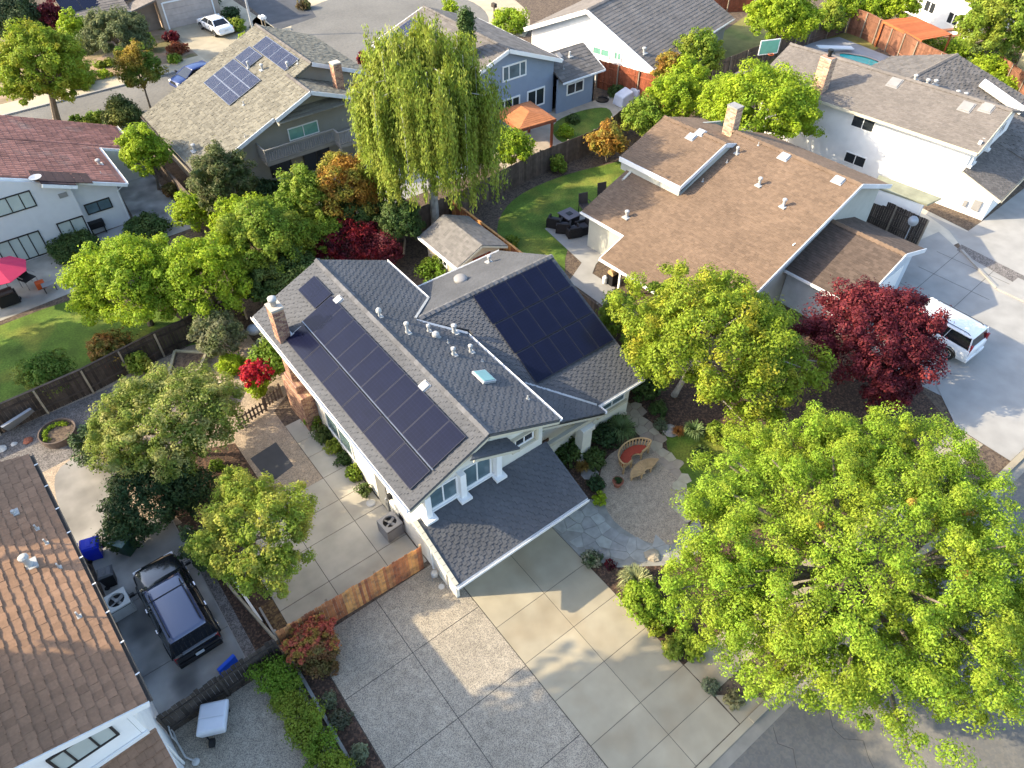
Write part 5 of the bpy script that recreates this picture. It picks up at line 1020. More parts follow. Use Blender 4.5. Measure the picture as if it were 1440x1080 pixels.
    if racks:
        for s in (-1, 1): b = MB(); b.tube([(xr0 + .2, s * hr * .86, zr + .05), (xr0 + .35, s * hr * .86, zr + .12), (xr1 - .45, s * hr * .86, zr + .12), (xr1 - .3, s * hr * .86, zr + .05)], .02, 6); b.build('roof_rail', M_black, t)
    return t
P_blk = mat('black car paint', (.010, .011, .014), .22, .0, spec=.6, coat=1.0); P_wht = mat('white car paint', (.74, .75, .76), .3, .02, spec=.5, coat=.6); P_blu = mat('blue car paint', (.012, .03, .13), .3, .0, spec=.4, coat=.5)
P_roof = mat('black roof with sky reflection', (.06, .072, .14), .16, .0, spec=.7, coat=1.0)  # black roof tinted blue: the sky's reflection is put into the colour
SUVP = [(-2.42, .80, .42, .95, 1.02), (-2.34, .90, .32, 1.0, 1.10), (-1.6, .94, .26, 1.0, 1.12), (0, .95, .26, 1.0, 1.12), (1.0, .94, .26, .98, 1.08), (1.3, .93, .28, .96, 1.06), (2.15, .89, .30, .86, .96), (2.38, .80, .36, .78, .86), (2.46, .66, .42, .70, .76)]
vehicle('black_truck', 'black truck with a covered back parked on the dark side driveway beside brown roof house', 'truck', (-2.02, 19.25, .02), R(91.5), 1.9, SUVP, (-2.32, -2.05, .62, 1.28, 1.10, 1.68, .88, .70), P_blk, (-1.5, 1.5), .38, M_chrome, P_roof, True, .75, dark=True)
t = [o for o in COL.objects if o.name == 'black_truck'][0]; MB().obox((-.02, 0, 1.755), (.02, 0, 0), (0, .70, 0), (0, 0, .006)).build('roof_seam', M_black, t)
EP = [(-2.66, .86, .42, 1.05, 1.14), (-2.58, .98, .32, 1.12, 1.22), (-1.7, 1.02, .28, 1.12, 1.24), (0, 1.02, .28, 1.12, 1.24), (1.1, 1.01, .28, 1.1, 1.2), (1.4, 1.0, .30, 1.08, 1.18), (2.4, .97, .32, 1.0, 1.1), (2.6, .88, .38, .9, 1.0), (2.68, .75, .42, .8, .9)]
vehicle('white_suv', 'large white sport utility vehicle on the grey driveway beside the purple red tree', 'car', (37.45, 10.1, .02), R(90), 2.04, EP, (-2.55, -2.38, .75, 1.4, 1.22, 1.84, .96, .80), P_wht, (-1.65, 1.6), .42, M_chrome, None, True, .8, (.85, 1.5))
SP = [(-2.45, .70, .42, .82, .90), (-2.38, .84, .30, .86, .96), (-1.7, .89, .24, .88, .98), (0, .90, .24, .88, .96), (1.0, .89, .24, .86, .94), (1.9, .86, .26, .80, .88), (2.3, .78, .32, .72, .78), (2.4, .66, .36, .64, .70)]
vehicle('white_sedan', 'white sedan parked nose in before the pale garage door, top left', 'car', (23.6, 79.6, .02), R(96), 1.8, SP, (-1.75, -1.1, .35, 1.15, .95, 1.38, .82, .62), P_wht, (-1.45, 1.4), .33, M_chrome, None, False, .7, (.68, .86), False)
HP = [(-2.0, .72, .40, .9, .98), (-1.93, .85, .30, .96, 1.06), (-1.2, .89, .25, .96, 1.06), (0, .90, .25, .94, 1.04), (.9, .89, .25, .92, 1.0), (1.2, .88, .27, .9, .98), (1.8, .82, .3, .80, .88), (2.05, .66, .36, .68, .76)]
vehicle('blue_hatchback', 'blue hatchback standing on the back street behind the beige shake roof', 'car', (17.3, 68.4, .01), R(190), 1.8, HP, (-1.9, -1.45, .3, 1.15, 1.03, 1.48, .83, .64), P_blu, (-1.25, 1.3), .32, M_chrome, None, False, .7, (.8, 1.05), True)
# ================================================================== bins, air conditioners, cart
def wheelie(name, label, loc, rz, m, ml, w_=.58, d_=.7, h=1.02):
    t = thing(name, label, 'bin', loc, rz=rz); b = MB()
    loft(b, [[(-w_ * .40, -d_ * .36, .06), (w_ * .40, -d_ * .36, .06), (w_ * .40, d_ * .34, .06), (-w_ * .40, d_ * .34, .06)], [(-w_ / 2, -d_ / 2, h * .92), (w_ / 2, -d_ / 2, h * .92), (w_ / 2, d_ / 2, h * .92), (-w_ / 2, d_ / 2, h * .92)]]); b.box(-w_ / 2 - .02, w_ / 2 + .02, -d_ / 2 - .02, d_ / 2 + .02, h * .92, h * .95); b.build('body', m, t)
    b = MB(); loft(b, [[(-w_ / 2 - .03, -d_ / 2 - .05, h * .955), (w_ / 2 + .03, -d_ / 2 - .05, h * .955), (w_ / 2 + .03, d_ / 2 + .02, h * .955), (-w_ / 2 - .03, d_ / 2 + .02, h * .955)], [(-w_ * .44, -d_ * .42, h + .03), (w_ * .44, -d_ * .42, h + .03), (w_ * .44, d_ * .38, h + .06), (-w_ * .44, d_ * .38, h + .06)]]); b.obox((0, 0, h + .05), (w_ * .3, 0, 0), (0, d_ * .12, 0), (0, 0, .012)); b.build('lid', ml, t, bevel=.012)
    MB().tube([(-w_ * .42, d_ / 2 + .08, h * .93), (w_ * .42, d_ / 2 + .08, h * .93)], .018, 6).build('handle', m, t)
    for s in (-1, 1): MB().tube([(s * (w_ * .40), d_ * .36, .1), (s * (w_ * .40 + .05), d_ * .36, .1)], .1, 12).build('wheel', M_tyre, t)
    return t
c = at(127, 775, .5); wheelie('blue_bin', 'blue lidded wheeled bin against the brown roof house', (c.x + .1, c.y, .02), R(75), mat('blue plastic', (.004, .02, .42), .45), mat('blue plastic', (.004, .02, .42), .45), .62, .72, .95)
c = at(176, 765, .55); wheelie('green_bin', 'dark green wheeled bin with grey green lid near the dark shrubs', (c.x, c.y, .02), R(-55), mat('green plastic', (.020, .055, .035), .5), mat('grey green lid', (.16, .22, .20), .4), .66, .76, 1.05)
c = at(152, 812, .5); wheelie('black_bin', 'small black bin between the blue bin and the pale air conditioner', (c.x, c.y, .02), R(80), M_black, mat('dark grey lid', (.08, .08, .085), .3), .5, .55, .9)
def aircon(name, label, loc, rz, m, s=.82, h=.85, bars=True):
    t = thing(name, label, 'air conditioner', loc, rz=rz); q = s / 2; b = MB(); b.box(-q, q, -q, q, .08, .14)
    for x, y in ((-q, -q), (q, -q), (q, q), (-q, q)): b.box(x - .04 if x > 0 else x, x if x > 0 else x + .04, y - .04 if y > 0 else y, y if y > 0 else y + .04, .14, h)
    for k in range(9):
        z = .18 + k * (h - .3) / 9
        for sx_, sy_ in ((1, 0), (-1, 0), (0, 1), (0, -1)): b.obox((sx_ * (q - .02), sy_ * (q - .02), z), (q - .05 if sy_ else .012, 0, 0), (0, q - .05 if sx_ else .012, 0), (0, 0, .022))
    b.build('cabinet', m, t); b = MB(); ring = []
    N = 20; sq = [(max(-q, min(q, q * 1.5 * math.cos(a))), max(-q, min(q, q * 1.5 * math.sin(a)))) for a in np.linspace(0, 2 * math.pi, N, endpoint=False)]; ci = [(q * .74 * math.cos(a), q * .74 * math.sin(a)) for a in np.linspace(0, 2 * math.pi, N, endpoint=False)]
    loft(b, [[(x, y, h - .08) for x, y in sq], [(x, y, h) for x, y in sq], [(x, y, h + .02) for x, y in ci], [(x, y, h - .1) for x, y in ci]]); b.f = b.f[:-2]; b.m = b.m[:-2]; b.build('top', m, t)
    MB().box(-q + .03, q - .03, -q + .03, q - .03, .15, h - .12).build('coil', M_black, t); b = MB()
    for k in range(4): a = k * math.pi / 2 + .4; b.obox((math.cos(a) * q * .4, math.sin(a) * q * .4, h - .08), (math.cos(a) * q * .3, math.sin(a) * q * .3, .015), (-math.sin(a) * q * .13, math.cos(a) * q * .13, .03), (0, 0, .006))
    b.tube([(0, 0, h - .1), (0, 0, h - .02)], q * .2, 10); b.build('fan', M_acg, t); return t
aircon('air_conditioner', 'grey square air conditioner with round fan top on the left driveway beside solar panel house', (6.72, 17.35, .03), R(3), M_acg)
c = at(169, 851, .4); aircon('air_conditioner', 'pale square air conditioner with dark fan between black truck and brown roof', (c.x, c.y, .02), R(2), M_act, .86, .8)
CT = thing('covered_cart', 'pale grey plastic covered cart at the foot of the dark board fence', 'cart', at(307, 1020), rz=R(-28)); b = MB()
loft(b, [[(-.42, -.5, .35), (.42, -.45, .35), (.42, .55, .3), (-.42, .5, .3)], [(-.5, -.58, .72), (.5, -.5, .72), (.5, .62, .7), (-.5, .58, .7)], [(-.46, -.5, .86), (.46, -.44, .86), (.46, .56, .82), (-.46, .5, .82)]]); b.build('cover', mat('pale grey plastic', (.60, .62, .66), .5, .05), CT, bevel=.05)
b = MB(); b.box(-.44, .44, -.02, .02, .87, .89); b.build('ridge', mat('pale grey plastic', (.60, .62, .66), .5), CT)
for y in (-.3,): MB().tube([(-.18, y - .35, .16), (-.02, y - .35, .16)], .16, 14).build('wheel', M_tyre, CT); MB().bar((-.4, -.3, .34), (-.1, -.65, .17), .05, .05).build('frame', M_black, CT)
for x, y in ((.35, .45), (-.35, .45)): MB().box(x - .03, x + .03, y - .03, y + .03, 0, .32).build('leg', M_black, CT)
BD = tag(MB().obox((0, 0, 0), (.36, .10, 0), (-.02, .05, .03), (0, .08, .20)).build('plastic_sheet', mat('bright blue plastic', (.02, .10, .62), .45)), 'flat bright blue plastic sheet leaning on the dark board fence behind the black truck', 'sheet'); BD.location = at(321, 937, .26)
t = thing('gas_meter', 'grey gas meter with pipes at the garage corner near the orange fence', 'gas meter', at(612, 815)); c = t.location; b = MB(); b.tube([c + V((-.12, 0, .02)), c + V((-.12, 0, .55)), c + V((.14, 0, .55)), c + V((.14, 0, .02))], .025, 6); b.build('pipe', M_acg, t); MB().lathe([(.1, .35), (.15, .38), (.15, .56), (.1, .6)], c, 10).build('meter_body', mat('meter grey', (.33, .34, .34), .5), t); MB().lathe([(.13, .03), (.13, .045)], c + V((.02, -.45, 0)), 12).build('cover_plate', M_act, t)
t = thing('water_pipes', 'pale standpipe and pipes beside the brown roof garage, at the bottom edge', 'pipework', at(250, 1045)); p = [at(244, 1030), at(250, 1045), at(262, 1066), at(276, 1072)]; b = MB(); b.tube([q + V((0, 0, .08)) for q in p], .035, 6); b.tube([p[0] + V((0, 0, 0)), p[0] + V((0, 0, .6)), p[1] + V((0, 0, .62)), p[1]], .03, 6); b.build('pipe', M_act, t); MB().lathe([(.12, .0), (.14, .06), (.05, .1)], p[3], 10).build('pipe_cap', M_act, t)
# ================================================================== garden things by the front patio
BN = thing('curved_bench', 'curved teak bench with red cushion on the gravel circle', 'bench', at(884, 645), rz=R(0)); o = BN.location; ca = at(893, 668, .4); A0, A1 = R(38), R(178); rr_ = .98
ctr = V((o.x + .05, o.y - .42, 0))
def arc(r, a): return V((ctr.x + r * math.cos(a) * 1.0, ctr.y + r * math.sin(a) * .74, 0))
AN = np.linspace(R(8), R(188), 19); b = MB()
for k in range(18):
    p0, p1 = arc(.26, AN[k]), arc(.26, AN[k + 1]); p2, p3 = arc(.92, AN[k + 1]), arc(.92, AN[k]); b.prism([(p0.x, p0.y), (p1.x, p1.y), (p2.x, p2.y), (p3.x, p3.y)], .40, .44)
b.build('seat', M_teak, BN); b = MB()
for k in range(19): q = arc(.95, AN[k]); q2 = arc(1.02, AN[k]); b.bar(q + V((0, 0, .42)), q2 + V((0, 0, .86)), .055, .02)
b.build('back_slats', M_teak, BN); b = MB(); b.tube([arc(1.02, a) + V((0, 0, .88)) for a in AN] , .04, 6); b.tube([arc(1.02, AN[0]) + V((0, 0, .88)), arc(.7, AN[0] - .05) + V((0, 0, .64)), arc(.38, AN[0]) + V((0, 0, .62))], .035, 6); b.tube([arc(1.02, AN[-1]) + V((0, 0, .88)), arc(.7, AN[-1] + .05) + V((0, 0, .64)), arc(.38, AN[-1]) + V((0, 0, .62))], .035, 6); b.build('top_rail', M_teak, BN)
b = MB(); out_ = [arc(.30, a) for a in AN[1:-1]] + [arc(.89, a) for a in AN[1:-1][::-1]]; b.prism([(q.x, q.y) for q in out_], .445, .52); b.build('cushion', M_cush, BN, bevel=.02)
for r, a in ((.38, 0), (.38, -1), (.93, 0), (.93, -1), (.93, 9), (.38, 9)): q = arc(r, AN[a]); MB().box(q.x - .03, q.x + .03, q.y - .03, q.y + .03, .016, .41).build('leg', M_teak, BN)
TB = thing('kidney_table', 'kidney shaped teak coffee table in front of the curved bench', 'table', at(900, 662)); o = TB.location; ctr = V((o.x + .02, o.y - .50, 0)); AT = np.linspace(R(20), R(160), 13); b = MB(); out_ = [arc(.22, a) for a in AT] + [arc(.98, a) for a in AT[::-1]]; poly = smooth_loop([(q.x, q.y) for q in out_], 2)
b.prism(poly, .38, .41)
for k in range(12): p0, p1 = arc(.34, AT[k] + .02), arc(.34, AT[k + 1] - .02); p2, p3 = arc(.90, AT[k + 1] - .02), arc(.90, AT[k] + .02); b.prism([(p0.x, p0.y), (p1.x, p1.y), (p2.x, p2.y), (p3.x, p3.y)], .411, .43)
b.build('table_top', M_teak, TB)
for r, a in ((.36, 1), (.36, -2), (.88, 1), (.88, -2)): q = arc(r, AT[a]); MB().box(q.x - .03, q.x + .03, q.y - .03, q.y + .03, .016, .38).build('leg', M_teak, TB)
PT = thing('planter_pot', 'round terracotta pot with dark plant on the gravel circle', 'plant pot', at(868, 683)); c = PT.location; MB().lathe([(.15, .016), (.24, .32), (.27, .33), (.27, .38), (.22, .38), (.21, .33)], c, 16).build('pot', M_terra, PT, smooth=False); cl, cr_ = crown_clumps((c.x, c.y, .42), (.14, .14, .10), 8, .09); leaf_object('plant', clump_leaves(cl, cr_, 40, .07), L_dark, PT, c)
def rock(label, px, py, r, m=None, h=.6):
    c = at(px, py); b = MB(); n = 9; rings = []
    for z, q in ((0, .8), (.3 * h, 1), (.7 * h, .8), (h, .35)): rings.append([(c.x + r * q * math.cos(a) * rnd.uniform(.85, 1.15), c.y + r * q * math.sin(a) * rnd.uniform(.85, 1.15), z * r) for a in np.linspace(0, 2 * math.pi, n, endpoint=False)])
    loft(b, [[(p[0] - c.x, p[1] - c.y, p[2]) for p in r_] for r_ in rings]); o_ = b.build('garden_rock', m or M_rock); o_.location = c; return tag(o_, label, 'rock')
rock('grey rock beside the orange tuft at the edge of small front lawn', 942, 607, .42); rock('flat grey rock in dark bed below the bronze tuft near garage roof', 829, 665, .45, h=.25); rock('pale rock by the entry path next to the striped grass clump', 917, 782, .34, M_flagw); rock('grey boulder beside the driveway just below the round shrub', 952, 868, .42, M_rock); rock('dark stone in the small red leaved bed by the driveway', 849, 780, .3); rock('white stone lying at the left edge of the gravel yard', 3, 632, .25, M_act); rock('small pale stone between the two others in the gravel yard', 20, 625, .16, M_act); rock('rusty brown stone in the gravel yard left of the round planter', 40, 620, .24, M_terra)
PLT = thing('round_planter', 'low round wooden planter ring with lettuces in the gravel yard', 'planter', at(85, 614)); c = PLT.location; b = MB(); N = 28
prof = [(.80, .0), (.86, .45), (.80, .45), (.76, .22)]; b.lathe(prof, c, N); b.build('ring', mat('planter wood', (.12, .09, .075), .85, .2, 4), PLT); flat_ = MB(); flat_.lathe([(.74, .2), (.74, .27)], c, 20); flat_.build('soil', M_soil, PLT)
cl = [(c.x + .58 * math.cos(a), c.y + .58 * math.sin(a), .34) for a in np.linspace(.6, 3.6, 14)]; leaf_object('lettuces', clump_leaves(cl, [.11] * 14, 40, .09), L_lime, PLT, c)
t = tag(MB().obox((0, 0, 0), (.72, .22, 0), (-.03, .09, .0), (0, -.42, .52)).build('grey_sheet', mat('grey composite sheet', (.24, .26, .29), .6, .05)), 'flat grey sheet leaning against the dark fence in the gravel yard', 'sheet'); t.location = at(27, 590, .5)
for i, (pts, lab) in enumerate((([at(249, 500), at(293, 502), at(283, 526), at(240, 535)], 'upper raised timber bed in the small gravel court'), ([at(297, 545), at(328, 546), at(315, 572), at(285, 575)], 'lower raised timber bed beside the picket fence court'))):
    t = thing('raised_bed', lab, 'raised bed', pts[0], 'timber raised beds'); b = MB(); n = len(pts)
    for k in range(n): p, q = pts[k], pts[(k + 1) % n]; b.bar(p + V((0, 0, .2)), q + V((0, 0, .2)), .14, .4)
    b.build('timber_frame', mat('pale timber', (.36, .33, .22), .9, .15, 3), t); b = MB(); b.add([tuple(p + V((0, 0, .3))) for p in pts], [(0, 1, 2, 3)]); b.build('soil', M_soil, t)
t = thing('grill', 'round covered barbecue beside the brick chimney wall', 'barbecue', at(362, 480)); c = t.location; b = MB(); b.lathe([(.08, .62), (.36, .75), (.38, .92), (.30, 1.05), (.05, 1.14)], c, 16); b.build('bowl', mat('grey cover', (.30, .34, .38), .4), t, smooth=True)
for a in (0, 2.1, 4.2): MB().bar(c + V((math.cos(a) * .1, math.sin(a) * .1, .68)), c + V((math.cos(a) * .3, math.sin(a) * .3, 0)), .03, .03).build('leg', M_black, t)
t = thing('step_stone', 'white round stepping stone at the end of rose bed by the side wall', 'stepping stone', at(522, 708)); MB().lathe([(.2, .02), (.22, .06), (.16, .09)], t.location, 14).build('disc', M_act, t)
# ================================================================== left yard: parasol, chair, chest
UM = thing('pink_parasol', 'pink garden parasol at the left edge', 'parasol', at(-12, 420)); c = UM.location; top = at(-8, 372, 2.6); c.x, c.y = top.x, top.y; ORG['pink_parasol'] = V((top.x, top.y, 0)); b = MB(); N = 8
ring = [(top.x + 1.55 * math.cos(a), top.y + 1.55 * math.sin(a), 2.1) for a in np.linspace(0.2, 2 * math.pi + .2, N, endpoint=False)]; b.add([(top.x, top.y, 2.68)] + ring, [(0, i + 1, (i + 1) % N + 1) for i in range(N)]); b.add([(top.x, top.y, 2.66)] + [(p[0], p[1], p[2] - .02) for p in ring], [(0, (i + 1) % N + 1, i + 1) for i in range(N)]); b.build('canopy', mat('pink fabric', (.55, .04, .10), .8, .06), UM); MB().tube([(top.x, top.y, 0), (top.x, top.y, 2.7)], .03, 8).build('pole', M_acg, UM); MB().lathe([(.3, 0), (.3, .08), (.06, .1)], (top.x, top.y, .012), 12).build('base', M_black, UM)
CH = thing('garden_chair', 'black mesh garden chair on the left patio beside an orange box', 'chair', at(44, 402)); c = CH.location
def chair(t, c, m, mf, s=1.0, dx=0, dy=-1):
    d = V((dx, dy, 0)).normalized(); u = V((-d.y, d.x, 0)); MB().obox(c + V((0, 0, .44 * s)), u * .27 * s, d * .26 * s, V((0, 0, .02))).build('seat', m, t); MB().obox(c - d * .30 * s + V((0, 0, .76 * s)), u * .27 * s, V((0, 0, .3 * s)) - d * .06, d * .02).build('backrest', m, t)
    for a in (-1, 1):
        for e in (-1, 1): q = c + u * a * .26 * s + d * e * .24 * s; MB().bar(q, q + V((0, 0, .44 * s)), .035, .035).build('leg', mf, t)
        q = c + u * a * .30 * s; MB().bar(q - d * .26 * s + V((0, 0, .66 * s)), q + d * .26 * s + V((0, 0, .66 * s)), .05, .03).build('armrest', mf, t)
chair(CH, c, M_black, M_acg, 1.35, .5, -1)
t = tag(MB().box(-.25, .25, -.22, .22, 0, .42).build('orange_box', mat('orange plastic', (.55, .09, .02), .6), bevel=.04), 'small orange box next to the black garden chair', 'box'); t.location = at(59, 404)
t = thing('side_table', 'thin legged low table on the left patio', 'table', at(72, 408)); c = t.location; MB().box(c.x - .35, c.x + .35, c.y - .25, c.y + .25, .46, .49).build('table_top', M_acg, t)
for x in (-.3, .3):
    for y in (-.2, .2): MB().box(c.x + x - .02, c.x + x + .02, c.y + y - .02, c.y + y + .02, 0, .46).build('leg', M_black, t)
t = thing('patio_grill', 'dark patio barbecue at the left edge of the lawn', 'barbecue', at(16, 428)); c = t.location; MB().box(c.x - .55, c.x + .55, c.y - .3, c.y + .3, .1, .8).build('cabinet', M_black, t, bevel=.02); MB().tube([c + V((-.45, 0, .85)), c + V((.45, 0, .85))], .26, 12).build('lid', mat('dark lid', (.06, .04, .035), .4), t)
t = thing('air_conditioner_box', 'black bench grill by the wall of clay tile house', 'barbecue', at(141, 328)); c = t.location; MB().box(c.x - .5, c.x + .5, c.y - .25, c.y + .25, .5, .95).build('hood', M_black, t, bevel=.05)
for x in (-.4, .4): MB().box(c.x + x - .03, c.x + x + .03, c.y - .2, c.y + .2, 0, .5).build('leg', M_black, t)
t.name = 'bench_grill'
# balcony house yard toys
t = thing('toy_heap', 'red and blue plastic toys below the balcony', 'toys', at(400, 258)); c = t.location; MB().lathe([(.35, 0), (.42, .5), (.2, .6)], c, 10).build('tub', mat('blue toy plastic', (.03, .06, .5), .4), t); MB().lathe([(.25, .6), (.32, .75), (.1, .95)], c, 10).build('ball', mat('red toy plastic', (.6, .05, .02), .4), t, smooth=True)
t = tag(MB().lathe([(.5, 0), (.52, .4), (.4, .42)], (0, 0, 0), 12).build('black_tub', M_black), 'round black tub next to the red and blue toys', 'tub'); t.location = at(386, 260)
# ================================================================== gazebo, pool, pergola, hoop
GZ = thing('garden_gazebo', 'open garden gazebo with orange wooden roof behind the blue house', 'gazebo', (33.3, 41.9, 0)); x0, x1, y0, y1 = 31.6, 34.8, 40.0, 43.6; zc, ze_ = 2.95, 2.45; M_gz = mat('orange stained boards', (.40, .15, .06), .8, .12, 3, island=.12); b = MB()
gf = Fr((31.6, 40.0), -6); P4 = [gf(0, 0, ze_), gf(3.3, 0, ze_), gf(3.3, 3.6, ze_), gf(0, 3.6, ze_)]; ap0, ap1 = gf(1.65, 1.2, zc), gf(1.65, 2.4, zc)
roof(GZ, [[P4[0], P4[1], ap0], [P4[1], P4[2], ap1, ap0], [P4[2], P4[3], ap1], [P4[3], P4[0], ap0, ap1]], M_gz, dict(w=1.2, e=.18, t=.012, jit=.3), thick=.06)
for a in range(4): MB().bar(P4[a] - V((0, 0, .12)), P4[(a + 1) % 4] - V((0, 0, .12)), .1, .18).build('beam', mat('red stained beam', (.22, .07, .035), .8), GZ)
for a, c in ((.2, .2), (3.1, .2), (3.1, 3.4), (.2, 3.4)): q = gf(a, c); MB().box(q.x - .08, q.x + .08, q.y - .08, q.y + .08, 0, 2.4).build('post', mat('red stained beam', (.22, .07, .035), .8), GZ)
PL_ = thing('swimming_pool', 'turquoise kidney swimming pool half hidden by the taupe roof', 'pool', at(1225, 90)); pp = smooth_loop([at(1180, 77), at(1203, 79), at(1225, 84), at(1248, 95), at(1262, 106), at(1245, 112), at(1210, 100), at(1190, 90)], 3)
cx = sum(p[0] for p in pp) / len(pp); cy = sum(p[1] for p in pp) / len(pp); b = MB(); o2 = [(cx + (p[0] - cx) * 1.16, cy + (p[1] - cy) * 1.16) for p in pp]; n = len(pp)
b.add([(p[0], p[1], .10) for p in pp] + [(p[0], p[1], .10) for p in o2] + [(p[0], p[1], 0) for p in o2], [(i, (i + 1) % n, n + (i + 1) % n, n + i) for i in range(n)] + [(n + i, n + (i + 1) % n, 2 * n + (i + 1) % n, 2 * n + i) for i in range(n)]); b.build('coping', mat('pool coping', (.50, .40, .32), .8), PL_); b = MB(); b.add([(p[0], p[1], .04) for p in pp], [tuple(range(n))]); b.build('water', mat('pool water', (.05, .50, .45), .12, .12, .8, spec=.5), PL_)
t = tag(MB().obox((0, 0, .5), (1.6, -.9, -.15), (.18, .32, 0), (0, 0, .04)).build('pool_slide', M_trim), 'white slide board at the far end of the pool', 'slide'); t.location = at(1172, 74)
PG = thing('red_pergola', 'red slatted pergola beyond the tall fence near the far white house', 'pergola', at(1290, 50)); a_, b2, c2 = at(1243, 29, 2.4), at(1288, 24, 2.4), at(1338, 48, 2.4); d2 = at(1296, 56, 2.4); M_pg = mat('red cedar slats', (.42, .12, .04), .8, .1, island=.15); b = MB()
for k in range(26): s = k / 25; b.bar(a_.lerp(d2, s), b2.lerp(c2, s), .16, .05)
b.build('slats', M_pg, PG); b = MB()
for p, q in ((a_, d2), (b2, c2), (a_.lerp(b2, .5), d2.lerp(c2, .5))): b.bar(p - V((0, 0, .1)), q - V((0, 0, .1)), .12, .2)
b.build('beam', M_pg, PG)
for p in (a_, b2, c2, d2): MB().bar((p.x, p.y, 0), p, .14, .14, (1, 0, 0)).build('post', M_pg, PG)
t = thing('deck_steps', 'brown timber steps below the red pergola', 'steps', at(1330, 62))
for k in range(3): p, q = at(1300, 58 + k * 5), at(1348, 54 + k * 5); MB().bar(p + V((0, 0, .9 - k * .3)), q + V((0, 0, .9 - k * .3)), .5, .12).build('tread', M_fbrn, t)
BH = thing('basketball_hoop', 'basketball hoop with green backboard standing by the brown fence', 'basketball hoop', at(1092, 100)); c = BH.location; tp = at(1082, 66, 3.2); ORG[BH.name] = V(c); MB().bar((tp.x + .9, tp.y + .3, 0), (tp.x + .3, tp.y + .2, 3.0), .12, .12).build('pole', M_black, BH); u = V((.9, -.35, 0)).normalized(); n_ = V((-.35, -.9, 0)).normalized(); MB().obox(tp, u * .92, V((0, 0, .58)), n_ * .02).build('backboard', mat('green backboard', (.16, .42, .32), .3), BH); b = MB()
for s in (-1, 1): b.obox(tp + u * s * .92, u * .04, V((0, 0, .6)), n_ * .03); b.obox(tp + V((0, 0, s * .58)), u * .92, V((0, 0, .035)), n_ * .03)
b.build('board_edge', M_trim, BH); r0 = tp + n_ * .45 - V((0, 0, .45)); MB().tube([r0 + V((.24 * math.cos(a), .24 * math.sin(a), 0)) for a in np.linspace(0, 6.28, 13)], .025, 5, cap=False).build('rim', mat('orange rim', (.5, .1, .02), .5), BH)
for px, py, lab in ((876, 146, 'pale covered garden chair near the round lawn of the blue house'), (897, 136, 'tall pale covered barbecue beyond the round lawn of blue house')):
    t = thing('covered_furniture', lab, 'covered furniture', at(px, py)); c = t.location; b = MB(); loft(b, [[(c.x - .75, c.y - .6, 0), (c.x + .75, c.y - .6, 0), (c.x + .75, c.y + .6, 0), (c.x - .75, c.y + .6, 0)], [(c.x - .6, c.y - .5, .8), (c.x + .6, c.y - .5, 1.1), (c.x + .6, c.y + .5, 1.2), (c.x - .6, c.y + .5, .9)]]); b.build('cover', mat('pale fabric cover', (.55, .56, .62), .8, .1), t, bevel=.1)
t = tag(MB().lathe([(.55, .012), (.58, .12), (.42, .14), (.40, .08)], (0, 0, 0), 16).build('fire_ring', M_black), 'black ring on the paving right of the blue house wall', 'fire ring'); t.location = at(847, 141)
# patio seating by the curved lawn
M_wick = mat('dark wicker', (.022, .018, .018), .8, .3, 12)
def sofa_seat(label, px, py, fx, fy, w_=.85):
    t = thing('wicker_armchair', label, 'chair', at(px, py), 'dark wicker seats'); c = t.location + V((0, 0, .03)); d = V((fx, fy, 0)).normalized(); u = V((-d.y, d.x, 0)); MB().obox(c + V((0, 0, .2)), u * w_ / 2, d * .4, V((0, 0, .2))).build('seat', M_wick, t, bevel=.03); MB().obox(c - d * .4 + V((0, 0, .45)), u * w_ / 2, d * .08, V((0, 0, .35))).build('backrest', M_wick, t, bevel=.03)
    for s in (-1, 1): MB().obox(c + u * s * (w_ / 2) + V((0, 0, .32)), u * .07, d * .42, V((0, 0, .3))).build('armrest', M_wick, t, bevel=.03)
    MB().obox(c + d * .05 + V((0, 0, .44)), u * .32, d * .3, V((0, 0, .05))).build('cushion', mat('charcoal cushion', (.05, .045, .05), .9), t, bevel=.03)
sofa_seat('dark wicker armchair at the lawn corner of the rear patio', 780, 318, .8, .5); sofa_seat('dark wicker armchair in the middle of the seating group', 792, 325, .6, .6); sofa_seat('dark wicker armchair nearest the viewer in the seating group', 806, 331, .3, .8); sofa_seat('dark wicker armchair beside the wall of tan roof house', 820, 326, -.9, .2)
t = thing('fire_table', 'square dark fire pit table on the rear patio', 'table', at(800, 312)); c = t.location; b = MB(); b.box(c.x - .5, c.x + .5, c.y - .5, c.y + .5, .03, .6); b.build('base', M_wick, t); b = MB(); b.box(c.x - .58, c.x + .58, c.y - .58, c.y + .58, .6, .66); b.build('table_top', mat('slate top', (.12, .10, .11), .5), t); MB().box(c.x - .18, c.x + .18, c.y - .18, c.y + .18, .66, .69).build('burner', M_black, t)
for px, py, lab in ((822, 300, 'swivel garden chair on the rear patio beside the fire table'), (848, 285, 'garden chair half hidden behind the tan roof corner')):
    t = thing('garden_chair', lab, 'chair', at(px, py), 'swivel chairs by the lawn'); chair(t, V(t.location) + V((0, 0, .03)), mat('brown sling', (.07, .055, .05), .8), M_black, 1.25, -.3, -1)
t = thing('porch_grill', 'barbecue with wooden lid under the eave of the tan roof house', 'barbecue', at(862, 398)); c = t.location; MB().box(c.x - .35, c.x + .35, c.y - .25, c.y + .25, .03, .75).build('cabinet', M_black, t); MB().tube([c + V((-.33, 0, .85)), c + V((.33, 0, .85))], .24, 12).build('lid', M_teak, t); t2 = tag(MB().lathe([(.12, 0), (.15, .1), (.15, .45), (.05, .55)], (0, 0, 0), 12).build('gas_bottle', M_trim), 'white gas bottle beside the porch barbecue', 'gas bottle'); t2.location = at(850, 398, .03)
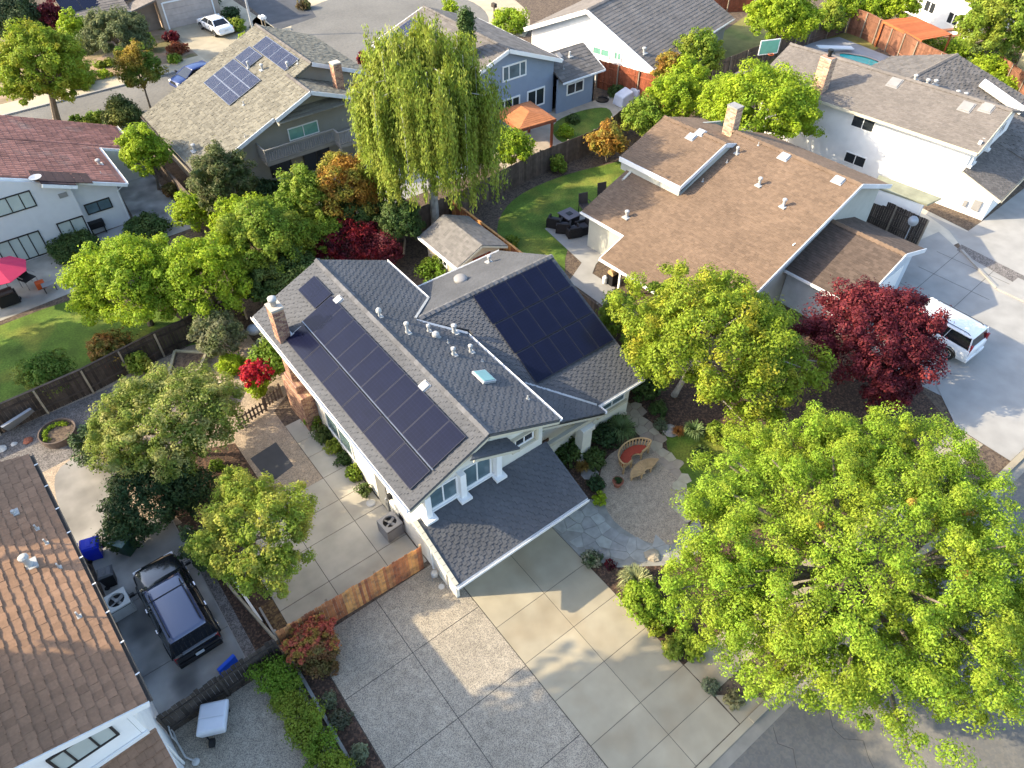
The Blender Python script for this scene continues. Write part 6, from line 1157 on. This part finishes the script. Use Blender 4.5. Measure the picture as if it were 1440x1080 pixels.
# street furniture
SLP = thing('street_lamp', 'tall pale street lamp pole by the corner of the back street', 'street lamp', at(358, 51)); c = SLP.location; MB().tube([c, c + V((0, 0, 8.5))], [.13, .08], 8).build('pole', M_flash, SLP); MB().tube([c + V((0, 0, 8.4)), c + V((.3, -1.6, 8.9))], .05, 6).build('arm', M_flash, SLP); MB().obox(c + V((.34, -1.9, 8.88)), (.12, 0, 0), (0, .35, 0), (0, 0, .08)).build('lantern', M_flash, SLP)
for k, (px, py) in enumerate(((371, 43), (375, 42))):
    t = thing('mailbox', 'white mailbox on a post by the street lamp', 'mailbox', at(px, py), 'paired white mailboxes'); c = t.location; MB().box(c.x - .05, c.x + .05, c.y - .05, c.y + .05, 0, 1.1).build('post', M_post, t); MB().tube([c + V((0, -.3, 1.25)), c + V((0, .3, 1.25))], .17, 10).build('box', M_trim, t)
t = thing('mailbox', 'dark mailbox on a post at the round end of the back street', 'mailbox', at(695, 26)); c = t.location; MB().box(c.x - .05, c.x + .05, c.y - .05, c.y + .05, 0, 1.1).build('post', M_fold, t); MB().box(c.x - .18, c.x + .18, c.y - .3, c.y + .3, 1.1, 1.5).build('box', M_fold, t, bevel=.05)
# ================================================================== trees
# the big street tree at lower right: broad flat crown of many lobes
ptree('street_tree', 'huge bright green tree filling the lower right corner over the street', 1215, 778, 4.6, 306, 215, L_big, lpx=4.8, crp=18, dens=.85, zr=2.7, tr=.3, limbs=60, shell=(.62, 1.0), top=-.5, fill=.45, flat_=.75, asp=.5,
      extra=((-1.6, -2.6, -.3, 2.6, 2.0, 1.3, 44), (1.5, -3.4, -.9, 3.2, 2.2, 1.3, 56), (3.0, 2.4, .0, 2.8, 2.4, 1.4, 44), (-3.4, 1.2, -.8, 2.4, 2.4, 1.4, 38), (.2, 3.9, .3, 3.0, 2.4, 1.5, 50), (-2.5, 3.2, .0, 2.4, 2.2, 1.4, 36), (4.6, .2, -.3, 2.2, 2.2, 1.3, 32), (-3.2, -1.4, -1.0, 2.0, 1.8, 1.2, 30), (.5, -1, .8, 3.8, 3.2, 1.6, 70), (2.2, -4.0, -1.2, 2.4, 1.5, 1.0, 26), (-5.2, 2.4, -.7, 1.7, 1.8, 1.1, 34), (-4.6, .2, -1.2, 2.0, 1.7, 1.0, 32), (-2.2, -3.0, -1.3, 2.0, 1.5, 1.0, 26), (6.4, 1.0, -.3, 2.2, 2.0, 1.3, 40), (4.6, 3.2, -.2, 2.2, 2.0, 1.3, 34)))
o_ = [o for o in COL.objects if o.name == 'street_tree'][0]; c = at(1215, 778, 4.6); cl, cr_ = crown_clumps(c, (4.8, 4.4, 2.6), 9, .16, top=0, shell=(.75, 1.02)); leaf_object('orange_sprigs', clump_leaves(cl, cr_, 45, .13), leafm('orange sprig leaves', (.38, .20, .03), (.36, .28, .04)), o_, o_.location)
ptree('garden_tree', 'open crowned yellowing green tree with pale forked trunks, right of the solar house', 1000, 478, 4.7, 126, 130, L_yel, lpx=5.0, crp=17, dens=1.0, bx=(948, 556), bark=BARKP, tr=.15, limbs=40, zr=3.0, fill=.4,
      extra=((-1.9, 1.4, .5, 1.8, 1.8, 1.5, 20), (1.9, .2, .2, 1.9, 1.9, 1.7, 24), (.3, -2.9, -1.0, 2.4, 1.6, 1.2, 26), (3.3, -.8, -.5, 1.6, 1.5, 1.3, 18), (-1.6, 3.4, 1.0, 1.7, 1.6, 1.3, 18), (2.0, 3.2, .4, 1.6, 1.5, 1.2, 16), (-.6, -3.9, -2.2, 1.6, 1.2, .9, 14), (2.8, -3.0, -1.5, 2.0, 1.6, 1.1, 26)))
ptree('purple_maple', 'round dark red leaved tree beside the white sport utility vehicle', 1228, 470, 3.2, 98, 78, L_red, lpx=5.0, crp=15, dens=1.2, zr=2.3, tr=.14, limbs=20, extra=((-.6, -2.3, -1.7, 1.9, 1.0, .8, 18), (-1.6, -1.6, -1.2, 1.4, 1.2, .9, 12)))
ptree('fig_tree', 'broad olive green tree with pale new growth over the gravel court', 236, 588, 3.1, 108, 90, L_olv, lpx=4.4, crp=14, dens=1.3, zr=1.7, tr=.12, limbs=18, bx=(240, 640))
ptree('young_maple', 'fresh pale green tree overhanging the left driveway above the orange fence', 357, 750, 2.9, 96, 118, L_olv2, lpx=4.7, crp=14, dens=1.05, zr=1.8, tr=.09, limbs=24, bx=(335, 790), bark=BARKP, fill=.4, extra=((.4, 2.4, .0, 1.3, 1.2, .9, 20), (-.2, -2.0, -.4, 1.3, 1.1, .8, 18)))
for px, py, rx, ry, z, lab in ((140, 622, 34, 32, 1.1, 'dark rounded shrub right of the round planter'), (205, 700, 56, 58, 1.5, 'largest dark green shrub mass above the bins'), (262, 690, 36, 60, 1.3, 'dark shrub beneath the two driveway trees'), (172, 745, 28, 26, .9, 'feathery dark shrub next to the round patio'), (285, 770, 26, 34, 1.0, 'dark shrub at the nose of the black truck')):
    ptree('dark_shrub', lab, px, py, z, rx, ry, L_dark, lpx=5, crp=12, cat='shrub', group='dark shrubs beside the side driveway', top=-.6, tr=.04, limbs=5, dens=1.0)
ptree('lime_tree', 'dense bright green round tree between the left lawn and dark fence', 185, 398, 3.0, 84, 78, L_lime, lpx=4.6, crp=13, dens=1.3, zr=2.8, tr=.16, limbs=14)
ptree('lime_tree', 'bright green tree touching the round tree at its right', 290, 392, 3.0, 72, 74, L_lime, lpx=4.6, crp=13, dens=1.2, zr=2.6, tr=.15, limbs=14)
ptree('laurel_tree', 'dense mid green tree behind the brick chimney', 372, 342, 3.2, 68, 72, L_mid, lpx=4.6, crp=12, dens=1.2, zr=2.6, tr=.14, limbs=12)
ptree('laurel_tree', 'tall mid green tree below the balcony, left of the orange leaved tree', 432, 285, 3.3, 40, 50, L_mid, lpx=4.4, crp=10, dens=1.1, zr=2.6, tr=.12, limbs=10)
ptree('understorey_tree', 'dark green tree between fence and the back gable of solar house', 415, 395, 1.8, 58, 44, L_darkm, lpx=4.6, crp=11, zr=1.7, tr=.08)
ptree('autumn_tree', 'orange and gold leaved tree below the balcony house', 482, 268, 3.6, 50, 48, L_org, lpx=4.2, crp=10, dens=1.0, zr=2.4, tr=.1, extra=((2.0, -1.6, -1.2, 1.6, 1.3, 1.0, 12),))
ptree('olive_tree', 'dark olive tree beneath the orange tree at left of weeping tree', 500, 305, 2.0, 52, 36, L_darkm, lpx=4.4, crp=10, zr=1.6, tr=.08)
ptree('citrus_tree', 'dark glossy tree with several stems left of the garden shed', 562, 312, 2.4, 34, 40, L_darkm, lpx=4.2, crp=9, zr=1.7, tr=.07, limbs=12, bark=BARKP)
ptree('crimson_maple', 'low crimson leaved maple behind the back gable of solar house', 496, 342, 1.7, 60, 34, L_crim, lpx=4.6, crp=10, zr=1.3, tr=.07, fill=.4, dens=.9)
ptree('magnolia_tree', 'olive green tree with pale blossoms before the beige shake roof', 315, 262, 3.4, 46, 58, leafm('magnolia leaves', (.10, .13, .04), (.20, .19, .08), c2scale=1.6, c2lo=.5, c2hi=.62), lpx=4.2, crp=10, dens=1.1, zr=3.0, tr=.14, limbs=14, fill=.4)
ptree('bright_shrub', 'yellow green bush under the magnolia beside the dark yard', 272, 300, 1.4, 26, 32, L_lime, lpx=4.2, crp=8, cat='shrub', zr=1.5)
ptree('bushy_tree', 'yellow green tree between clay tile roof and beige shake roof', 204, 216, 2.8, 33, 38, L_lime, lpx=4.0, crp=8, zr=2.4, tr=.1)
for px, py, z, rx, ry, m, lab in ((340, 318, 2.4, 44, 36, L_lime, 'fresh green tree between the magnolia and the bright round tree'), (398, 318, 2.6, 38, 34, L_mid, 'leafy green tree right of the magnolia, before the dark palm like bush'), (380, 402, 1.9, 40, 36, L_darkm, 'dark green thicket beside the brick chimney top'), (452, 335, 2.0, 34, 30, L_mid, 'green tree left of the crimson maple'), (540, 352, 1.5, 26, 24, L_red, 'dull red bush between crimson maple and shed'), (540, 262, 2.2, 26, 26, L_olv2, 'pale green bush under the left side of weeping tree')):
    ptree('thicket_tree', lab, px, py, z, rx, ry, m, lpx=4.4, crp=9, zr=z * .85, tr=.07, group='trees behind the solar house')
# weeping tree: long hanging strands on arching limbs
def weeping(name, label, base, h, rad, m, strands=260, lpx=4.2):
    base = V(base); s = depth(base + V((0, 0, 6))) / FPX; ls = lpx * s; t = thing(name, label, 'tree', base); b = MB(); P = []; N_ = []; top = base + V((0, 0, h * .78)); b.tube([base, base + V((.1, 0, h * .35)), top], [.34, .26, .10], 8)
    for i in range(strands):
        a0 = i * 2.39996; q0 = rad * math.sqrt((i + .6) / strands) * .92; zc = h * (1.0 - .26 * (q0 / rad) ** 1.7) * rnd.uniform(.86, 1.0)
        tip = base + V((q0 * math.cos(a0), q0 * math.sin(a0), zc)); st = base + V((0, 0, min(zc * .8, h * rnd.uniform(.35, .75)))); b.tube([st, st.lerp(tip, .6) + V((0, 0, .8)), tip], [.08, .05, .02], 5)
        for g in range(15):
            p = tip + V((rnd.gauss(0, .42), rnd.gauss(0, .42), rnd.gauss(-.1, .35))); a = math.atan2(p.y - base.y, p.x - base.x); z0 = p.z
            L = min(rnd.uniform(.22, .68) * z0, z0 - .9)
            if g % 5 == 0: b.tube([p, p - V((0, 0, L * .6))], [.018, .008], 4)
            k = int(L / (ls * .36)); dr = V((rnd.uniform(-.1, .1), rnd.uniform(-.1, .1), 0)); wd = rnd.uniform(.06, .20)
            for j in range(k):
                f_ = j / k; q_ = p + dr * L * f_ - V((0, 0, L * f_))
                for r_ in range(4): P.append((q_.x + rnd.gauss(0, wd), q_.y + rnd.gauss(0, wd), q_.z + rnd.gauss(0, .12))); N_.append((math.cos(a) + rnd.gauss(0, .6), math.sin(a) + rnd.gauss(0, .6), .35 + rnd.gauss(0, .3)))
    P = np.array(P); N_ = np.array(N_); k = len(P); nr = N_ / np.linalg.norm(N_, axis=1, keepdims=True); dn = np.array([0, 0, -1.0]) + NG.normal(size=(k, 3)) * .25; tt = dn - (dn * nr).sum(1, keepdims=True) * nr; tt /= np.linalg.norm(tt, axis=1, keepdims=True); bb = np.cross(nr, tt); ss = (ls * NG.uniform(.8, 1.7, k))[:, None]
    leaf_object('crown', np.stack([P - tt * ss * .5, P + bb * ss * .17, P + tt * ss * .5, P - bb * ss * .17], 1).reshape(-1, 3), m, t, base); b.build('trunk', mat('birch bark', (.42, .40, .36), .9, .4, 3), t); return t
weeping('weeping_tree', 'tall weeping tree with long hanging branches behind the garden shed', at(612, 318), 13.4, 4.3, L_wil, 32)
ptree('cypress_tree', 'narrow dark cypress spire rising behind the weeping tree', 657, 62, 6.6, 9, 60, L_darkm, lpx=3.6, crp=6, zr=3.4, dens=3.5, top=-.9, tr=.1)
ptree('crape_myrtle', 'small fresh green tree in front of the wooden gazebo', 722, 212, 1.9, 27, 38, L_lime, lpx=4.0, crp=7, zr=1.9, tr=.06)
ptree('corner_sapling', 'small bright shrub tree at the back tip of the blue house roof', 633, 18, 3.0, 10, 12, L_lime, lpx=3.2, crp=5, zr=1.2, tr=.06)
# hedge of trees behind the tan roof house
for px, py, z, rx, ry, m, lab in ((945, 140, 2.4, 42, 30, L_lime, 'bright green tree behind the upper tan roof, left of the brick chimney'), (985, 80, 2.6, 34, 32, L_mid, 'green tree before the windows of the taupe roofed white gable house'), (905, 168, 1.7, 30, 28, L_mid, 'green bush between the round lawn and tan roof'), (855, 200, 1.6, 26, 30, L_org, 'orange tinged bush at the end of the tall brown fence'), (935, 108, 2.0, 22, 22, L_org, 'yellow orange bush behind the bright red fence'), (968, 118, 2.2, 30, 24, L_lime, 'fresh green tree at the corner of red and brown fences')):
    ptree('boundary_tree', lab, px, py, z, rx, ry, m, lpx=4.0, crp=8, zr=z * .95, tr=.08, group='trees along the rear boundary')
ptree('broad_tree', 'broad bright green tree between tan roof and white stucco wall', 1070, 150, 4.2, 88, 52, L_lime, lpx=4.6, crp=13, dens=1.3, zr=2.9, tr=.2, limbs=14)
ptree('lawn_tree', 'light green tree standing on the pale lawn at the top', 1100, 25, 3.6, 52, 42, L_lime, lpx=4.0, crp=9, zr=3.0, tr=.14, dens=1.2)
for px, py, z, rx, ry, lab in ((1185, 10, 2.0, 26, 22, 'yellow green bush at the far fence corner left of the red pergola'), (1232, 12, 2.0, 24, 20, 'yellow green bush just behind the red pergola'), (1270, 8, 2.4, 24, 18, 'green bush at the top edge above the red pergola'), (1165, 30, 1.6, 20, 18, 'small bush where the pool fences meet')):
    ptree('pool_shrub', lab, px, py, z, rx, ry, L_lime if px != 1165 else L_mid, lpx=3.8, crp=7, cat='shrub', group='bushes behind the pool fence', zr=z)
ptree('corner_tree', 'big leafy tree with grey trunk in the top right corner', 1405, 35, 6.0, 62, 50, L_mid, lpx=4.2, crp=11, zr=4.0, tr=.35, bx=(1372, 62), limbs=10, extra=((-7, 1.5, 1.5, 3.0, 2, 1.5, 10),))
for px, py, rx, ry, m, lab in ((1350, 72, 30, 12, L_lime, 'low bright bush under the top right corner tree'), (1395, 96, 26, 16, L_lime, 'round yellow green bush near the cream yellow house'), (1300, 66, 24, 8, L_mid, 'low green bush at the foot of red pergola'), (1420, 120, 18, 8, L_lime, 'small bush beside the fence along the right edge'), (1395, 70, 34, 24, L_darkm, 'dark palm like bush below the corner tree')):
    shrub('border_shrub', lab, px, py, rx, ry, m, 4.0, 'shrubs in the top right garden')
# across the back street
ptree('street_side_tree', 'spreading yellow green street tree at the top left, over the clay tile roof', 62, 100, 4.8, 68, 56, L_yel, lpx=4.2, crp=10, dens=1.1, zr=4.0, tr=.28, bx=(81, 172), limbs=16, top=-.5)
ptree('street_sapling', 'small round street tree with orange top on the verge by the beige roof', 196, 100, 3.4, 31, 30, leafm('turning leaves', (.13, .21, .025), (.32, .22, .03), c2scale=.5), lpx=3.8, crp=7, zr=2.4, tr=.09, bx=(212, 153), top=-.5)
ptree('olive_tree', 'wide grey green olive tree before the far grey roof', 165, 50, 2.6, 52, 28, leafm('silver olive leaves', (.12, .15, .06), (.18, .20, .08)), lpx=3.6, crp=8, zr=2.4, tr=.14)
ptree('yellow_tree', 'bright lime shrub tree left of the grey green olive tree', 108, 46, 2.0, 20, 22, L_lime, lpx=3.6, crp=6, zr=2.0, tr=.1)
ptree('dome_tree', 'clipped dark dome shaped tree at the top left edge', 26, 32, 2.4, 32, 26, leafm('clipped dark leaves', (.05, .075, .03), (.07, .10, .03), trans=.15), lpx=3.4, crp=9, zr=2.6, tr=.14, dens=2, shell=(.85, 1.0))
ptree('red_plum', 'dark red leaved tree beside the clipped dome tree', 76, 28, 2.2, 20, 18, L_red, lpx=3.6, crp=6, zr=2.0, tr=.1)
shrub('tall_hedge', 'big dark clipped block shrub at the corner of clay tile roof', 172, 162, 25, 25, leafm('clipped hedge leaves', (.05, .085, .02), (.16, .17, .03), c2scale=.3, trans=.2), 3.4, None, 9, 'shrub', 2.0, z=2.1)
for px, py, rx, ry, m, lab in ((135, 167, 16, 8, L_hedg, 'low rounded green bush on the verge left of the clipped block'), (108, 169, 10, 6, L_hedg, 'smallest green bush behind the clay tile ridge'), (246, 83, 9, 6, L_hedg, 'low clipped round hedge in the tan front yard'), (347, 55, 13, 8, L_lime, 'bright lime bush at the foot of street lamp'), (240, 52, 9, 8, L_crim, 'scarlet flowering bush beside the pale garage door'), (250, 68, 13, 8, leafm('rusty leaves', (.25, .07, .03), (.20, .12, .04)), 'rusty red low bush in the tan front yard'), (147, 104, 8, 6, L_lime, 'yellow bush on the tan bank between the street trees'), (139, 91, 6, 5, L_hedg, 'left of the two round clipped balls on the bank'), (152, 89, 6, 5, L_hedg, 'right of the two round clipped balls on the bank'), (112, 114, 20, 8, L_hedg, 'green bush along the kerb right of the big street tree'), (207, 60, 10, 14, L_mid, 'upright green shrub beside the entrance path of far house'), (300, 1, 8, 6, L_dark, 'dark shrub at the top edge by the dark driveway'), (325, 20, 12, 10, L_dark, 'dark shrub right of the white sedan'), (330, 36, 14, 9, L_mid, 'straggly bush between white sedan and street lamp'), (428, 7, 10, 6, leafm('brown leaves', (.16, .11, .05), (.12, .13, .04)), 'brown bush on the tan pavement strip'), (718, 30, 24, 17, L_lime, 'light green bush at the end of the round street by the white gable'), (515, 82, 12, 8, L_crim, 'dark red bush at the back corner of the blue house'), (505, 110, 12, 14, leafm('purple leaves', (.06, .02, .03), None), 'purple brown bush against the chimney side of the beige roofed house'), (795, 185, 11, 9, L_lime, 'small fresh green bush on the tall brown fence by round lawn'), (785, 232, 10, 16, L_mid, 'climbing plant on the tall brown fence'), (805, 168, 8, 5, L_darkm, 'low dark plants along the blue house wall'), (870, 128, 14, 8, L_darkm, 'dark bed plants in front of the bright red fence'), (720, 340, 9, 9, L_mid, 'white flowered bush at the foot of the curved lawn'), (613, 378, 26, 18, L_hedg, 'round green bush beside the garden shed wall')):
    shrub('yard_shrub', lab, px, py, rx, ry, m, 3.6, 'shrubs in the yards around')
# left yard and court
shrub('camellia_bush', 'round bright green bush against the dark fence at the left', 66, 523, 36, 34, leafm('camellia leaves', (.12, .21, .03), (.22, .26, .05)), 4.6, None, 10, z=1.3)
shrub('photinia_bush', 'orange tipped bush by the dark fence at the end of left lawn', 153, 490, 28, 26, leafm('photinia leaves', (.20, .19, .04), (.34, .16, .04), c2scale=1.2), 4.4, None, 8, z=1.2); shrub('red_bush', 'small red orange bush leaning on the dark fence', 160, 508, 12, 14, leafm('red orange leaves', (.36, .09, .03), (.25, .16, .04)), 4.2)
shrub('fence_shrub', 'pale green shrub growing against a leaning fence rail', 195, 512, 17, 20, L_olv2, 4.4); shrub('lemon_tree', 'grey green fruit tree with pale leaves before the brick chimney', 305, 466, 40, 30, leafm('grey green citrus leaves', (.15, .18, .07), (.28, .28, .15), c2scale=1.5), 4.6, None, 9, 'tree', 1.1, z=1.7)
shrub('ball_bush', 'clipped light green ball in the gravel court', 325, 513, 17, 14, L_lime, 3.6, None, 7, dens=1.8)
shrub('rose_bush', 'bush with a mass of crimson blossom by the picket fence', 377, 508, 28, 26, L_hedg, 4.4, None, 9, z=1.3)
c = at(365, 518, 1.2); cl, cr_ = crown_clumps((c.x - .15, c.y - .35, 1.35), (.85, .7, .65), 34, .2); o_ = [o for o in COL.objects if o.name == 'rose_bush'][0]; leaf_object('blossom', clump_leaves(cl, cr_, 90, .11, asp=.9), L_rose, o_, o_.location)
shrub('creeper', 'pale green creeper on the picket gate', 362, 545, 14, 20, L_lime, 4.2, None, 6); shrub('silver_shrub', 'silvery shrub at the house wall above the crimson blossom', 382, 478, 14, 20, L_grey, 4.2, None, 7, z=1.6)
shrub('court_weed', 'small green weed in the bare soil between the two driveway trees', 305, 655, 9, 8, L_hedg, 4)
for k, (px, py, rx, ry, m) in enumerate(((443, 592, 12, 14, L_mid), (455, 612, 13, 13, L_darkm), (470, 628, 12, 12, L_mid), (484, 645, 11, 11, L_darkm), (498, 665, 11, 13, L_hedg), (512, 690, 9, 13, L_darkm), (437, 573, 9, 12, L_wht))):
    shrub('rose', ('rose bush with white blossom nearest the brick chimney', 'second rose bush from the white blossom', 'third bush along the side wall bed', 'dark bush in the middle of the side wall bed', 'bright green bush in the side wall bed', 'last dark bush by the white stepping stone', 'cream blossom cluster against the chimney brick')[k], px, py, rx, ry, m, 4.0, 'bushes in the side wall bed', 5)
# hedge and flame shrub
HG = thing('clipped_hedge', 'long clipped green hedge along the low kerb at the bottom left', 'hedge', (.0, 11, 0)); cl = []; cr_ = []
for k in range(260): y = rnd.uniform(6.6, 14.9); cl.append((rnd.uniform(-.48, .5) - .1 * max(0, (y - 13)), y, rnd.uniform(.15, .8) if rnd.random() < .4 else rnd.uniform(.8, .92))); cr_.append(rnd.uniform(.18, .27))
leaf_object('foliage', clump_leaves(cl, cr_, 150, .085, fill=.7), L_hedg, HG, HG.location); b = MB()
for k in range(16): y = 7.5 + k * .48; b.tube([(rnd.uniform(-.1, .1), y, 0), (rnd.uniform(-.2, .2), y, .8)], [.03, .015], 5)
b.build('stem', BARK, HG)
shrub('flame_shrub', 'shrub with flame coloured tips at the left end of orange cedar fence', 440, 912, 34, 34, leafm('bronze leaves', (.16, .13, .04), (.24, .12, .05), c2scale=2), 4.6, None, 10, z=.75); o_ = [o for o in COL.objects if o.name == 'flame_shrub'][0]; c = V(o_.location); cl, cr_ = crown_clumps((c.x + .1, c.y + .15, 1.15), (1.05, .85, .6), 60, .14, top=0); leaf_object('flame_tips', clump_leaves(cl, cr_, 80, .10, up=1.2), L_flame, o_, c)
shrub('kerb_plant', 'small bronze plant on the gravel right of the flame shrub', 466, 938, 10, 12, leafm('bronze leaves', (.16, .13, .04)), 4); shrub('kerb_plant', 'grey green low plant in the narrow bed beside the hedge', 463, 985, 11, 9, L_grey, 4); shrub('kerb_plant', 'dusty low plant further down the narrow bed', 478, 1010, 14, 12, leafm('dusty leaves', (.14, .15, .09)), 4); shrub('kerb_plant', 'lowest small plant of the narrow bed', 505, 1060, 14, 12, L_grey, 4)
# front garden
blades('striped_grass', 'pale striped grass clump beside the driveway', at(893, 822), .75, .62, 620, L_bladev, group=None, wd=.017, droop=.75)
blades('flax_clump', 'blue green strappy clump behind the curved bench', at(872, 612), .82, .80, 420, L_blade, wd=.018, droop=.55); blades('flax_clump', 'strappy green clump by the grey rock under the open crowned tree', at(975, 612), .62, .6, 240, L_blade, wd=.02, droop=.5); blades('dry_grass', 'thin blue grass tuft beside the stepping path', at(930, 596), .3, .3, 120, L_blade, wd=.01)
blades('bronze_tuft', 'orange bronze tuft in the bed next to garage roof', at(818, 662), .36, .5, 260, L_bronze, wd=.013, droop=.35); blades('bronze_tuft', 'orange bronze tuft at the corner of the small front lawn', at(953, 612), .36, .42, 260, L_bronze, wd=.013, droop=.35); blades('bronze_tuft', 'orange tuft by the driveway below the boulder', at(957, 884), .36, .4, 240, L_bronze, wd=.013, droop=.35)
for px, py, rx, ry, m, lab in ((800, 632, 22, 18, L_darkm, 'dark green bush left of the porch pillar'), (836, 645, 16, 15, L_darkm, 'round green bush right of the porch pillar'), (850, 612, 20, 16, L_dark, 'dark bush under the strappy clump behind the pillar'), (862, 592, 16, 12, L_darkm, 'green bush by the wing wall under the eave'), (903, 842, 30, 24, L_big, 'rounded green shrub below the striped grass'), (843, 703, 9, 9, L_lime, 'small lime bush beside the flagstone walk'), (832, 786, 14, 13, leafm('variegated leaves', (.10, .14, .06), (.34, .33, .22), c2scale=3), 'white flecked bush at the driveway edge by flagstone'), (922, 880, 14, 12, L_yel, 'yellow green bush along the driveway'), (945, 912, 15, 14, L_olv2, 'pale bush at the lower end of driveway bed'), (975, 915, 14, 14, L_yel, 'yellow bush beside the short pavement'), (1000, 965, 12, 7, L_grey, 'grey succulent in the mulch by the kerb'), (1032, 985, 14, 7, leafm('cream succulent leaves', (.32, .30, .14)), 'cream succulent near the kerb at the pavement'), (858, 792, 6, 5, L_crim, 'tiny red leaved plant by the dark stone'), (912, 548, 18, 16, L_darkm, 'green bush against the grey side fence'), (930, 600, 8, 7, L_grey, 'grey green tuft beside the stepping path'), (838, 680, 12, 9, L_dark, 'low dark plants between rock and gravel circle'), (935, 862, 20, 16, L_hedg, 'spreading green shrub behind the boulder beside the driveway'), (962, 898, 16, 14, L_mid, 'mid green shrub behind the orange tuft by the driveway'), (985, 640, 14, 12, L_darkm, 'dark shrub under the yellowing tree beside small lawn'), (1010, 610, 18, 14, L_mid, 'loose green shrub in the mulch right of strappy clump'), (925, 575, 12, 10, L_darkm, 'small dark shrub along the stepping path')):
    shrub('garden_shrub', lab, px, py, rx, ry, m, 4.6 if rx > 12 else 3.8, 'shrubs of the front garden')
ptree('side_tree', 'small dark tree between the grey side fence and wing roof', 868, 445, 2.2, 24, 34, L_mid, lpx=4.6, crp=9, zr=1.8, tr=.06, bx=(880, 490), fill=.4); ptree('side_tree', 'thin leafy sapling in the shade beside the wing roof', 888, 492, 1.8, 16, 18, L_mid, lpx=4.6, crp=8, zr=1.0, tr=.05, bx=(889, 520), fill=.4)
for k in range(22):
    pass
shrub('patio_hedge', 'dark hedge below the window of clay tile house', 105, 348, 34, 14, L_darkm, 4.0, None, 9, 'hedge', 1.4); shrub('yard_hedge', 'dark low hedge behind the bright round tree', 205, 318, 30, 12, L_darkm, 4.0, None, 8, 'hedge'); shrub('rust_bush', 'rust tinged bush at the edge of the dark side yard', 240, 268, 11, 12, leafm('rust leaves', (.16, .14, .04), (.26, .11, .04)), 3.8); shrub('palm_bush', 'dark spiky bush below the balcony', 370, 266, 20, 14, L_dark, 4.2)
shrub('red_leaf_bush', 'deep red low bush under the big street tree', 1240, 1005 - 110, 20, 14, L_red, 4.6) if 0 else None
# trees just outside the left edge: they shade the drive as in the photograph
for x, y, z, r_, lab in ((-15.5, 17.8, 12.0, 3.4, 'tall tree behind the brown roof, beyond the left edge'), (-12.9, 15.9, 13.9, 5.0, 'tall tree at the front of brown roof house, beyond the left edge'), (-16.4, 14.4, 12.0, 4.6, 'tall tree farthest left of the brown roof, out of view'), (-9.8, 26.4, 7.6, 2.5, 'tall tree at the rear of brown roof, beyond the left edge'), (-11.5, 43.5, 6.4, 3.0, 'tall tree behind the pink parasol, beyond the left edge')):
    tree('tall_tree', lab, (x, y, z), (r_, r_, 1.3 if r_ < 2.6 else 2.8), L_mid, n=90, cr=1.25, per=130, ls=.6, group='trees outside the left edge')
